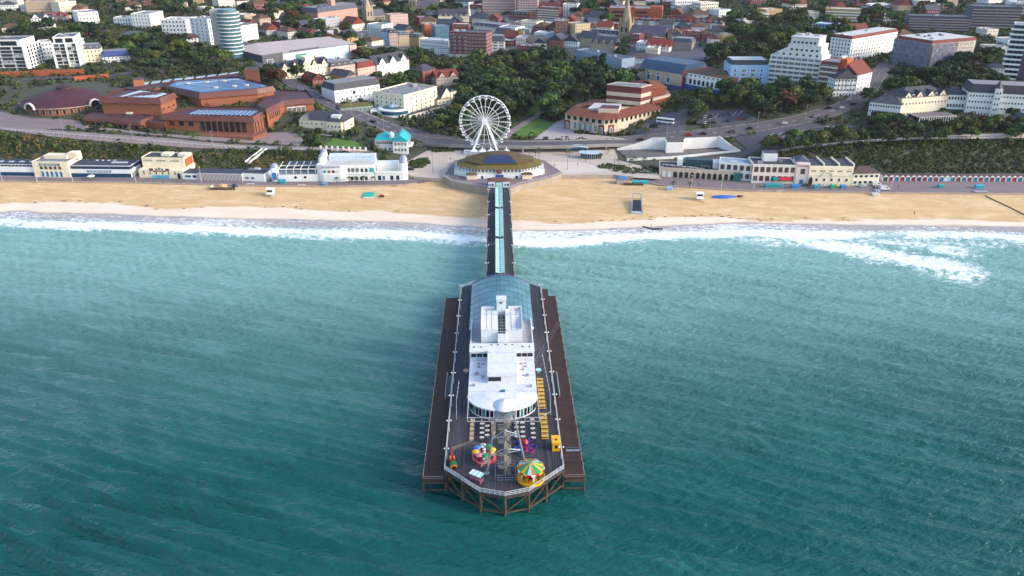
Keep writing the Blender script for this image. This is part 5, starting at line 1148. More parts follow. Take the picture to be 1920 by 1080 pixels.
b = Bld('seafront_pavilion', 'cream gabled pavilion with small square vents and a moulded arch on the promenade', 'building', (1513, 347), (1595, 348), 312, 15, z0=4.0); W, H = b.W, b.H; b.block(0, W, 0, 14, 0, H, CREAM)
for k in range(3): b.block(W * (.005 + .34 * k), W * (.31 + .34 * k), 1, 13, H, H + .5, DKROOF, 'roof'); b.block(W * (.31 + .34 * k), W * (.335 + .34 * k), .5, 13.5, H - .2, H + 1.4, CREAM, 'parapet_fin')
for k in range(5):
    for j in range(3): b.win(W_DARK, W * (.06 + .2 * k + .04 * j), H * .72, .55, .7, name='vent')
b.block(0, W, -.15, .02, H * .48, H * .53, OFFW, 'string_course'); b.win(W_ARCHD, W * .06, .03, 2.6, H * .45)
for k in range(5): b.win(W_WHITE, W * (.2 + .17 * k), H * .2, 1.4, H * .18)
a = MB(); a.lathe([(3.2, 0), (3.2, .3), (2.7, .3), (2.7, 0)], 16, a0=0, a1=math.pi); q = a.build('moulded_arch', OFFW, b.o); q.rotation_euler = (R(90), 0, 0); q.location = (W * .42, -.05, H * .42)
b = simple('seafront_house', 'two storey cream house with brown hipped roof next to the beach huts', (1596, 348), (1646, 347), 325, 9, CREAM, 'hip', mat('brown_hip', '#4c3d3a', .85, .2), ww=2., wh=1.6, fl=2, cols=5, z0=4.0, rh=2.6)
hut_c = [mat('hut_' + k, c_, .7, .12) for k, c_ in (('green', '#1d4a40'), ('red', '#7c2a30'), ('blue', '#2e6688'), ('navy', '#2a3658'), ('pale', '#a9c4cf'))]
HRF = mat('hut_roof', '#54333a', .85, .2)
def hut_parts(o, m):
    a = MB(); a.box(-1.35, 1.35, 0, 2.6, 0, 2.2); a.build('wall', WHITE, o); a = MB(); a.hip(-1.42, 1.42, -.1, 2.7, 2.2, 1.1, .1, None, True); a.build('roof', HRF, o)
    a = MB(); a.face([(-1.35, -.13, 2.2), (1.35, -.13, 2.2), (0, -.13, 3.25)]); a.build('gable', WHITE, o); a = MB(); a.box(-1.1, 1.1, -.1, .02, .05, 2.05); a.build('door', m, o); a = MB(); a.box(-1.42, -1.2, -.3, 0, 0, 2.2); a.build('post', WHITE, o); a = MB(); a.box(1.2, 1.42, -.3, 0, 0, 2.2); a.build('post', WHITE, o)
protos = {}
names = ['green', 'red', 'blue', 'navy', 'pale']
for k in range(31):
    p = at(1659 + k * 10.5, 339.2 + k * .05, 4.0); ci = 0 if k == 0 else (3 if k == 6 else (4 if k == 11 else (1 if k % 2 else 2)))
    lab = 'beach hut with white gable and %s door in the row below the east cliff' % names[ci]
    if ci not in protos: protos[ci] = thing('beach_hut', lab, 'beach hut', (p[0], p[1], 4.02), 0, 'beach huts'); hut_parts(protos[ci], hut_c[ci])
    else: dup(protos[ci], (p[0], p[1], 4.02))
# ---- white walled yard east of the plaza
Yd = traced('walled_yard', 'empty paved yard enclosed by tall white walls beside the plaza', 'yard', (1260, 285), 5)
def wall_run(o, pts, z, h, m, t=.5, name='wall'):
    P = [at(*p, z) for p in pts]; lx, ly, lz = o.location
    for i in range(len(P) - 1):
        a = MB(); p, q = P[i], P[i + 1]; hh = h if isinstance(h, (int, float)) else h[i]; h2 = hh if isinstance(h, (int, float)) else h[i + 1]; d = Vector((q[0] - p[0], q[1] - p[1])).normalized() * t; nx, ny = -d.y, d.x
        c_ = [(p[0] - lx, p[1] - ly), (q[0] - lx, q[1] - ly), (q[0] - lx + nx, q[1] - ly + ny), (p[0] - lx + nx, p[1] - ly + ny)]
        b0 = [(*c, z - lz - 2) for c in c_]; b1 = [(*c_[0], z - lz + hh), (*c_[1], z - lz + h2), (*c_[2], z - lz + h2), (*c_[3], z - lz + hh)]
        a.face(b1)
        for k in range(4): a.face([b0[k], b0[(k + 1) % 4], b1[(k + 1) % 4], b1[k]])
        a.build(name, m, o)
YW = mat('yard_white', '#dcd8d3', .85, .07, .3)
wall_run(Yd, [(1157, 281), (1200, 280), (1222, 280), (1246, 281)], 5, [.8, 4.2, 7.0, 7.4], YW); wall_run(Yd, [(1246, 281), (1248, 287), (1281, 286), (1282, 280)], 5, 6.2, YW); wall_run(Yd, [(1282, 280), (1345, 277.5)], 5, 6.8, YW); wall_run(Yd, [(1345, 277.5), (1370, 284), (1388, 285)], 5, [7.4, 3.6, .9], YW); wall_run(Yd, [(1176, 301), (1260, 297), (1330, 290), (1388, 285)], 5, 1.0, YW, .8)
patch('yard_paving', [(1158, 281.5), (1246, 281.5), (1282, 281), (1345, 278), (1386, 285.5), (1330, 290), (1260, 296.5), (1178, 300)], mat('yard_slabs', '#6f665f', .6, .3, .25, col2='#4d4b52', stretch=(1, .25, 1)), .03, 5, 5.06)
# kiosks on the plaza
o = traced('plaza_kiosk', 'blue flat roofed kiosk with pale curved canopy on the plaza', 'kiosk', (1083, 282), 5); a = MB(); a.box(-5, 5, 0, 4, 0, 3.2); a.build('body', mat('kiosk_blue', '#27649c', .5, .15), o); a = MB()
for k in range(8): t0, t1 = R(22.5 * k), R(22.5 * k + 22.5); a.face([(-6 * math.cos(t0), -4.5, 2.2 + 1.1 * math.sin(t0)), (-6 * math.cos(t1), -4.5, 2.2 + 1.1 * math.sin(t1)), (-6 * math.cos(t1), 0, 2.6 + 1.1 * math.sin(t1)), (-6 * math.cos(t0), 0, 2.6 + 1.1 * math.sin(t0))])
a.build('canopy', mat('pale_blue_canopy', '#a3c3d8', .4, .1), o); a = MB()
for x in (-5.5, 5.5): a.tube((x, -4.2, 0), (x, -4.2, 2.4), .08)
a.build('canopy_post', RAILW, o)
o = traced('glass_cafe', 'curved glass fronted cafe with pale flat roof on the plaza', 'cafe', (1108, 297), 5); cv = [(-6 + 12 * k / 10, -1.8 * math.sin(math.pi * k / 10)) for k in range(11)]
a = MB(); a.prism(cv + [(6, 4), (-6, 4)], -.2, 3.0); a.build('glass_wall', mat('cafe_glass', '#24404a', .15, .35, .8), o); a = MB(); a.prism([(p[0] * 1.12, p[1] * 1.3 - .3) for p in cv] + [(6.7, 4.5), (-6.7, 4.5)], 3.0, 3.35); a.build('roof', mat('pale_zinc', '#a9bccb', .4, .1), o); a = MB()
for p in cv: a.bar((p[0], p[1] - .05, 0), (p[0], p[1] - .05, 3), .12, .12)
a.build('mullions', RAILW, o)
# ================================================================== theatre pavilion
o = traced('pavilion_theatre', 'red roofed theatre with PAVILION lettering and striped brick stage tower', 'theatre', (1135, 250), 8)
PVW = mat('pavilion_stone', '#c4b39d', .85, .08, .4)
F_ = [(1060, 213), (1133, 224), (1160, 221), (1238, 203), (1215, 190), (1120, 192), (1080, 198)]
tprism(o, F_, 17, 5, 17, [PVW])
def troof(pts_out, pts_in, z0, z1, m):
    lx, ly, lz = o.location; A = [at(*p, z0) for p in pts_out]; B2 = [at(*p, z1) for p in pts_in]; n = len(A)
    for i in range(n):
        j = (i + 1) % n; a = MB(); a.face([(A[i][0] - lx, A[i][1] - ly, z0 - lz), (A[j][0] - lx, A[j][1] - ly, z0 - lz), (B2[j][0] - lx, B2[j][1] - ly, z1 - lz), (B2[i][0] - lx, B2[i][1] - ly, z1 - lz)]); a.build('roof_slope', m, o)
    a = MB(); a.face([(p[0] - lx, p[1] - ly, z0 - lz) for p in A]); a.build('soffit', PVW, o)
ROOFP = mat('pantile_roof', '#6f3826', .85, .25, .7)
troof([(1057, 214), (1134, 226), (1161, 223), (1243, 204), (1220, 187), (1110, 187), (1076, 197)], [(1085, 202), (1133, 210), (1152, 208.5), (1215, 193), (1205, 190), (1135, 192), (1102, 197)], 17.2, 19.6, ROOFP)
tprism(o, [(1102, 203), (1160, 204), (1165, 195), (1115, 193)], 19.8, 17, 19.9, [ROOFW], 'flat_roof'); tprism(o, [(1122, 203), (1160, 204), (1163, 198), (1130, 196.5)], 22, 19, 22, [PVW, BICR], 'rooftop_block', top=1)
S_ = [(1138, 158), (1203, 163.5), (1222, 158.5), (1158, 153.5)]
for k, (z0, z1, m) in enumerate(((14, 18.5, BRICKP), (18.5, 21, PVW), (21, 23.5, BRICKP), (23.5, 26, PVW), (26, 30.5, BRICKP))):
    tprism(o, S_, 30.5, z0, z1, [m], 'stage_tower_band')
tprism(o, S_, 30.9, 30.5, 31.0, [PVW], 'coping'); tprism(o, [(1142, 158), (1202, 162.5), (1218, 158.5), (1160, 154.5)], 31.1, 31, 31.1, [ROOFG], 'tower_roof')
tprism(o, [(1203, 172), (1250, 164), (1232, 152), (1190, 155)], 25, 12, 25, [BRICK]); troof([(1203, 172), (1252, 164), (1232, 150), (1180, 152)], [(1215, 158), (1222, 157), (1214, 152), (1206, 152)], 25.1, 28.5, ROOFP)
tprism(o, [(1222, 190), (1258, 180), (1252, 168), (1225, 176)], 20, 6, 20, [BRICK, ROOFG], top=1); tprism(o, [(1259, 184), (1294, 177), (1288, 169), (1256, 174)], 17, 6, 17, [BRICK, ROOFG], 'rear_wing', top=1); face_windows(o, (1259, 184), (1294, 177), 17, 5, 1.3, 11, 2.4, W_WHITE); tprism(o, [(1224, 187), (1257, 178), (1257, 175), (1224, 184)], 20.9, 20, 20.9, [PVW], 'cornice')
face_windows(o, (1060, 213), (1133, 224), 17, 5, 2.3, 8.2, 4.6, win_mesh(PVW, mat('pavilion_blue_glass', '#5f8b98', .2, .25), .08), u0=.2, u1=.86); face_windows(o, (1060, 213), (1133, 224), 17, 6, 2.5, 14., 2.3, W_DARK, u0=.02, u1=.97); face_windows(o, (1160, 221), (1238, 203), 17, 9, 1.9, 14., 2.3, W_DARK, u0=.04, u1=.97); face_windows(o, (1160, 221), (1238, 203), 17, 6, 1.7, 9.3, 2.8, W_ARCH, 'arched_window', .2, .95); face_windows(o, (1133, 224), (1160, 221), 17, 3, 1.8, 14, 2.3, W_DARK)
AB = MB().box(-.5, .5, -.04, .02, 0, 1).build('brick_panel', BRICK, None, link=False)
for (p, q, u) in (((1060, 213), (1133, 224), .06), ((1133, 224), (1160, 221), .5), ((1060, 213), (1133, 224), .94)):
    face_windows(o, p, q, 17, 1, 4.2, 7., 6.2, AB, 'brick_panel', u - .06, u + .06, .06); face_windows(o, p, q, 17, 1, 2., 7.4, 4.6, arch_mesh(FRW, mat('pavilion_blue_glass', '#5f8b98')), 'arched_window', u - .06, u + .06, .12)
face_windows(o, (1222, 190), (1258, 180), 20, 4, 1.5, 10, 6, win_mesh(PVW, GLASS, .12), u0=.3, u1=.95)
x0, y0 = at(1060, 213, 17); x1, y1 = at(1133, 224, 17); lettering('PAVILION', mat('pavilion_red_letters', '#a3202c', .5), o, (x0 + (x1 - x0) * .53 - o.location.x + .1, y0 + (y1 - y0) * .53 - o.location.y - .25, 13.2 - 8), 1.7, math.atan2(y1 - y0, x1 - x0), depth=.08, width=9.5)
# ================================================================== the town
S = simple
# ---- west cliff flats and hotels
def glass_flats(label, A, B, top, depth, fins):
    b = Bld('apartment_block', label, 'building', A, B, top, depth); W, H = b.W, b.H; fl = 7; fh = H / fl
    b.block(0, W, 0, depth, 0, H, WHITE); b.block(W * .08, W * .93, 2, depth - 2, H, H + 4.2, WHITE, 'penthouse'); b.flat(0, W, 0, depth, H, ROOFG, WHITE, .5); b.flat(W * .08, W * .93, 2, depth - 2, H + 4.2, ROOFBL, WHITE, .4); b.roofkit(W * .2, W * .8, 4, depth - 4, H + 4.2, 4)
    b.rows(W_DARK, W * .1, W * .9, 2, [H + .5], W * .3, 3., 'f', 2); GL = [win_mesh(DKGREY, m, .04, .12, 1) for m in (mat('balcony_glass', '#3d4a55', .2, .3, .6), mat('curtained_glass', '#b9c2c2', .3, .15), mat('dark_balcony', '#23262c', .3, .3))]
    for k in range(fl):
        for c in range(4): b.win(random.choice([GL[0], GL[0], GL[1], GL[2], GL[2]]), W * (.06 + .235 * (c + .5)), k * fh + .35, W * .2, fh * .8)
        a = MB(); a.box(.5, W - .5, -1.1, 0, k * fh - .1, k * fh + .12); a.build('balcony', GREYW, b.o)
    for f in fins: b.block(W * f - .5, W * f + .5, -1.5, 0, 0, H + .3, WHITE, 'fin')
    for k in range(fl):
        for c in range(5): b.win(W_DARK, depth * (.1 + .18 * (c + .5)), k * fh + .4, 2.1, fh * .75, 'r', W)
        a = MB(); a.box(W, W + .9, 1.5, depth - 1, k * fh - .1, k * fh + .1); a.build('side_balcony', WHITE, b.o)
glass_flats('glass fronted apartment block with white side wall on the west cliff above the round hall', (-45, 134), (57, 133), 88, 24, (.02, .98))
glass_flats('glass fronted apartment block with three white fins between cream hotel and round hall', (107, 128), (154, 126), 82, 26, (.02, .55, .98))
S('rear_block', 'narrow white block tucked behind the three finned glass flats', (83, 112), (104, 110), 80, 14, WHITE, rm=ROOFG)
S('hotel', 'cream hotel with grey mansard beside the finned glass flats', (158, 118), (194, 116), 92, 15, CREAM, 'mansard', ROOFBL, dorm=3, fl=3, cols=5)
b = S('hotel', 'low white hotel with bright blue mansard roof on the west cliff', (194, 118), (245, 115), 106, 14, WHITE, 'mansard', mat('bright_blue_mansard', '#2c3f74', .6, .15), dorm=3, fl=2, cols=7, rh=4.)
for (p, q, h, lab) in (((-40, 145), (62, 142), 3.2, 'long orange brick retaining wall below the glass fronted flats'), ((62, 142), (158, 141), 4.0, 'orange brick retaining wall below the three finned flats'), ((140, 152), (205, 147), 3.2, 'orange brick retaining wall beside the cliff lane')):
    x0, y0, z0 = on(*p); x1, y1, z1 = on(*q); a = MB(); a.bar((x0, y0, (z0 + z1) / 2 + h / 2 - 1.5), (x1, y1, (z0 + z1) / 2 + h / 2 - 1.5), .6, h + 3); tag(a.build('retaining_wall', BRICKO), lab, 'wall')
S('office_block', 'white slab block with small square windows left of two like it on the wooded hill', (150, 47), (188, 44), 24, 26, WHITE, ww=1.2, wh=1.8, cols=6, kit=3)
S('office_block', 'white slab block with small square windows between two like it on the wooded hill', (250, 52), (285, 53), 27, 26, WHITE, ww=1.2, wh=1.8, cols=6, kit=3)
S('office_block', 'white slab block with curved pale roof beside the round glass tower', (306, 66), (353, 68), 38, 22, WHITE, ww=1.6, wh=2., cols=7, rm=ROOFW)
S('office_block', 'white block with dark windows joined to the concrete side of the round glass tower', (362, 78), (396, 84), 36, 16, WHITE, ww=1.4, wh=2.2, cols=4)
S('low_house', 'low white link building between the white slab blocks', (215, 47), (252, 48), 34, 14, WHITE, wm=W_DARK)
S('low_hotel', 'long low white building among trees below the white slab blocks', (310, 83), (372, 83), 72, 10, WHITE, 'hip', ROOFB, fl=2)
gx, gy, gz = on(432, 110); G2 = thing('glass_tower', 'tall rounded glass tower banded with white balconies above the road', 'tower', (gx, gy + 9, gz)); TG = mat('tower_glass', '#3b6672', .15, .25, .3); gh = atY(432, 24, gy)[1] - gz
a = MB(); ov = [(8.2 * math.cos(R(15 * k)), 9 * math.sin(R(15 * k))) for k in range(24)]; a.prism(ov, -3, gh); a.build('glass_wall', TG, G2)
for k in range(12): a = MB(); z = 3 + k * (gh - 4) / 11; a.prism([(p[0] * 1.07, p[1] * 1.07) for p in ov], z, z + .55); a.build('balcony_band', WHITE, G2)
a = MB(); a.prism([(p[0] * .8, p[1] * .8) for p in ov], gh, gh + 2); a.build('penthouse', mat('penthouse_blue', '#56707e', .4), G2); a = MB(); a.box(-14, -6.5, -1, 9, -3, gh + 1.5); a.build('lift_core', mat('core_concrete', '#a9a39d', .85, .1), G2)
for k in range(26): 
    t = R(180 + 180 * k / 25); a = MB(); a.bar((8.25 * math.cos(t), 9.05 * math.sin(t), 0), (8.25 * math.cos(t), 9.05 * math.sin(t), gh), .18, .12); a.build('mullion', mat('mullion_grey', '#7f929a', .4), G2)
S('hotel', 'white four storey hotel with blue grey roof across the road from the glass tower', (453, 79), (486, 76), 48, 18, WHITE, rm=ROOFBL, fl=4, cols=5)
S('brick_house', 'long brown brick flats at the wooded hilltop in the far west', (52, 27), (108, 25), 3, 20, BUFF, rm=ROOFG, cols=12)
S('flats', 'cream flats with tall stair tower beside the brown brick hilltop flats', (115, 28), (147, 24), 4, 16, CREAM, cols=7)
for k, (A, B, t, w_, r_, lab) in enumerate((((60, 48), (100, 46), 34, WHITE, ROOFD, 'white gabled villa among hilltop trees in the far west'), ((98, 40), (125, 40), 30, PINKW, ROOFR, 'pink villa with red roof beside the hilltop trees'), ((2, 20), (30, 19), 9, WHITE, ROOFD, 'small white villa at the far western edge of the wood'), ((225, 76), (275, 75), 67, BRICKP, ROOFBL, 'brick villa with grey roof among trees under the white slab blocks'), ((155, 67), (200, 66), 60, BRICK, ROOFD, 'low brick villa half hidden by trees above the cream hotel'), ((5, 62), (40, 60), 52, OFFW, ROOFB, 'small pale villa in trees behind the glass fronted flats'), ((68, 57), (100, 56), 46, WHITE, ROOFD, 'white villa with slate roof in trees above the finned flats'))):
    S('villa', lab, A, B, t, 11, w_, 'hip', r_, gables=2 if k in (0, 1, 6) else 0, chim=1)
# ---- around the road below the glass tower
b = Bld('cinema_complex', 'large cinema complex with pale sloping roof, dark end wall and glass front', 'building', (493, 119), (672, 112), 94, 42); W, H = b.W, b.H
b.block(0, W * .2, 0, 40, 0, H * 1.1, DKGREY); b.block(W * .2, W * .92, 2, 40, 0, H, mat('cinema_glass', '#aebdc6', .3, .12, .3)); b.block(W * .92, W, 1, 40, 0, H * .95, PINKW); b.block(W * .34, W * .45, 1.8, 2.1, 0, H * .85, mat('cinema_teal', '#3f7f80', .3), 'entrance_glass'); b.win(W_GRID, W * .07, H * .6, W * .06, H * .22, name='billboard')
a = MB(); RP = mat('cinema_roof', '#a99a98', .6, .08, .2)
a.face([(-.5, -.5, H * 1.1), (W * .2, -.5, H * 1.12), (W * .2, 40, H * 1.35), (-.5, 40, H * 1.2)]); a.face([(W * .2, 1, H * 1.02), (W * .5, 3, H * 1.05), (W * .5, 40, H * 1.3), (W * .2, 40, H * 1.36)]); a.face([(W * .5, 3, H * 1.05), (W + .5, 1, H * 1.0), (W + .5, 40, H * 1.2), (W * .5, 40, H * 1.3)]); a.build('roof', RP, b.o)
a = MB(); a.box(W * .3, W * .6, 2.5, 4, H * .98, H * 1.1); a.build('clerestory', DKGREY, b.o)
b = Bld('seafront_hotel', 'rambling cream hotel with five pointed gables above the car park', 'hotel', (530, 149), (622, 147), 124, 16); W, H = b.W, b.H; b.block(0, W, 0, 15, 0, H, CREAM); b.rows(W_WHITE, .5, W - .5, 14, [1, 4, H - 3], 1., 1.5); b.hip(0, W, 3, 15, H - .5, 4.5, ROOFD, .3, True)
for k in range(5): b.gable(W * (.01 + .2 * k), W * (.01 + .2 * k) + 5., -.1, H - .3, 4.2, CREAM, 6, ROOFD)
b.block(W * .52, W * .7, 2, 12, H, H + 6, CREAM, 'square_tower'); b.block(W * .45, W * 1.02, -6, -1, 0, 3.2, OFFW, 'veranda'); b.block(W * .44, W * 1.03, -6.3, -1, 3.2, 3.5, ROOFD, 'veranda_roof'); [b.chimney(W * x, 9, H + 2.5, 2.2) for x in (.2, .8)]
S('hotel', 'pale pink hotel wing with slate mansard beside the gabled cream hotel', (622, 149), (668, 148), 123, 15, PINKW, 'mansard', ROOFD, dorm=4, fl=3, cols=8)
S('hotel', 'pink hotel wing with dark red mansard roof', (672, 149), (705, 147), 126, 15, PINKW, 'mansard', ROOFR, dorm=2, fl=3, cols=5, rh=4.5)
S('hotel', 'white gabled hotel with slate roof and dormers next to the red mansard wing', (708, 143), (768, 138), 117, 16, WHITE, 'gable', ROOFD, gables=3, dorm=2, fl=3, cols=9, chim=2)
b = S('hotel', 'white four storey hotel with dark mansard and central arched bay by the steep road', (629, 193), (714, 190), 164, 18, WHITE, 'mansard', ROOFD, dorm=6, fl=3, cols=10, rh=4.2)
b.win(W_ARCH, b.W * .42, b.H * .66, 2.8, 2.6, name='arched_window'); a = MB(); a.box(b.W * .3, b.W * .55, -1., 0, b.H * .6, b.H * .64); a.build('balcony', WHITE, b.o)
b = Bld('garden_pavilion', 'low pavilion with moss green roof and green glazed sides in front of the white hotel', 'building', (638, 208), (700, 209), 200, 11); b.block(0, b.W, 0, 11, 0, b.H, mat('green_glazing', '#3f7f74', .4, .2)); b.rows(W_GRID, .2, b.W - .2, 12, [.6], 1.3, b.H * .7); b.hip(0, b.W, 0, 11, b.H, 1.6, MOSS, .5)
b = Bld('corner_hotel', 'tall cream corner hotel with HERMITAGE HOTEL lettering near the big wheel', 'hotel', (759, 219), (821, 206), 172, 26); W, H = b.W, b.H; b.block(0, W, 0, 26, 0, H, CREAM); b.rows(W_WHITE, .6, W - .6, 7, [H * (.05 + .18 * k) for k in range(5)], 1.1, 1.8); b.rows(W_WHITE, 1, 25, 6, [H * (.05 + .18 * k) for k in range(5)], 1.1, 1.7, 'l', 0); b.flat(0, W, 0, 26, H, ROOFG, CREAM, .8); b.roofkit(0, W, 2, 24, H, 5); lettering('HERMITAGE HOTEL', mat('brown_letters', '#5d4a3a', .6), b.o, (W * .5, -.1, H * .96), 1.2, width=W * .55); b.block(-.5, W * 1.1, -4, 0, 0, 3.6, OFFW, 'ground_floor_wing'); b.block(-.6, W * 1.12, -4.3, 0, 3.6, 3.9, ROOFD, 'wing_roof'); b.rows(W_WHITE, .5, W, 9, [.7], 1.2, 2.2, 'f', -4)
cx_, cy_, cz_ = on(737, 219); o = thing('round_restaurant', 'low round white restaurant with blue glass ring and conical rooflight beside the corner hotel', 'building', (cx_, cy_ + 8, cz_)); a = MB(); a.lathe([(10, -2), (10, 1.2)], 28); a.build('base_wall', WHITE, o); a = MB(); a.lathe([(9.5, 1.2), (9.5, 3.6)], 28); a.build('glass_ring', BLUEG, o); a = MB(); a.lathe([(10.6, 3.6), (10.6, 4.4), (8, 4.6)], 28); a.build('roof_rim', WHITE, o); a = MB(); a.lathe([(8, 4.6), (4, 5.4)], 24); a.build('roof', mat('teal_slate', '#3b6670', .5), o); a = MB(); a.lathe([(4, 5.4), (.02, 7.8)], 12, cols=[0, 1]); a.build('rooflight', [WHITE, SKYL], o); MB().box(-15, -6, -6, 3, -2, 3.4).build('side_wing', WHITE, o)
b = S('villa', 'cream villa with square corner tower next to the corner hotel', (821, 208), (856, 204), 184, 12, CREAM, 'hip', ROOFD, fl=2, cols=5, gables=1); b.block(b.W * .68, b.W, -.6, 5, 0, b.H + 4, CREAM, 'tower'); b.win(W_WHITE, b.W * .84, b.H + 1, 1.1, 1.6, 'f', -.6); MB().hip(b.W * .68, b.W, -.6, 5, b.H + 4, 1.6, .3).build('tower_roof', ROOFD, b.o)
S('brick_house', 'tall red brick house with pointed turret on the edge of the lawn', (793, 158), (818, 154), 131, 12, BRICK, 'hip', ROOFD, fl=4, cols=4, chim=2)
S('timbered_house', 'half timbered house with red tiled gables beside the lawn', (819, 162), (861, 160), 145, 13, mat('timber_white', '#b5a79b', .85, .25, .8), 'gable', ROOFR, gables=2, fl=2, chim=1)
b = S('villa', 'cream double fronted villa with slate roof in front of the conference centre', (563, 249), (648, 254), 226, 14, CREAM, 'hip', ROOFD, fl=2, cols=9, chim=2, z0=9.5); b.block(b.W * .62, b.W * .95, -1.5, 5, 0, b.H, CREAM, 'bay'); b.rows(W_WHITE, b.W * .63, b.W * .94, 4, [.8, b.H * .55], 1.1, 1.7, 'f', -1.5); MB().hip(b.W * .62, b.W * .95, -1.5, 6, b.H, 2.4, .3).build('bay_roof', ROOFD, b.o); b.block(b.W * .7, b.W * .88, 1, 5, b.H + .8, b.H + 3.2, WHITE, 'roof_dormer'); b.gable(b.W * .02, b.W * .24, -.4, b.H, 3, CREAM, 6, ROOFBL); b.block(b.W * .3, b.W * 1.05, -7, -6.6, -1.5, 1.6, WHITE, 'balustrade')
# ---- town centre
b = S('grand_hotel', 'grand pink stone hotel with slate domes on the far wooded slope', (598, 46), (672, 42), 19, 24, mat('grand_pink', '#ab8272', .85, .15, .4), 'mansard', ROOFBL, fl=5, cols=18, dorm=8, rh=5)
for x in (.12, .28): a = MB(); a.lathe([(4.2 * math.cos(R(15 * k)), b.H + 2 + 5 * math.sin(R(15 * k))) for k in range(7)], 14, (b.W * x, 4)); a.build('dome', ROOFBL, b.o, True)
b.block(b.W * .38, b.W * .48, 2, 8, b.H, b.H + 11, mat('grand_pink', '#ab8272'), 'clock_tower')
def church(label, A, B, top, spire_top, m, nave=None):
    b = Bld('church', label, 'church', A, B, top, 8); W, H = b.W, b.H; b.D = W; b.block(0, W, 0, W, 0, H, m, 'tower'); b.rows(W_ARCHD, W * .1, W * .9, 2, [H * .45], W * .26, H * .4); b.rows(W_ARCHD, W * .1, W * .9, 2, [H * .45], W * .26, H * .4, 'l' if not b.right_seen else 'r', 0 if not b.right_seen else W)
    if spire_top is not None:
        sh = atY((A[0] + B[0]) / 2, spire_top, b.o.location.y)[1] - b.z - H; a = MB(); a.lathe([(W * .5, H), (.15, H + sh)], 8, (W / 2, W / 2)); a.build('spire', m, b.o)
        for x in (.08, .92):
            for y in (.08, .92): a = MB(); a.lathe([(W * .1, H), (W * .1, H + 2), (.05, H + 6)], 6, (W * x, W * y)); a.build('pinnacle', m, b.o)
    else: b.flat(0, W, 0, W, H, ROOFG, m, 1.2)
    if nave: b.block(W, W + nave, 0, 12, 0, H * .42, m, 'nave'); MB().hip(W, W + nave, 0, 12, H * .42, 7, .4, None, True).build('nave_roof', mat('purple_slate', '#57505f', .8, .15, .5), b.o); b.rows(W_ARCHD, W + 1, W + nave - 1, 7, [1.5], 1.4, H * .28)
    return b
church('pale stone church with slender spire beside the grand pink hotel', (688, 41), (701, 41), 16, -6, mat('pale_stone', '#a3907a', .9, .15), 16)
church('square stone church tower with dark nave among far trees', (767, 24), (781, 24), -4, None, STONE, 26)
church('tall gothic church tower and spire rising over the terraces', (1159, 73), (1179, 73), 44, -8, STONE, 34)
S('stepped_flats', 'white stepped balcony flats above the lower gardens', (690, 74), (718, 80), 47, 18, WHITE, balc=WHITE, fl=6, cols=5)
S('flats', 'pink and grey flats behind the white stepped flats', (733, 50), (766, 49), 28, 16, PINKW, cols=8)
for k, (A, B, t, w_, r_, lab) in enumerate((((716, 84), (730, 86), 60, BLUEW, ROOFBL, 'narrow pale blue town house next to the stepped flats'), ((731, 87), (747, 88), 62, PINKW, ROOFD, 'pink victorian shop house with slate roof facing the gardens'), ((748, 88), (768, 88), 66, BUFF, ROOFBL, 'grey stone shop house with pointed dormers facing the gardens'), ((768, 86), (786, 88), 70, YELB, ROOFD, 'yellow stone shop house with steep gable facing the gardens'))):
    S('town_house', lab, A, B, t, 14, w_, 'mansard', r_, dorm=2, fl=4)
S('hotel', 'white terraced hotel with small dark windows beside the big brick hotel', (788, 93), (842, 99), 76, 14, WHITE, cols=14, fl=3, rm=ROOFW)
S('flats', 'white balcony wing at the foot of the terraced white hotel', (815, 103), (843, 106), 93, 10, WHITE, balc=WHITE, fl=3, cols=6)
b = S('brick_hotel', 'big seven storey purple brick hotel with white window bands overlooking the gardens', (843, 107), (912, 108), 62, 20, BRICKP, fl=7, cols=13, ww=1.7, rm=ROOFBL, base=OFFW, kit=4); [b.block(b.W * x, b.W * x + 2.6, -.9, 0, 4, b.H - 2, BRICKP, 'bay') for x in (.12, .26, .4)]; [b.rows(W_GRID, b.W * x, b.W * x + 2.6, 1, [4.5 + 3.3 * k for k in range(5)], 2.2, 1.6, 'f', -.9) for x in (.12, .26, .4)]
S('office_block', 'blue glass office block behind the terraced white hotel', (817, 77), (843, 75), 50, 16, mat('teal_office', '#3d6f8c', .3, .2), wm=W_BAND, ww=4, cols=4)
S('brick_tower', 'orange brick stair tower beside the blue glass office', (797, 71), (814, 70), 47, 12, BRICKO, cols=2, side=False)
b = S('arcade_hall', 'cream hall with six steep gables and a pagoda spire in the town centre', (822, 48), (880, 42), 30, 18, CREAM, 'gable', ROOFD, gables=6, fl=2); a = MB()
for k in range(5): z = b.H + k * 2.4; r_ = 2.6 - k * .45; a.lathe([(r_ * .75, z), (r_ * .7, z + 1.6), (r_, z + 1.7), (r_ * .7, z + 2.4)], 8, (b.W, 1))
a.lathe([(.5, b.H + 12), (.02, b.H + 15)], 6, (b.W, 1)); a.build('pagoda_spire', CREAM, b.o); b.hip(-14, 4, 6, 22, b.H + 1, 4, ROOFBL, .3)
S('tower_flats', 'tall pink banded tower block at the top of the town', (905, 31), (966, 22), -16, 22, mat('pink_bands', '#b58a85', .85, .12, .3), fl=9, cols=12, ww=1.8, balc=mat('pale_pink_bands', '#cdb5ad', .8))
S('tower_flats', 'second pink tower block with dark stair slot behind slate roofed shops', (970, 27), (1008, 22), -14, 20, mat('pink_bands', '#b58a85'), fl=9, cols=8, ww=1.8, balc=mat('pale_pink_bands', '#cdb5ad'))
S('flats', 'banded brick flats with white balcony lines beside the pink tower blocks', (1008, 40), (1048, 38), 15, 18, BRICKP, fl=6, cols=9, balc=OFFW)
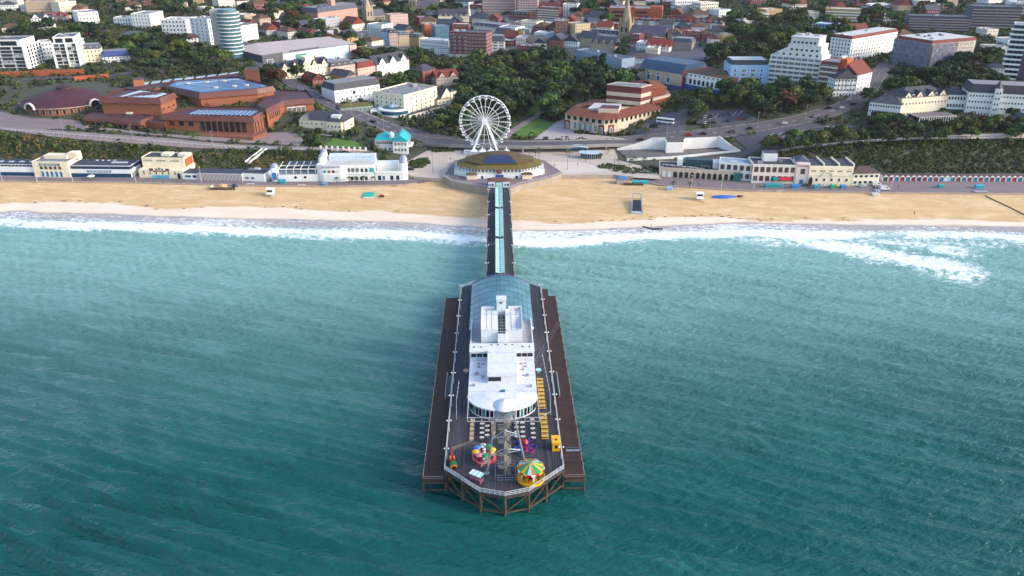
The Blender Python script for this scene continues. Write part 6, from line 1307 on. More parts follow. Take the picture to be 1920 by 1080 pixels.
S('flats', 'white balcony flats with dark windows on the wooded rise', (1055, 34), (1082, 32), 9, 14, WHITE, fl=6, cols=5, balc=WHITE)
S('shop_building', 'brick shop with slate mansard and five white dormers', (955, 36), (992, 35), 27, 14, BRICK, 'mansard', ROOFD, dorm=5, fl=2)
S('shop_building', 'orange brick shop range beside the dormered brick shop', (992, 39), (1025, 37), 25, 14, BRICKO, 'flat', ROOFG, fl=3, cols=9)
S('department_store', 'long white store with grey mansard floor in the town centre', (888, 63), (942, 65), 50, 20, OFFW, 'mansard', ROOFBL, fl=3, cols=14, dorm=7)
S('office_block', 'white office with dark blue mansard block beside the big brick hotel', (912, 99), (946, 96), 78, 16, WHITE, 'mansard', ROOFBL, wm=W_BAND, ww=5, fl=4, cols=3, rh=5)
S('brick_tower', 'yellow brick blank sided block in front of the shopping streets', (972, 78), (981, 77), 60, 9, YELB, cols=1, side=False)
S('theatre_building', 'plain brown brick block with tall blind panels in the shopping streets', (1040, 79), (1064, 76), 41, 22, mat('brown_brick', '#7b5148', .9, .15), cols=4, ww=.8)
S('office_block', 'cream stone office with corner tower in the shopping streets', (1078, 76), (1106, 69), 46, 18, mat('cream_stone', '#c2ab86', .88, .1), cols=6, fl=5)
b = S('shopping_arcade', 'dark glass roofed shopping arcade between stone shops', (1016, 82), (1056, 84), 70, 22, GREYW, 'hip', mat('arcade_glass', '#33505c', .25, .2), rh=4)
S('stone_house', 'buff stone gabled building with steep slate roof near the church spire', (1108, 98), (1152, 97), 82, 14, BUFF, 'gable', ROOFD, gables=3, chim=2)
S('hotel', 'pale hotel with black mansard and white dormers left of the church spire', (1108, 71), (1156, 71), 63, 13, WHITE, 'mansard', ROOFD, dorm=6, fl=2, cols=10)
S('parade', 'long blue grey curved parade of shops at the edge of the garden trees', (1080, 116), (1165, 131), 103, 14, mat('blue_grey_parade', '#8597aa', .8, .12), 'flat', ROOFBL, cols=18, fl=3)
b = S('car_park_building', 'orange brick multi storey car park with dark open decks behind the spire', (1140, 44), (1240, 40), 17, 30, mat('car_park_brick', '#8f5140', .9, .12), fl=1, cols=1, ww=.1, side=False)
for k in range(3): b.block(b.W * .06, b.W * .72, -.12, .02, b.H * (.2 + .26 * k), b.H * (.33 + .26 * k), mat('deck_void', '#22242c', .8), 'open_deck')
b.block(b.W * .42, b.W * .5, -.8, 3, 0, b.H + 2, BRICKO, 'stair_tower'); b.block(b.W * .78, b.W, -1, 10, 0, b.H + 3, BRICKO, 'corner_tower')
for k in range(15):
    x = 1182 + k * 11.5; S('terraced_house', 'narrow terraced house with bay and pointed gable in the row below the car park', (x, 50 + k * .45), (x + 10.6, 50.4 + k * .45), 38 + k * .45, 10, [PINKW, WHITE, BUFF, WHITE][k % 4], 'gable', [ROOFD, ROOFR][k % 3 == 0], gables=1, fl=2, cols=2, chim=1, group='terraced row below the car park', kit=0)
S('timbered_house', 'white half timbered house with bright red tiled gables below the church', (1210, 99), (1254, 99), 87, 13, WHITE, 'gable', mat('bright_red_tile', '#7f2f2c', .85, .2), gables=4, chim=2)
S('flats', 'grey brick block with dark mansard right of the red gabled house', (1258, 95), (1296, 95), 79, 14, mat('grey_brick', '#877a74', .9, .15), 'mansard', ROOFBL, fl=3, cols=8)
b = S('low_hall', 'wide low hall with dark brown roof between church and blue roofed cinema', (1175, 122), (1235, 118), 110, 24, WHITE, 'hip', mat('dark_brown_roof', '#4a3c3e', .85, .2), rh=3)
b = Bld('old_cinema', 'old cinema with dark blue barrel roof and cream front with pointed blue windows', 'cinema', (1200, 158), (1277, 167), 133, 30); W, H = b.W, b.H; b.block(0, W, 0, 30, 0, H, mat('cinema_cream', '#b3a089', .88, .1)); b.block(W - .1, W + .3, 0, 30, 0, H + 2, BRICKP, 'side_wall'); b.block(0, W, -1.2, 0, 0, H * .3, mat('cinema_blue', '#1f4f86', .5), 'canopy')
a = MB(); pr = [(-.5, H), (1.5, H + 4), (5, H + 6), (25, H + 6), (28, H + 4), (30.5, H)]
for i in range(5): a.face([(-.4, pr[i][0], pr[i][1]), (W + .1, pr[i][0], pr[i][1]), (W + .1, pr[i + 1][0], pr[i + 1][1]), (-.4, pr[i + 1][0], pr[i + 1][1])])
a.face([(W + .1, *p) for p in pr][::-1]); a.face([(-.4, *p) for p in pr]); a.build('roof', mat('deep_blue_roof', '#27425e', .5, .2, .4), b.o); W_PT = win_mesh(WHITE, BLUEG, .12, .15)
for k in range(3): b.win(W_PT, W * (.2 + .24 * k), H * .36, W * .09, H * .38); b.gable(W * (.2 + .24 * k) - W * .05, W * (.2 + .24 * k) + W * .05, -.12, H * .74, H * .14, mat('blue_trim', '#3f6f9a', .5), .2, WHITE, False)
b.rows(W_WHITE, .5, W - .5, 10, [H * .33], .9, 1.6)
b = Bld('arcaded_theatre', 'brick theatre with white arcaded front of seven arches over a blue shopfront', 'theatre', (1279, 164), (1362, 176), 142, 26); W, H = b.W, b.H; b.block(0, W, .3, 26, 0, H, BRICKP); b.block(.4, W - 1.5, 0, .4, H * .28, H, WHITE, 'white_front'); b.block(0, W * 1.0, -1.3, .3, 0, H * .28, mat('shop_blue', '#1c4b86', .5, .15), 'shopfront')
for k in range(7): b.win(W_ARCH, W * (.18 + .098 * k), H * .34, W * .075, H * .36, name='arched_window')
for k in range(9): b.win(W_BROWN, W * (.08 + .1 * k), H * .84, 1.3, H * .1)
for x in (.06, .9): b.win(W_GRID, W * x, H * .36, 2, H * .3)
MB().hip(0, W, .3, 26, H, 3.2, .4).build('roof', ROOFB, b.o)
b = S('blue_hotel', 'pale blue hotel with tall white window bays and dark roof storey', (1366, 170), (1438, 163), 124, 20, BLUEW, fl=5, cols=3, ww=.1, kit=0, rm=ROOFG); W, H = b.W, b.H
for x in (.12, .34, .58, .8): [b.win(W_GRID if x not in (.12, .8) else W_WHITE, W * x, H * (.1 + .165 * k), W * (.13 if x not in (.12, .8) else .05), H * .12) for k in range(5)]
b.block(1, W - 1, 3, 18, H, H + 3.6, mat('dark_storey', '#2f3a44', .5), 'roof_storey'); b.flat(1, W - 1, 3, 18, H + 3.6, ROOFW, None)
b = Bld('stepped_hotel', 'large white banded hotel stepping up in tiers to a square top', 'hotel', (1437, 162), (1531, 168), 108, 26); W, H = b.W, b.H; HB = mat('banded_white', '#cfcbc6', .8, .06, .3); b.block(0, W, 0, 26, 0, H, HB); fh = H / 7
for k in range(7): MB().box(-.2, W + .2, -1.3, 0, k * fh - .1, k * fh + 1.1).build('balcony_band', HB, b.o); b.rows(W_BAND, .4, W - .4, 8, [k * fh + 1.15], W / 9.5, fh * .5)
b.flat(0, W, 0, 26, H, ROOFW, HB, .6)
for (x0, x1, z0, z1) in ((.14, .98, 0, 3.2), (.3, .95, 3.2, 8), (.34, .88, 8, 12.5)): b.block(W * x0, W * x1, 3, 22, H + z0, H + z1, HB, 'upper_tier'); b.rows(W_DARK, W * x0 + 1, W * x1 - 1, 6, [H + z0 + .9], 1.5, 1.3, 'f', 3)
b.block(W * .33, W * .89, 2.6, 22.4, H + 12.5, H + 13, ROOFW, 'top_roof'); b.roofkit(W * .4, W * .8, 6, 18, H + 13, 3)
b = S('brick_hotel', 'brick hotel wing with white bands and a bright orange stair tower', (1531, 170), (1564, 174), 118, 20, BRICKP, fl=6, cols=4, ww=4., wh=1.2, wm=W_BAND, balc=OFFW); b.block(b.W * .98, b.W * 1.35, 2, 12, 0, b.H + 3, mat('bright_orange_brick', '#b0512a', .85, .12), 'orange_tower'); b.block(b.W * .8, b.W * 1.0, 4, 12, b.H, b.H + 4, ROOFW, 'white_plant_room')
b = S('timbered_hotel', 'black and white timbered hotel on the corner where the road climbs', (1560, 181), (1602, 178), 148, 16, WHITE, 'gable', ROOFD, gables=2, fl=4, cols=7, rh=6); [MB().bar((b.W * x, -.08, 4), (b.W * x, -.08, b.H), .25, .1).build('timber', BLK, b.o) for x in (.02, .2, .38, .55, .75, .98)]; [MB().bar((0, -.08, z), (b.W, -.08, z), .1, .25).build('timber', BLK, b.o) for z in (4, 7.3, 10.5)]
S('hotel', 'tall white gable ended building joined to the timbered corner hotel', (1602, 178), (1630, 166), 138, 18, WHITE, 'gable', ROOFR, fl=5, cols=4, chim=2)
# ---- east cliff hotels
b = S('hotel_wing', 'white hotel wing with slate roof and tall sash windows below the bend of the road', (1626, 217), (1684, 229), 194, 16, WHITE, 'hip', ROOFD, fl=3, cols=12, chim=1, rh=4)
b = S('hotel_wing', 'long cream gabled middle range of the white cliff hotel', (1684, 222), (1772, 204), 181, 16, CREAM, 'hip', ROOFD, gables=4, fl=2, cols=14, rh=5, dorm=2)
b = S('hotel_wing', 'white range with large upper windows linking the gabled and mansard hotel wings', (1772, 204), (1812, 206), 178, 14, WHITE, 'hip', ROOFD, fl=2, cols=7, ww=1.6, wh=2.4)
b = S('hotel', 'white cliff hotel with slate mansard, dormers and corner turret', (1808, 212), (1935, 224), 176, 18, WHITE, 'mansard', mat('dark_slate', '#33333d', .75, .15), dorm=10, fl=4, cols=22, rh=5); b.block(b.W * .36, b.W * .46, -2.4, 4, 0, b.H + 3, WHITE, 'turret'); b.rows(W_WHITE, b.W * .37, b.W * .45, 2, [1 + 3.3 * k for k in range(5)], .9, 1.6, 'f', -2.4); a = MB(); a.lathe([(b.W * .07, b.H + 3), (.05, b.H + 8)], 4, (b.W * .41, .8)); a.build('turret_roof', ROOFD, b.o)
b = Bld('glazed_lounge', 'low flat roofed lounge with white colonnade in front of the cliff hotel', 'building', (1722, 232), (1790, 226), 219, 16); b.block(0, b.W, 0, 16, 0, b.H, GLASS); b.flat(-.4, b.W + .4, -.6, 16, b.H, mat('mauve_felt', '#6d6268', .9, .1), OFFW, .3)
for k in range(16): MB().box(b.W * k / 15 - .2, b.W * k / 15 + .2, -.4, 0, 0, b.H).build('column', WHITE, b.o)
b = Bld('grand_white_hotel', 'six storey white hotel with long windowed side and red roof edge on the hill', 'hotel', (1590, 117), (1676, 96), 66, 17); W, H = b.W, b.H; b.block(0, W, 0, 17, 0, H, WHITE); b.rows(W_WHITE, .6, W - .6, 18, [1 + k * (H - 1) / 6 for k in range(6)], 1.1, 1.7); b.rows(W_WHITE, .6, 16, 6, [1 + k * (H - 1) / 6 for k in range(6)], 1.2, 1.8, 'l', 0); b.mansard(-.3, W + .3, -.3, 17.3, H, 2.2, ROOFR, ROOFW, 1.2); b.roofkit(1, W - 1, 3, 14, H + 2.2, 6)
for k in range(1, 6): MB().box(W * .02, W * .2, -.9, 0, k * H / 6, k * H / 6 + .9).build('balcony', WHITE, b.o)
b = Bld('scaffolded_hotel', 'large hotel wrapped in blue and violet scaffold sheeting on the hill', 'hotel', (1671, 117), (1737, 131), 77, 46); W, H = b.W, b.H; b.block(0, W, 0, 46, 0, H, mat('scaf_white', '#b9aea4', .85, .1)); b.mansard(-.3, W + .3, -.3, 46.3, H, 2.2, ROOFR, ROOFW, 1.2); b.roofkit(1, W - 1, 3, 42, H + 2.2, 7); b.rows(W_WHITE, 22, 45, 7, [1 + k * (H - 1) / 6 for k in range(6)], 1.1, 1.6, 'r', W)
SHT = [mat('sheeting_' + str(k), c_, .7, .25, .4) for k, c_ in enumerate(('#555b72', '#63647a', '#4f566a', '#726e80'))]
for k in range(10):
    for j in range(6): MB().box(W * k / 10 + .05, W * (k + 1) / 10 - .05, -1.5, -1.44, j * H / 6 + .1, (j + 1) * H / 6 - .1).build('scaffold_sheet', SHT[(k * 3 + j * 5 + k * j) % 4], b.o)
for k in range(8):
    for j in range(6): MB().box(W + 1.4, W + 1.46, 26. * k / 8 + .05, 26. * (k + 1) / 8 - .05, j * H / 6 + .1, (j + 1) * H / 6 - .3).build('scaffold_sheet', SHT[(k * 3 + j * 5) % 4], b.o)
a = MB()
for k in range(11): a.tube((W * k / 10, -1.6, 0), (W * k / 10, -1.6, H + 1), .08, None, 4)
for k in range(13): a.tube((W + 1.55, 44. * k / 12, 0), (W + 1.55, 44. * k / 12, H + 1), .08, None, 4)
for j in range(7): a.bar((0, -1.6, j * H / 6), (W, -1.6, j * H / 6), .15, .15); a.bar((W + 1.55, 0, j * H / 6), (W + 1.55, 44, j * H / 6), .15, .15)
a.build('scaffold_tubes', STEEL, b.o)
b = Bld('balcony_tower', 'tall white tower block with a stack of projecting balconies beside dark windows', 'tower', (1876, 147), (1932, 152), 48, 16); W, H = b.W, b.H; b.block(0, W, 0, 16, 0, H, DKGREY); b.block(W * .55, W * .8, -.3, 16, 0, H, mat('tower_purple', '#4b3f52', .6), 'dark_panel'); b.flat(0, W, 0, 16, H, ROOFW, WHITE, .6); b.block(W * .3, W * .8, 3, 12, H, H + 3.5, WHITE, 'roof_storey'); fl = 11
for k in range(fl): MB().box(-1.4, W * .52, -1.6, 3, k * H / fl - .1, k * H / fl + .95).build('balcony', WHITE, b.o); b.rows(W_DARK, .5, W * .5, 3, [k * H / fl + 1], W * .13, H / fl * .55); MB().box(W * .82, W, -.9, 0, k * H / fl, k * H / fl + .9).build('balcony', WHITE, b.o)
S('villa', 'white villa at the foot of the tall balcony tower', (1848, 150), (1878, 152), 128, 12, WHITE, 'hip', ROOFD, fl=3); S('villa', 'small white house half hidden in the trees at the eastern edge of the cliff top', (1893, 240), (1925, 243), 226, 9, WHITE, 'gable', ROOFD, fl=2)
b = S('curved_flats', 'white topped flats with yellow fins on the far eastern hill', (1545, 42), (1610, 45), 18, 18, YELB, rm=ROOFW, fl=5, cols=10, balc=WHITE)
b = S('building_site', 'dark unfinished concrete frame block with pale floor edges on the eastern skyline', (1815, 55), (1905, 58), 14, 26, mat('site_dark', '#3a414e', .8, .2), rm=ROOFBL, fl=8, cols=1, ww=.1, balc=mat('slab_edge', '#8c8686', .8)); b = S('building_site', 'long low unfinished block with many pale floor lines beside the taller frame', (1700, 58), (1815, 62), 32, 22, mat('site_dark', '#3a414e'), rm=ROOFBL, fl=6, cols=1, ww=.1, balc=mat('slab_edge', '#8c8686'))
for k, (A, B, t, w_, lab) in enumerate((((1525, 68), (1560, 72), 46, BLUEW, 'pale blue glazed flats behind the long six storey white hotel'), ((1502, 50), (1550, 52), 37, OFFW, 'low pale block in trees below the yellow finned flats'), ((1655, 44), (1683, 43), 27, GREYW, 'grey modern house with white box roof among eastern trees'), ((1725, 16), (1782, 14), 2, WHITE, 'low white house with wide eaves on the far eastern hill'), ((1630, 20), (1672, 18), 9, WHITE, 'small white bungalow in the far eastern wood'), ((1385, 38), (1440, 36), 27, WHITE, 'low white flat roofed house in the wood east of the terraces'), ((1265, 20), (1308, 17), 1, WHITE, 'white banded office on the far hill behind the car park'), ((1312, 30), (1345, 27), 6, OFFW, 'pale ruined looking white block beside the far banded office'), ((1095, 12), (1150, 11), -10, BLUEG, 'dark glass block on the far hill behind the spire'), ((1900, 30), (1960, 32), 8, GREYW, 'grey block behind the balcony tower'))):
    S('far_building', lab, A, B, t, 14, w_, 'flat', ROOFW, wm=W_DARK, ww=1.6, kit=2)
# ---- shops and houses filling the centre
FILL = []
for (x0, x1, y0, y1, n) in ((900, 1100, 50, 100, 52), (1000, 1160, 8, 50, 24), (1240, 1360, 14, 60, 9), (600, 800, 50, 96, 16), (440, 580, 8, 60, 9), (1380, 1700, 6, 50, 10), (0, 150, 8, 40, 5), (880, 1320, -6, 14, 26), (200, 430, 2, 26, 7), (680, 900, 0, 24, 9), (1700, 1920, 0, 40, 7), (1560, 1700, 62, 84, 4), (1850, 1920, 60, 110, 3), (540, 700, 152, 168, 4), (780, 900, 46, 66, 12), (1090, 1160, 52, 70, 6), (1240, 1300, 60, 84, 5), (1300, 1365, 62, 92, 5), (440, 600, 40, 84, 12), (860, 910, 14, 30, 3), (1180, 1250, 78, 110, 5)):
    for k in range(n):
        FILL.append((x0 + (x1 - x0) * ((k * .618 + .13) % 1), y0 + (y1 - y0) * (k + .5) / n))
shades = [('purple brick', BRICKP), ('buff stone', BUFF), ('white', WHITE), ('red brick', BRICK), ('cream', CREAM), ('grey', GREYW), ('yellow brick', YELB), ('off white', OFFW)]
rfs = [('slate gabled roof', 'gable', ROOFD), ('grey flat roof', 'flat', ROOFG), ('brown hipped roof', 'hip', ROOFB), ('red tiled gabled roof', 'gable', ROOFR), ('pale flat roof', 'flat', ROOFW)]
for k, (x, y) in enumerate(sorted(FILL, key=lambda p: p[1])):
    q_ = on(x, y - 3)
    if any(-3 < (q_[0] - ax) * math.cos(rz) + (q_[1] - ay) * math.sin(rz) < W_ + 3 and -9 < -(q_[0] - ax) * math.sin(rz) + (q_[1] - ay) * math.cos(rz) < D_ + 2 for ax, ay, rz, W_, D_ in FOOT): continue
    sn, sm = shades[(k * 5) % 8]; rn, rk, rmat = rfs[(k * 3) % 5]; w_ = 16 + 16 * ((k * .37) % 1); h_ = 9 + 8 * ((k * .53) % 1)
    zone = 'on the far eastern hill' if x > 1370 else 'in the wooded far west' if x < 430 else 'west of the grand pink hotel' if x < 610 else ('near the grand pink hotel' if x < 780 else 'by the big brick hotel' if x < 900 else ('in the shopping streets' if x < 1090 else 'around the gothic spire'))
    S('town_building', '%s town building with %s %s' % (sn, rn, zone), (x - w_ / 2, y + 1), (x + w_ / 2, y - 1 + 2 * ((k * .77) % 1)), y - h_, 11 + 8 * ((k * .29) % 1), sm, rk, rmat, group='town buildings ' + zone, chim=1 if rk != 'flat' else 0, kit=2)
# ================================================================== streets of the centre, planting
STREET = mat('street_surface', '#57545a', .92, .2, .2)
patch('street_paving', [(880, 112), (900, 60), (880, 30), (1010, 24), (1110, 44), (1160, 60), (1165, 96), (1100, 112), (1010, 100), (950, 100)], STREET, .25, 8.); patch('street_paving', [(1170, 125), (1185, 60), (1360, 62), (1365, 100), (1290, 125), (1280, 152), (1200, 150)], STREET, .25, 8.); patch('street_paving', [(680, 92), (690, 66), (790, 66), (790, 90), (730, 98)], STREET, .25, 8.)
patch('hotel_car_park', [(600, 172), (612, 160), (690, 158), (735, 165), (720, 172), (640, 176)], STREET, .25, 6.); patch('gravel_plot', [(596, 182), (612, 171), (636, 176), (628, 192)], mat('gravel_plot', '#9a8568', .95, .15, .3), .3, 6.)
def in_poly(P, x, y):
    r = np.zeros(x.shape, bool); j = len(P) - 1
    for i in range(len(P)):
        (xi, yi), (xj, yj) = P[i][:2], P[j][:2]
        with np.errstate(divide='ignore', invalid='ignore'): c = ((yi > y) != (yj > y)) & (x < (xj - xi) * (y - yi) / (yj - yi) + xi)
        r ^= c; j = i
    return r
TP = np.concatenate([np.column_stack([P, np.full(len(P), (hw + 1.2) ** 2)]) for P, hw in TRACKS])
def taken(x, y, pad=1.):
    """True where a building, road or paved area stands"""
    x = np.atleast_1d(np.asarray(x, float)); y = np.atleast_1d(np.asarray(y, float)); r = np.zeros(x.shape, bool)
    for ax, ay, rz, W, D in FOOT:
        if len(x) == 1 and abs(x[0] - ax) + abs(y[0] - ay) > 260: continue
        c, s_ = math.cos(rz), math.sin(rz); u = (x - ax) * c + (y - ay) * s_; v = -(x - ax) * s_ + (y - ay) * c; r |= (u > -pad) & (u < W + pad) & (v > -pad - .8) & (v < D + pad)
    for i in range(0, len(x), 4000):
        r[i:i + 4000] |= ((x[i:i + 4000, None] - TP[None, :, 0]) ** 2 + (y[i:i + 4000, None] - TP[None, :, 1]) ** 2 < TP[None, :, 2]).any(1)
    for P in PLOTS:
        xs_ = [p[0] for p in P]; ys_ = [p[1] for p in P]; m = (x > min(xs_)) & (x < max(xs_)) & (y > min(ys_)) & (y < max(ys_))
        if m.any(): k = np.where(m)[0]; r[k] |= in_poly(P, x[k], y[k])
    rr = (x - RH.location.x) ** 2 + (y - RH.location.y) ** 2 < 30 ** 2; gg = (x - gx) ** 2 + (y - gy - 9) ** 2 < 15 ** 2
    return r | rr | gg
def leaf_arrays(C, rad, nq, size, rng, flat=.8):
    """leaf-sized quads spread over clumps: C (n,3) centres, rad (n,)"""
    n = len(C); d = rng.normal(size=(n, nq, 3)); d /= np.linalg.norm(d, axis=2, keepdims=True); d[..., 2] = np.where(d[..., 2] < -.35, -d[..., 2], d[..., 2])
    r = rad[:, None, None] * (.72 + .36 * rng.random((n, nq, 1))); pos = C[:, None, :] + d * r * np.array([1, 1, flat])
    nr = d + rng.normal(size=d.shape) * .45; nr /= np.linalg.norm(nr, axis=2, keepdims=True)
    t = np.cross(nr, rng.normal(size=d.shape)); t /= np.maximum(np.linalg.norm(t, axis=2, keepdims=True), 1e-6); b_ = np.cross(nr, t)
    s_ = size * (.6 + .8 * rng.random((n, nq, 1)))
    q = np.stack([pos - t * s_ - b_ * s_ * .8, pos + t * s_ - b_ * s_ * .6, pos + t * s_ * .8 + b_ * s_, pos - t * s_ * .7 + b_ * s_ * .8], 2)
    return q.reshape(-1, 3)
def quads_mesh(name, V, mats, mi=None):
    n = len(V) // 4; me = bpy.data.meshes.new(name); me.vertices.add(n * 4); me.vertices.foreach_set('co', V.reshape(-1).astype(np.float32)); me.loops.add(n * 4); me.polygons.add(n)
    me.loops.foreach_set('vertex_index', np.arange(n * 4, dtype=np.int32)); me.polygons.foreach_set('loop_start', np.arange(0, n * 4, 4, dtype=np.int32))
    for m in mats: me.materials.append(m)
    if mi is not None: me.polygons.foreach_set('material_index', mi.astype(np.int32))
    me.update(calc_edges=True); return me
def leafm(name, c1, c2, rnd=.18):
    m = mat(name, c1, .75, .2, .35, col2=c2, rnd=rnd, spec=.25); b_ = m.node_tree.nodes['Principled BSDF']; b_.inputs['Subsurface Weight'].default_value = 0; return m
LEAF = {'dark': [leafm('leaf_dark_a', '#1e2c17', '#2d4020'), leafm('leaf_dark_b', '#28391c', '#3c5028')], 'mid': [leafm('leaf_mid_a', '#263a18', '#385022'), leafm('leaf_mid_b', '#3c5222', '#57692f')],
        'olive': [leafm('leaf_olive_a', '#34401b', '#485224'), leafm('leaf_olive_b', '#424c20', '#58602b')], 'autumn': [leafm('leaf_rust_a', '#3a2719', '#4d3320'), leafm('leaf_rust_b', '#4a3420', '#5f4427')], 'pine': [leafm('leaf_pine_a', '#1b2a1c', '#293d27'), leafm('leaf_pine_b', '#223420', '#344a2b')]}
BARK = mat('bark', '#4a3c30', .95, .25, 1.5)
def make_tree(kind, shape, seed):
    rng = np.random.default_rng(seed); h = 1.0
    if shape == 'round': n = 26; u = rng.normal(size=(n, 3)); u /= np.linalg.norm(u, axis=1, keepdims=True); u[:, 2] = np.abs(u[:, 2]) * 1.0 - .25; C = u * np.array([.36, .36, .34]) * (.55 + .45 * rng.random((n, 1))) + np.array([0, 0, .60]); rad = .13 + .08 * rng.random(n)
    elif shape == 'pine': n = 18; C = np.stack([rng.normal(0, .2, n), rng.normal(0, .2, n), .55 + .38 * rng.random(n)], 1); rad = .12 + .09 * rng.random(n)
    else: n = 16; z = np.linspace(.14, .93, n); C = np.stack([rng.normal(0, .03, n), rng.normal(0, .03, n), z], 1); rad = .12 * (1 - .6 * np.abs(z - .4))
    V = leaf_arrays(C, rad, 42, .048 if shape != 'pine' else .045, rng, .75 if shape != 'pine' else .5)
    mi = np.repeat((rng.random(n) < .45).astype(int), 42); crown = quads_mesh('crown', V, LEAF[kind], mi)
    a = MB(); lean = rng.normal(0, .03, 2); a.tube((0, 0, -.08), (lean[0], lean[1], .45), .028, .016, 6)
    for k in range(5): c = C[int(rng.integers(n))]; a.tube((lean[0] * .8, lean[1] * .8, .3 + .04 * k), tuple(c), .012, .005, 4)
    return a.build('trunk', BARK, None, link=False), crown
PROTO = {}
for i, (kind, shape) in enumerate((('dark', 'round'), ('mid', 'round'), ('olive', 'round'), ('autumn', 'round'), ('pine', 'pine'), ('dark', 'tall'))):
    PROTO[(kind, shape)] = [make_tree(kind, shape, 100 + i * 10 + j) for j in range(3)]
KN = {('dark', 'round'): ('dark_broadleaf_tree', 'dark green broadleaf tree'), ('mid', 'round'): ('broadleaf_tree', 'mid green broadleaf tree'), ('olive', 'round'): ('olive_green_tree', 'olive green leafy tree'), ('autumn', 'round'): ('autumn_tree', 'rusty brown autumn tree'), ('pine', 'pine'): ('pine_tree', 'dark spreading pine'), ('dark', 'tall'): ('cypress_tree', 'tall narrow cypress')}  # dark, mid and olive round crowns are all broadleaf trees in different greens
NT = 0
def plant(px_, py_, h, key, where, check=True):
    global NT
    m = mpp(*[on(px_, py_)[i] for i in (1, 2)]); x, y, z = on(px_, py_ + .5 * h / m)
    if check and taken(x, y, .5)[0]: return False
    nm, kl = KN[key]; o = thing(nm, kl + ' ' + where, 'tree', (x, y, z - .1), random.random() * 6.28, kl + 's ' + where); s_ = h * random.uniform(.9, 1.1); w_ = s_ * random.uniform(.9, 1.2); o.scale = (w_, w_, s_); tr, cr = random.choice(PROTO[key]); inst('trunk', tr, o); inst('crown', cr, o); NT += 1; return True
D_, M_, O_, A_, P_ = ('dark', 'round'), ('mid', 'round'), ('olive', 'round'), ('autumn', 'round'), ('pine', 'pine')
AREAS = [  # polygon, count, height range, kinds, where
 ([(870, 128), (900, 112), (960, 100), (1040, 104), (1090, 122), (1180, 140), (1180, 160), (1120, 172), (1040, 180), (1035, 215), (985, 205), (950, 190), (935, 215), (870, 200), (862, 165)], 105, (11, 19), (D_, D_, P_, P_, M_, M_, O_), 'in the gardens behind the ferris wheel'),
 ([(962, 185), (1035, 190), (1070, 205), (1040, 222), (990, 215)], 16, (7, 12), (M_, O_, D_), 'in the gardens behind the ferris wheel'),
 ([(850, 165), (900, 180), (872, 230), (862, 250), (800, 240), (840, 220), (862, 200)], 16, (8, 13), (D_, M_, O_), 'beside the corner hotel and the wheel'),
 ([(1290, 190), (1340, 165), (1420, 160), (1560, 172), (1600, 190), (1560, 205), (1480, 225), (1420, 228), (1400, 205), (1330, 202), (1300, 212)], 62, (8, 14), (D_, D_, M_, O_, M_, P_, D_, M_, A_), 'below the blue and the stepped hotels'),
 ([(1440, 250), (1520, 245), (1640, 240), (1700, 232), (1930, 232), (1930, 250), (1780, 256), (1600, 264), (1490, 274), (1430, 280)], 50, (6, 10), (D_, D_, M_, O_), 'along the east cliff top'),
 ([(1640, 228), (1700, 236), (1800, 232), (1900, 236), (1925, 225), (1850, 228), (1760, 234), (1650, 218)], 22, (7, 10), (D_, M_, A_, O_), 'in front of the white cliff hotel'),
 ([(1640, 140), (1740, 138), (1800, 105), (1870, 100), (1875, 160), (1800, 190), (1760, 195), (1660, 205), (1625, 185)], 46, (9, 14), (D_, M_, P_, D_), 'between the scaffolded hotel and the white cliff hotel'),
 ([(1290, 60), (1360, 25), (1540, 30), (1590, 60), (1575, 90), (1440, 100), (1420, 110), (1330, 112), (1300, 95)], 70, (10, 17), (D_, D_, M_, P_, O_), 'in the wood east of the terraces'),
 ([(1480, 2), (1720, 2), (1850, 12), (1700, 30), (1690, 60), (1600, 55), (1520, 35)], 36, (10, 15), (D_, M_, O_, D_, M_, A_), 'on the far eastern hill'),
 ([(0, 35), (150, 50), (250, 60), (310, 70), (420, 95), (440, 128), (260, 132), (240, 100), (150, 82), (0, 62)], 74, (8, 14), (D_, M_, D_, O_, P_), 'on the slope below the white slab blocks'),
 ([(160, 8), (420, 8), (590, 2), (600, 30), (450, 40), (300, 26), (160, 22)], 34, (10, 15), (D_, M_, P_), 'in the wood behind the white slab blocks'),
 ([(500, 24), (598, 38), (670, 60), (690, 90), (660, 92), (560, 75), (510, 50)], 24, (10, 16), (D_, M_, P_, M_, D_, A_), 'below the grand pink hotel'),
 ([(675, 100), (760, 96), (800, 108), (860, 118), (850, 130), (790, 132), (770, 125), (690, 122)], 30, (9, 15), (D_, M_, O_, D_, M_, A_), 'in the lower gardens by the lawn'),
 ([(700, 8), (900, 8), (900, 30), (780, 32), (700, 28)], 22, (11, 16), (D_, M_, P_), 'around the far church towers'),
 ([(1060, 8), (1150, 8), (1150, 48), (1075, 44)], 16, (11, 16), (D_, D_, M_), 'beside the car park behind the spire'),
 ([(1160, 85), (1200, 92), (1190, 115), (1150, 105)], 7, (9, 13), (D_, M_), 'at the foot of the gothic spire'),
 ([(500, 135), (535, 128), (530, 150), (505, 160)], 7, (9, 13), (D_, M_, A_), 'between conference centre and gabled hotel'),
 ([(720, 150), (800, 150), (790, 172), (730, 170)], 9, (8, 11), (M_, O_, D_), 'behind the corner hotel'),
 ([(590, 245), (560, 262), (600, 268), (680, 262), (700, 262), (660, 255)], 9, (4, 6), (D_, M_), 'in the villa garden by the conference centre')]
for P, cnt, hr, kinds, where in AREAS:
    xs_ = [p[0] for p in P]; ys_ = [p[1] for p in P]; k = t = 0
    while k < cnt and t < cnt * 5:
        t += 1; x = random.uniform(min(xs_), max(xs_)); y = random.uniform(min(ys_), max(ys_))
        if not in_poly(P, np.array([x]), np.array([y]))[0]: continue
        k += plant(x, y, random.uniform(*hr), random.choice(kinds), where)
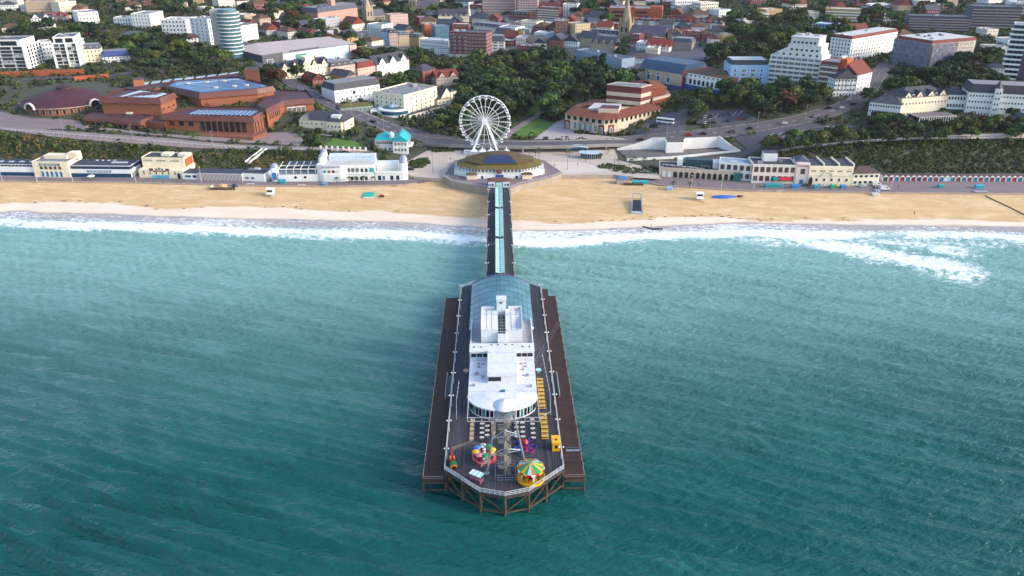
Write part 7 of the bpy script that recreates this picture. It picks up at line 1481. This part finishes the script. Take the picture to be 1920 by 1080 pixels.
for x, y in ((609, 62), (655, 60), (1128, 124)): plant(x, y, 20, ('dark', 'tall'), 'standing above the trees near the grand pink hotel' if x < 700 else 'by the blue grey parade', False)
for x, y, h, k in ((560, 140, 14, D_), (598, 150, 9, D_), (708, 146, 10, D_), (752, 150, 13, M_), (775, 148, 14, D_), (600, 163, 5, M_), (668, 178, 4, O_), (652, 226, 6, D_), (1225, 240, 6, D_), (1210, 245, 5, M_), (1640, 218, 7, A_), (1895, 215, 9, D_)): plant(x, y, h, k, 'standing singly by the hotels', False)
# ---- scrub on the cliffs and ground cover between the plots
rng = np.random.default_rng(5)
def scrub(name, x, y, rmin, rmax, nq, size, mats, label=None, lift=.2):
    n = len(x); rad = rmin + (rmax - rmin) * rng.random(n) ** 1.6; C = np.stack([x, y, land(x, y) + lift * rad], 1); V = leaf_arrays(C, rad, nq, size, rng, .75)
    pick = (fbm(x * .06, y * .06, 90) * len(mats) * 1.5 - len(mats) * .25 + rng.normal(0, .5, n)).clip(0, len(mats) - 1).astype(int)
    tag(inst(name, quads_mesh(name, V, mats, np.repeat(pick, nq))), label, 'vegetation', kind='stuff')
SCR = [leafm('scrub_green', '#35431d', '#4a5927', 0), leafm('scrub_olive', '#3f451d', '#525628', 0), leafm('scrub_dark', '#2a361b', '#3c4b25', 0), leafm('scrub_straw', '#5e5330', '#77693f', 0), leafm('scrub_bright', '#3a5020', '#50642a', 0)]
for xa, xb, lab in ((-420, -52, 'mixed green and straw coloured scrub covering the west cliff'), (134, 420, 'dark green scrub covering the east cliff')):
    x = rng.uniform(xa, xb, 5200); y = rng.uniform(412, 446, 5200); yc = interp(x, [(-700, 446), (-284, 440), (-150, 431), (-95, 428), (-35, 424), (130, 420), (160, 428), (284, 436), (700, 442)]); k = (y < yc + 1) & ~taken(x, y, .6); scrub('cliff_scrub', x[k], y[k], .7, 1.9, 26, .30, SCR if xa < 0 else [SCR[2], SCR[0], SCR[2], SCR[1], SCR[0]], lab)
x = rng.uniform(-560, 560, 44000); y = 425 + 720 * rng.random(44000) ** 1.1; k = (np.abs(x) < 60 + y * .62) & ~taken(x, y, .4); k &= ~((x > -70) & (x < 140) & (y < 462)); k &= rng.random(44000) < .8
x, y = x[k], y[k]; scrub('ground_cover', x, y, .9, 3.4, 16, .6, [SCR[2], SCR[0], LEAF['dark'][0], SCR[1], LEAF['dark'][1]], 'dense dark green hedges and undergrowth between the plots', .35)
x = rng.uniform(-900, 900, 5200); y = rng.uniform(1030, 1900, 5200); k = (np.abs(x) < y * .7) & ~taken(x, y, 3); scrub('far_wood', x[k], y[k], 4, 8, 26, 1.4, [LEAF['dark'][0], LEAF['mid'][0], LEAF['pine'][0], LEAF['olive'][0]], 'far off wood covering the hills behind the town', .5)

for P, lab in (([(1115, 312), (1140, 308), (1180, 314), (1236, 312), (1230, 324), (1190, 326), (1150, 322)], 'shrub bed between the plaza and the stone arches'), ([(768, 303), (800, 296), (806, 306), (790, 316), (766, 314)], 'shrub bed beside the aquarium'), ([(800, 272), (850, 274), (852, 284), (810, 286)], 'shrub bed below the flyover west of the wheel')):
    Q = [at(*p, 5.05) for p in P]; x = rng.uniform(min(q[0] for q in Q), max(q[0] for q in Q), 260); y = rng.uniform(min(q[1] for q in Q), max(q[1] for q in Q), 260); k = in_poly(Q, x, y); x, y = x[k], y[k]; n_ = len(x)
    C = np.stack([x, y, np.full(n_, 5.15)], 1); rad = .5 + .8 * rng.random(n_); tag(inst('shrub_bed', quads_mesh('shrub_bed', leaf_arrays(C, rad, 26, .24, rng, .8), [SCR[0], SCR[4], SCR[2]], np.repeat(rng.integers(0, 3, n_), 26))), lab, 'shrubs', kind='stuff')
# ================================================================== vehicles
TYRE = mat('tyre', '#17171a', .8, .1)
def car_meshes(m, van=False):
    L_, H_ = (4.9, 2.1) if van else (4.2, 1.45); a = MB()
    if van: pr = [(-2.4, .35), (2.4, .35), (2.45, 1.0), (1.75, 1.15), (1.25, 2.05), (-2.4, 2.1)]
    else: pr = [(-2.1, .3), (2.1, .3), (2.1, .75), (1.2, .88), (.55, 1.4), (-1.2, 1.42), (-1.75, .92), (-2.1, .85)]
    w_ = .85 if not van else .95; n_ = len(pr); k = len(a.v)
    a.v += [(x, -w_, z) for x, z in pr] + [(x, w_, z) for x, z in pr]; a.f += [tuple(range(n_)), tuple(range(2 * n_ - 1, n_ - 1, -1))] + [(i, i + n_, (i + 1) % n_ + n_, (i + 1) % n_) for i in range(n_)]; a.m += [0] * (n_ + 2)
    body = a.build('body', m, None, link=False); g = MB()
    if van: g.face([(1.27, -w_ + .08, 2.0), (1.74, -w_ + .08, 1.2), (1.74, w_ - .08, 1.2), (1.27, w_ - .08, 2.0)][::-1]); [g.box(.3, 1.2, s * (w_ + .005) - .01, s * (w_ + .005) + .01, 1.2, 1.85) for s in (-1, 1)]
    else:
        g.box(-1.2, .55, -w_ - .01, -w_ + .02, .95, 1.32); g.box(-1.2, .55, w_ - .02, w_ + .01, .95, 1.32); g.face([(.58, -.75, 1.4), (1.2, -.75, .91), (1.2, .75, .91), (.58, .75, 1.4)][::-1]); g.face([(-1.24, -.75, 1.43), (-1.76, -.75, .95), (-1.76, .75, .95), (-1.24, .75, 1.43)])
    glass = g.build('windows', GLASS, None, link=False); wh = MB(); wh.tube((0, -.11, 0), (0, .11, 0), .32, None, 10); wh = wh.build('wheel', TYRE, None, link=False)
    return body, glass, wh, w_, van
CARM = {k: car_meshes(mat('car_' + k, c_, .25, .06, 1., metal=.2, spec=.6), k == 'van') for k, c_ in (('white', '#c9cccf'), ('black', '#1c1e22'), ('silver', '#8b9094'), ('red', '#a01f24'), ('blue', '#24416e'), ('grey', '#4a4e55'), ('van', '#d2d4d4'))}
def car(kind, x, y, z, rz, where):
    o = thing('parked_car' if kind != 'van' else 'white_van', '%s %s' % ('white van' if kind == 'van' else kind + ' car', where), 'van' if kind == 'van' else 'car', (x, y, z), rz, 'vehicles ' + where); b_, g_, w_, hw, van = CARM[kind]; inst('body', b_, o); inst('windows', g_, o)
    for wx_ in ((-1.3, 1.35) if not van else (-1.5, 1.55)):
        for s in (-1, 1): inst('wheel', w_, o, (wx_, s * (hw - .08), .32))
kinds = ['white', 'black', 'silver', 'grey', 'blue', 'white', 'red', 'grey']
for i, (x, y, k, a_) in enumerate(((1150, 263, 'white', 5), (1200, 264, 'black', 185), (1291, 255, 'red', 8), (1318, 253, 'black', 8), (1405, 243, 'black', 12), (1372, 249, 'grey', 190), (1470, 233, 'white', 14), (1528, 220, 'silver', 17), (1553, 205, 'black', 200), (1600, 197, 'black', 28), (1577, 204, 'white', 20), (700, 230, 'black', -30), (640, 206, 'white', 150), (575, 172, 'grey', -35), (486, 112, 'white', -48), (1620, 182, 'white', 60))):
    p = on(x, y); car(k, p[0], p[1], p[2] + .32, R(a_), 'on the main road behind the seafront')
for i in range(16):
    x, y = (1322 + i % 8 * 11, 222 - (i % 8) * 1.4 + (i // 8) * 11)
    if i in (2, 5, 6, 11, 13): continue
    p = on(x, y); car(kinds[i % 8], p[0], p[1], p[2] + .33, R(70), 'in the car park beside the theatre pavilion')
for i in range(18):
    x, y = 1446 + i % 9 * 15, 258 - (i % 9) * 2.2 + (i // 9) * 7
    if i in (1, 4, 8, 12, 15): continue
    p = on(x, y); car(kinds[(i * 3) % 8], p[0], p[1], p[2] + .33, R(65), 'in the east cliff car park')
for i in range(13): p = on(612 + i * 9, 168 - abs(i - 5) * .4); car(kinds[(i * 5) % 8], p[0], p[1], p[2] + .3, R(80), 'in the car park below the gabled hotel')
for i in range(8): p = on(768 + i * 10, 229 - i * 2.0); car(kinds[(i * 3 + 1) % 8], p[0], p[1], p[2] + .1, R(70), 'in front of the tall corner hotel')
for x, y, k in ((1541, 350, 'white'), (1563, 350, 'white'), (1617, 350, 'white'), (1513, 349, 'grey'), (1643, 348, 'van'), (1658, 356, 'van'), (1000, 308, 'white'), (770, 322, 'black')): q = at(x, y, 4.03 if x > 1100 or x < 800 else 5.1); car(k, q[0], q[1], 4.03 if x > 1100 else 5.1, R(3), 'on the promenade by the cream pavilion' if x > 1100 else 'beside the entrance pavilion')
o = thing('tour_coach', 'white coach parked beside the theatre pavilion', 'coach', on(1247, 232, .3), R(-28)); MB().box(-5.5, 5.5, -1.25, 1.25, .4, 3.3).build('body', mat('coach_white', '#cfd1d2', .3), o); MB().box(-5.2, 5.52, -1.27, 1.27, 1.7, 2.7).build('windows', GLASS, o)
wl = MB().tube((0, -.15, 0), (0, .15, 0), .5, None, 10).build('wheel', TYRE, None, link=False); [inst('wheel', wl, o, (x, y, .5)) for x in (-3.5, 3.8) for y in (-1.15, 1.15)]
# ================================================================== lamps, palms, people
def street_lamp(x, y, z, h, lab, grp, m=None):
    o = thing('street_lamp', lab, 'lamp', (x, y, z), 0, grp); a = MB(); a.tube((0, 0, -.2), (0, 0, h), .13, .07, 6); a.build('post', m or RAILW, o); a = MB(); a.box(-.7, .7, -.18, .18, h, h + .16); a.build('lantern', m or RAILW, o)
for k, px_ in enumerate((5, 70, 137, 255, 378, 1296, 1352, 1413, 1647, 1670)): q = at(px_, 341 if px_ < 400 else 354, 4.02); street_lamp(q[0], q[1], 4.02, 8 if px_ < 700 else 7, 'tall pale lamp post on the west promenade' if px_ < 700 else 'tall pale lamp post on the east promenade', 'promenade lamp posts')
for px_, py_ in ((877, 318), (993, 298), (1064, 318), (1098, 304), (1152, 312), (800, 310), (1010, 322), (1180, 312), (812, 325)): q = at(px_, py_, 5.08); street_lamp(q[0], q[1], 5.06, 10, 'slender dark lamp column on the pale plaza', 'plaza lamp columns', mat('dark_steel', '#4a4650', .5))
for px_, py_ in ((1250, 256), (1330, 250), (1420, 238), (1510, 224), (1570, 203), (400, 276), (250, 264), (120, 253), (560, 282), (660, 222), (720, 244), (540, 155)): q = on(px_, py_); street_lamp(q[0], q[1], q[2], 9, 'tall grey lamp post at the roadside behind the seafront', 'roadside lamp posts', mat('lamp_grey', '#8d8f94', .5))
rng = np.random.default_rng(3); a = MB()
for k in range(13):
    t = R(k * 27.7); pr_ = None
    for j in range(5): r_ = .1 + j * .42; z = 3.1 + .5 * math.sin(j * .8) - j * j * .07; p = Vector((r_ * math.cos(t), r_ * math.sin(t), z)); s_ = Vector((-math.sin(t), math.cos(t), 0)) * (.24 - .035 * j); pr_ and a.face([pr_[0], p - s_, p + s_, pr_[1]]); pr_ = (p - s_, p + s_)
fr_me = a.build('fronds', LEAF['mid'][0], None, link=False); pt_me = MB().tube((0, 0, -.1), (.1, 0, 3.1), .16, .11, 6).build('trunk', BARK, None, link=False)
for px_, py_ in ((1170, 301), (1160, 308), (1183, 309), (1190, 305), (1226, 309), (1068, 292), (1090, 288), (1140, 288), (1062, 290), (1004, 292), (1010, 286), (1126, 298), (1208, 306), (1267, 306), (1290, 307), (1301, 306), (1315, 306), (682, 342), (668, 343), (700, 343), (655, 343), (632, 344), (1262, 352), (1293, 353)):
    z = 4.02 if py_ > 340 else 5.05; q = at(px_, py_, z); o = thing('palm_tree', 'small palm tree in a planter on the pale plaza' if z > 5 else 'small palm tree at the seaward edge of the promenade', 'palm', (q[0], q[1], z), random.random() * 6, 'small palms by the seafront'); inst('trunk', pt_me, o); inst('fronds', fr_me, o)
def person_mesh():
    """one continuous body grown over a posed skeleton"""
    V = [(0, 0, .92), (0, 0, 1.15), (0, 0, 1.42), (0, 0, 1.53), (0, -.01, 1.66), (0, -.01, 1.76), (-.11, 0, .86), (-.13, -.1, .48), (-.13, .05, .08), (-.13, -.12, .03), (.11, 0, .86), (.13, .14, .48), (.13, .2, .08), (.13, .04, .03), (-.2, 0, 1.4), (-.27, .03, 1.12), (-.26, -.08, .86), (.2, 0, 1.4), (.27, -.03, 1.12), (.26, -.1, .86)]
    E2 = [(0, 1), (1, 2), (2, 3), (3, 4), (4, 5), (0, 6), (6, 7), (7, 8), (8, 9), (0, 10), (10, 11), (11, 12), (12, 13), (2, 14), (14, 15), (15, 16), (2, 17), (17, 18), (18, 19)]; rr = [.15, .14, .15, .06, .1, .07, .1, .07, .05, .045, .1, .07, .05, .045, .07, .05, .04, .07, .05, .04]
    me = bpy.data.meshes.new('p'); me.from_pydata(V, E2, []); o = bpy.data.objects.new('p', me); COL.objects.link(o); md = o.modifiers.new('s', 'SKIN'); 
    for i, r_ in enumerate(rr): me.skin_vertices[0].data[i].radius = (r_, r_ * .85)
    me.skin_vertices[0].data[0].use_root = True; o.modifiers.new('d', 'SUBSURF').levels = 1; dg = bpy.context.evaluated_depsgraph_get(); dg.update(); r = bpy.data.meshes.new_from_object(o.evaluated_get(dg)); bpy.data.objects.remove(o); r.name = 'body'; return r
try: PM = person_mesh()
except Exception: PM = None
if PM:
    for i, (c_, cn) in enumerate((('#1d2028', 'dark'), ('#7a2a2e', 'red'), ('#34506e', 'blue'))):
        me = PM.copy(); me.materials.clear(); me.materials.append(mat('clothes_' + cn, c_, .9, .25, 6.)); me.polygons.foreach_set('use_smooth', [True] * len(me.polygons))
        for (px_, py_, z, where) in [((845, 300, 5.06, 'walking across the pale plaza by the wheel'), (306, 345, 4.03, 'walking on the west promenade'), (1714, 402, None, 'standing alone on the sand below the beach huts'), (1684, 352, 4.03, 'walking past the beach huts')), ((1221, 421, None, 'at the water edge by the broken groyne'), (1516, 356, 4.03, 'walking by the cream gabled pavilion'), (1040, 312, 5.06, 'crossing the plaza east of the entrance pavilion')), ((758, 344, 4.03, 'walking in front of the aquarium'), (1083, 310, 5.06, 'crossing the plaza by the glass cafe'), (1310, 349, 4.03, 'walking past the stone arches'))][i]:
            if z is None: x, y = at(px_, py_, 1.5); z = float(beach_z(np.array([x]), np.array([y]))[0])
            else: x, y = at(px_, py_, z)
            tag(inst('person', me, None, (x, y, z), random.random() * 6), 'person in %s clothes %s' % (cn, where), 'person')
# ================================================================== things on the sand
def bz(x, y): return float(beach_z(np.array([x]), np.array([y]))[0])
def sand(px_, py_):
    z = 2.5
    for _ in range(4): x, y = at(px_, py_, z); z = bz(x, y)
    return x, y, z
for px_, py_, where in ((508, 366, 'west'), (1311, 374, 'east')):
    o = thing('lifeguard_hut', 'white lifeguard hut on stilts on the sand %s of the pier' % where, 'hut', sand(px_, py_)); MB().box(-1.6, 1.6, -1.1, 1.3, 1.2, 3.4).build('cabin', WHITE, o); MB().box(-2, 2, -1.9, 1.6, 3.4, 3.6).build('roof', WHITE, o); MB().box(-1.9, 1.9, -2.2, 1.5, 1.05, 1.2).build('deck', WHITE, o); MB().box(-1.3, 1.3, -1.14, -1.08, 2.0, 3.0).build('window', GLASS, o); MB().bar((1.5, -2.2, 1.1), (1.9, -4.2, 0), 1., .1).build('ramp', GREYW, o)
    for x in (-1.5, 1.5):
        for y in (-1.8, 1.2): MB().tube((x, y, -.3), (x, y, 1.1), .09).build('leg', GREYW, o)
o = thing('zip_wire_landing', 'grey framed zip wire landing ramp with dark netting on the sand', 'ramp', sand(1194, 401), R(-8)); MB().box(-2.9, 2.9, -.3, 1.8, 0, .7).build('end_step', mat('ramp_white', '#a9b0b8', .5), o)
MB().face([(-2.2, 2, .7), (2.2, 2, .7), (1.9, 13, 2.6), (-1.9, 13, 2.6)]).build('netting', mat('dark_net', '#1b212b', .6, .3), o); MB().box(-1.9, 1.9, 13, 16, 2.4, 2.7).build('platform', mat('ply', '#a98862', .8), o)
for s in (-1, 1):
    MB().bar((s * 2.6, 0, .7), (s * 2.1, 20, 3.6), .35, .35).build('side_beam', STEEL, o)
    for k in range(4): MB().tube((s * (2.5 - .13 * k), 4 + k * 5, 0), (s * (2.5 - .13 * k), 4 + k * 5, 1.2 + .75 * k), .12).build('leg', STEEL, o)
MB().bar((-2.1, 20, 3.6), (2.1, 20, 3.6), .3, .3).build('cross_beam', STEEL, o)
def heap(name, lab, cat, px_, py_, w_, d_, h_, m, wob=.25):
    o = thing(name, lab, cat, sand(px_, py_)); a = MB(); n_ = 10; rows_ = []
    for j in range(4):
        f = (1, .92, .7, 0.02)[j]; rows_.append([(w_ / 2 * f * math.cos(R(36 * k)) * (1 + wob * math.sin(k * 2.3 + j)), d_ / 2 * f * math.sin(R(36 * k)) * (1 + wob * math.cos(k * 1.7)), (-.15, h_ * .5, h_ * .9, h_)[j]) for k in range(n_)])
    for j in range(3):
        for k in range(n_): a.face([rows_[j][k], rows_[j][(k + 1) % n_], rows_[j + 1][(k + 1) % n_], rows_[j + 1][k]])
    a.build('cover', m, o); return o
TARP = mat('blue_tarp', '#1f5fae', .45, .2, 1.2, bump=.1, bscale=2.); TEALT = mat('teal_tarp', '#1ba098', .45, .15, 1.2, bump=.1, bscale=2.)
heap('tarpaulin', 'long heap under bright blue tarpaulin on the east sand', 'tarpaulin', 1356, 370, 12.5, 3, 1.0, TARP); heap('crate_heap', 'small rusty brown heap at the end of the blue tarpaulin', 'heap', 1387, 369, 3, 2, .9, mat('rust', '#5b3226', .9, .3))
o = thing('inflatable', 'bright teal square inflatable lying on the west sand', 'inflatable', sand(691, 366), R(8)); MB().prism([(-2.6, -3.6), (2.4, -3.6), (3.0, 3.4), (-2.0, 3.4)], 0, .6).build('body', TEALT, o); MB().box(-2.8, 2.6, -4.2, -3.7, 0, .25).build('rope_mat', WHITE, o)
o = thing('beach_rake', 'small red and white beach machine next to the teal inflatable', 'machine', sand(716, 369), R(40)); MB().box(-.7, .7, -.6, .6, .4, 1.1).build('engine', RED, o); MB().bar((.7, 0, .7), (4., .2, .4), .25, .2).build('boom', WHITE, o)
[inst('wheel', wl, o, (x, y, .45)) for x in (-.5, .5) for y in (-.75, .75)]
o = thing('timber_pound', 'fenced timber pound of brown planks and gear on the west sand', 'enclosure', sand(420, 354)); [MB().box(-6.5 + k * 1.3, -5.3 + k * 1.3, -1.9, -1.75, 0, 1.4).build('plank', TIMB, o) for k in range(10)]; MB().box(-6.5, -6.3, -1.8, 2.2, 0, 1.5).build('end_panel', WHITE, o)
heap('sand_heap', 'tan heap of gear inside the timber pound', 'heap', 417, 350, 5, 2.4, 1.5, TT); heap('tarpaulin', 'small navy covered bundle beside the timber pound', 'bundle', 441, 350, 2.6, 2, 1.7, mat('navy_cover', '#1e2c52', .6, .2))
for px_, py_, lab in ((470, 347, 'white sailing dinghy hull upturned at the edge of the west promenade'), (566, 349, 'small white rowing boat beside the aquarium front'), (745, 349, 'pale upturned boat near the east end of the aquarium'), (1462, 360, 'cream and dark beach boat by the east promenade')):
    o = thing('rowing_boat', lab, 'boat', sand(px_, py_), R(4)); a = MB(); ks = [(-2.2, .02, .5), (-1.4, .6, .25), (0, .8, .15), (1.4, .6, .25), (2.3, .02, .6)]
    for i in range(4):
        p, q = ks[i], ks[i + 1]
        for s in (-1, 1): a.face([(p[0], 0, p[2] - .2), (q[0], 0, q[2] - .2), (q[0], s * q[1], .75), (p[0], s * p[1], .75)]); a.face([(p[0], 0, .5), (q[0], 0, .5), (q[0], s * q[1], .74), (p[0], s * p[1], .74)])
    a.build('hull', OFFW, o); MB().box(-.2, .2, -.65, .65, .55, .65).build('thwart', TIMB, o)
for px_, py_, c_, w_, lab in ((530, 343, '#2f8f9c', 3.5, 'teal kiosk cart in front of the aquarium tower'), (1200, 345, '#2f8f9c', 8.5, 'long teal covered stall by the stone steps'), (1450, 351, '#1f7f86', 9, 'long teal and green market stall on the east promenade'), (1490, 352, '#2a74a8', 4, 'blue market stall by the red awnings'), (1529, 353, '#2b8296', 2.5, 'small teal stall between the parked cars'), (1562, 353, '#2a8a62', 3, 'small green stall between the parked cars'), (1580, 353, '#2878a0', 2.6, 'small blue stall by the parked cars'), (1763, 352, '#2a8a9a', 2.6, 'teal bin store opposite the beach huts'), (1835, 353, '#2a90ae', 4, 'pale blue stall opposite the last beach huts'), (610, 349, '#5b86a8', 2.2, 'blue and white beach chair stack by the aquarium'), (1255, 356, '#7fa8c8', 3, 'white and blue shelter on the sand by the arches')):
    z = 4.03; x, y = at(px_, py_, z); 
    if y < prom(x) + .6: x, y, z = sand(px_, py_)
    o = thing('market_stall', lab, 'stall', (x, y, z)); m = mat('stall' + c_, c_, .6, .15, 1.); MB().box(-w_ / 2, w_ / 2, -.9, .9, 0, 1.5).build('counter', m, o); a = MB(); a.hip(-w_ / 2, w_ / 2, -1, 1, 1.5, .6, .15, None, True); a.build('cover', m, o)
o = thing('parasol', 'large white parasol in front of the blue fronted arcade', 'parasol', (*at(172, 337, 4.02), 4.02)); MB().tube((0, 0, 0), (0, 0, 2.6), .05).build('pole', STEEL, o); a = MB(); a.lathe([(2.0, 2.0), (1.1, 2.5), (.03, 2.8)], 12); a.build('canopy', WHITE, o)
o = thing('beach_shelter', 'small stone kiosk with blue hipped roof at the top of the sand', 'kiosk', sand(1166, 343)); MB().box(-3, 3, -1.8, 1.8, 0, 2.6).build('wall', BUFF, o); a = MB(); a.hip(-3, 3, -1.8, 1.8, 2.6, 1.4, .4); a.build('roof', mat('slate_blue', '#486a94', .6, .15), o); MB().box(-1.2, 1.2, -1.85, -1.78, .3, 2).build('shutter', GREYW, o)
o = thing('timber_stack', 'long low stack of brown timber beside the blue roofed kiosk', 'timber', sand(1188, 347), R(-4)); [MB().box(-5 + (k % 5) * 2, -3.1 + (k % 5) * 2, -.8, .8, (k // 5) * .5, (k // 5) * .5 + .45).build('baulk', TIMB, o) for k in range(10)]
for k, (px_, py_) in enumerate(((1644, 354), (1645, 360), (1642, 366))): o = thing('sunbed_stack', ['dark stack of folded sunbeds at the top of the sand', 'blue and white stack of sunbeds on the sand', 'white covered stack of sunbeds lowest on the sand'][k], 'sunbeds', sand(px_, py_)); [MB().box(-1.8 + j * .7, -1.3 + j * .7, -1, 1, 0, 1.1).build('sunbed', [[CH, TT], [BLU, WHITE], [WHITE, OFFW]][k][j % 2], o) for j in range(5)]
o = thing('viewing_stand', 'small grey scaffold stand at the top of the groyne line', 'stand', sand(1838, 362)); MB().box(-3.5, 3.5, -1.2, 1.2, .8, 1.0).build('deck', GREYW, o); [MB().tube((x, y, -.3), (x, y, 2.2), .07).build('post', STEEL, o) for x in (-3.3, -1, 1, 3.3) for y in (-1.1, 1.1)]
g0 = sand(1848, 368); g1 = sand(1960, 424); o = thing('groyne', 'dark timber groyne line running down the eastern sand', 'groyne', g0)
for k in range(30): f = k / 29; x, y = g0[0] + (g1[0] - g0[0]) * f, g0[1] + (g1[1] - g0[1]) * f; MB().box(-.2, .2, -.2, .2, -1, .5).build('post', TIMB, o).location = (x - g0[0], y - g0[1], bz(x, y) - g0[2]); 
for k in range(29): f = (k + .5) / 29; x, y = g0[0] + (g1[0] - g0[0]) * f, g0[1] + (g1[1] - g0[1]) * f; q = MB().box(-.9, .9, -.08, .08, -.5, .3).build('plank', TIMB, o); q.location = (x - g0[0], y - g0[1], bz(x, y) - g0[2]); q.rotation_euler[2] = math.atan2(g1[1] - g0[1], g1[0] - g0[0])
gx_, gy_, gz_ = sand(1226, 432); o = thing('broken_groyne', 'dark bent remains of a groyne awash at the water edge', 'groyne', (gx_, gy_, 0)); MB().prism([(-1.5, -.5), (4.0, -.1), (4.2, .8), (-1., .7)], -.6, .55).build('slab', mat('wet_timber', '#1d2224', .5, .2), o); MB().bar((-1.2, 0, .4), (-5, 2.2, .9), .35, .5).build('baulk', mat('wet_timber', '#1d2224'), o)
for k in range(44):                                                     # weed and driftwood left at the tide line
    px_ = random.choice([random.uniform(990, 1400), random.uniform(1200, 1600), random.uniform(20, 900)]); tx_, ty_ = at(px_, 400, 2); ty_ = float(interp(tx_, TIDE)) + random.uniform(-1, 2.5)
    tag(MB().prism([(random.uniform(.3, 1.3) * math.cos(R(60 * j)), random.uniform(.15, .4) * math.sin(R(60 * j))) for j in range(6)], -.05, .12).build('seaweed_clump', mat('weed', '#3f3325', .9, .3)), 'dark clump of seaweed on the tide line', 'seaweed', 'seaweed on the tide line').location = (tx_, ty_, bz(tx_, ty_))
# cliff stairs
p0 = on(552, 303); s0 = at(478, 308, 6.5); o = thing('cliff_stair', 'straight concrete stair climbing the west cliff beside the shutters', 'stairs', (0, 0, 0)); q0 = on(465, 309); q1 = on(497, 284)
MB().bar((q0[0], q0[1], q0[2] + .8), (q1[0], q1[1], q1[2] + .8), 2.4, .5).build('flight', PAVE, o); [MB().bar((q0[0] + s, q0[1], q0[2] + 1.7), (q1[0] + s, q1[1], q1[2] + 1.7), .15, .9).build('parapet', WHITE, o) for s in (-1.3, 1.3)]
for pts, lab, h in (([(1495, 281), (1600, 269), (1780, 259), (1910, 256), (2100, 250)], 'white rail along the east cliff path', 1.1), ([(0, 243), (100, 252), (240, 263), (380, 274), (480, 280), (640, 284)], 'pale rail along the west cliff road', 1.0)):
    o = thing('cliff_rail', lab, 'railing', (0, 0, 0)); pr_ = None
    for i in range(len(pts) - 1):
        for k in range(14): f = k / 14; p = on(pts[i][0] + (pts[i + 1][0] - pts[i][0]) * f, pts[i][1] + (pts[i + 1][1] - pts[i][1]) * f); pr_ and MB().bar((pr_[0], pr_[1], pr_[2] + h), (p[0], p[1], p[2] + h), .14, .3).build('rail', RAILW, o); MB().box(p[0] - .1, p[0] + .1, p[1] - .1, p[1] + .1, p[2] - .2, p[2] + h).build('post', RAILW, o); pr_ = p
# garden wall with white piers below the villa
o = thing('garden_wall', 'low wall with a row of white piers below the villa garden', 'wall', (0, 0, 0))
for k in range(9): p = on(602 + k * 10.5, 281 + k * .4); MB().box(p[0] - .5, p[0] + .5, p[1] - .4, p[1] + .4, p[2] - .5, p[2] + 2.4).build('pier', WHITE, o); k and MB().bar((pv[0], pv[1], pv[2] + .6), (p[0], p[1], p[2] + .6), .3, 1.2).build('wall_panel', PINKW, o); pv = p
# ================================================================== thin sea air over the whole place
hm = bpy.data.materials.new('haze'); hm.use_nodes = True; n = hm.node_tree; n.nodes.remove(n.nodes['Principled BSDF'])
pv = n.nodes.new('ShaderNodeVolumePrincipled'); pv.inputs['Color'].default_value = (.86, .91, 1, 1); pv.inputs['Density'].default_value = .000028; pv.inputs['Anisotropy'].default_value = .2
n.links.new(pv.outputs[0], n.nodes['Material Output'].inputs['Volume'])
tag(MB().box(-8000, 8000, -8000, 9500, -8, 140).build('haze', hm), kind='stuff')
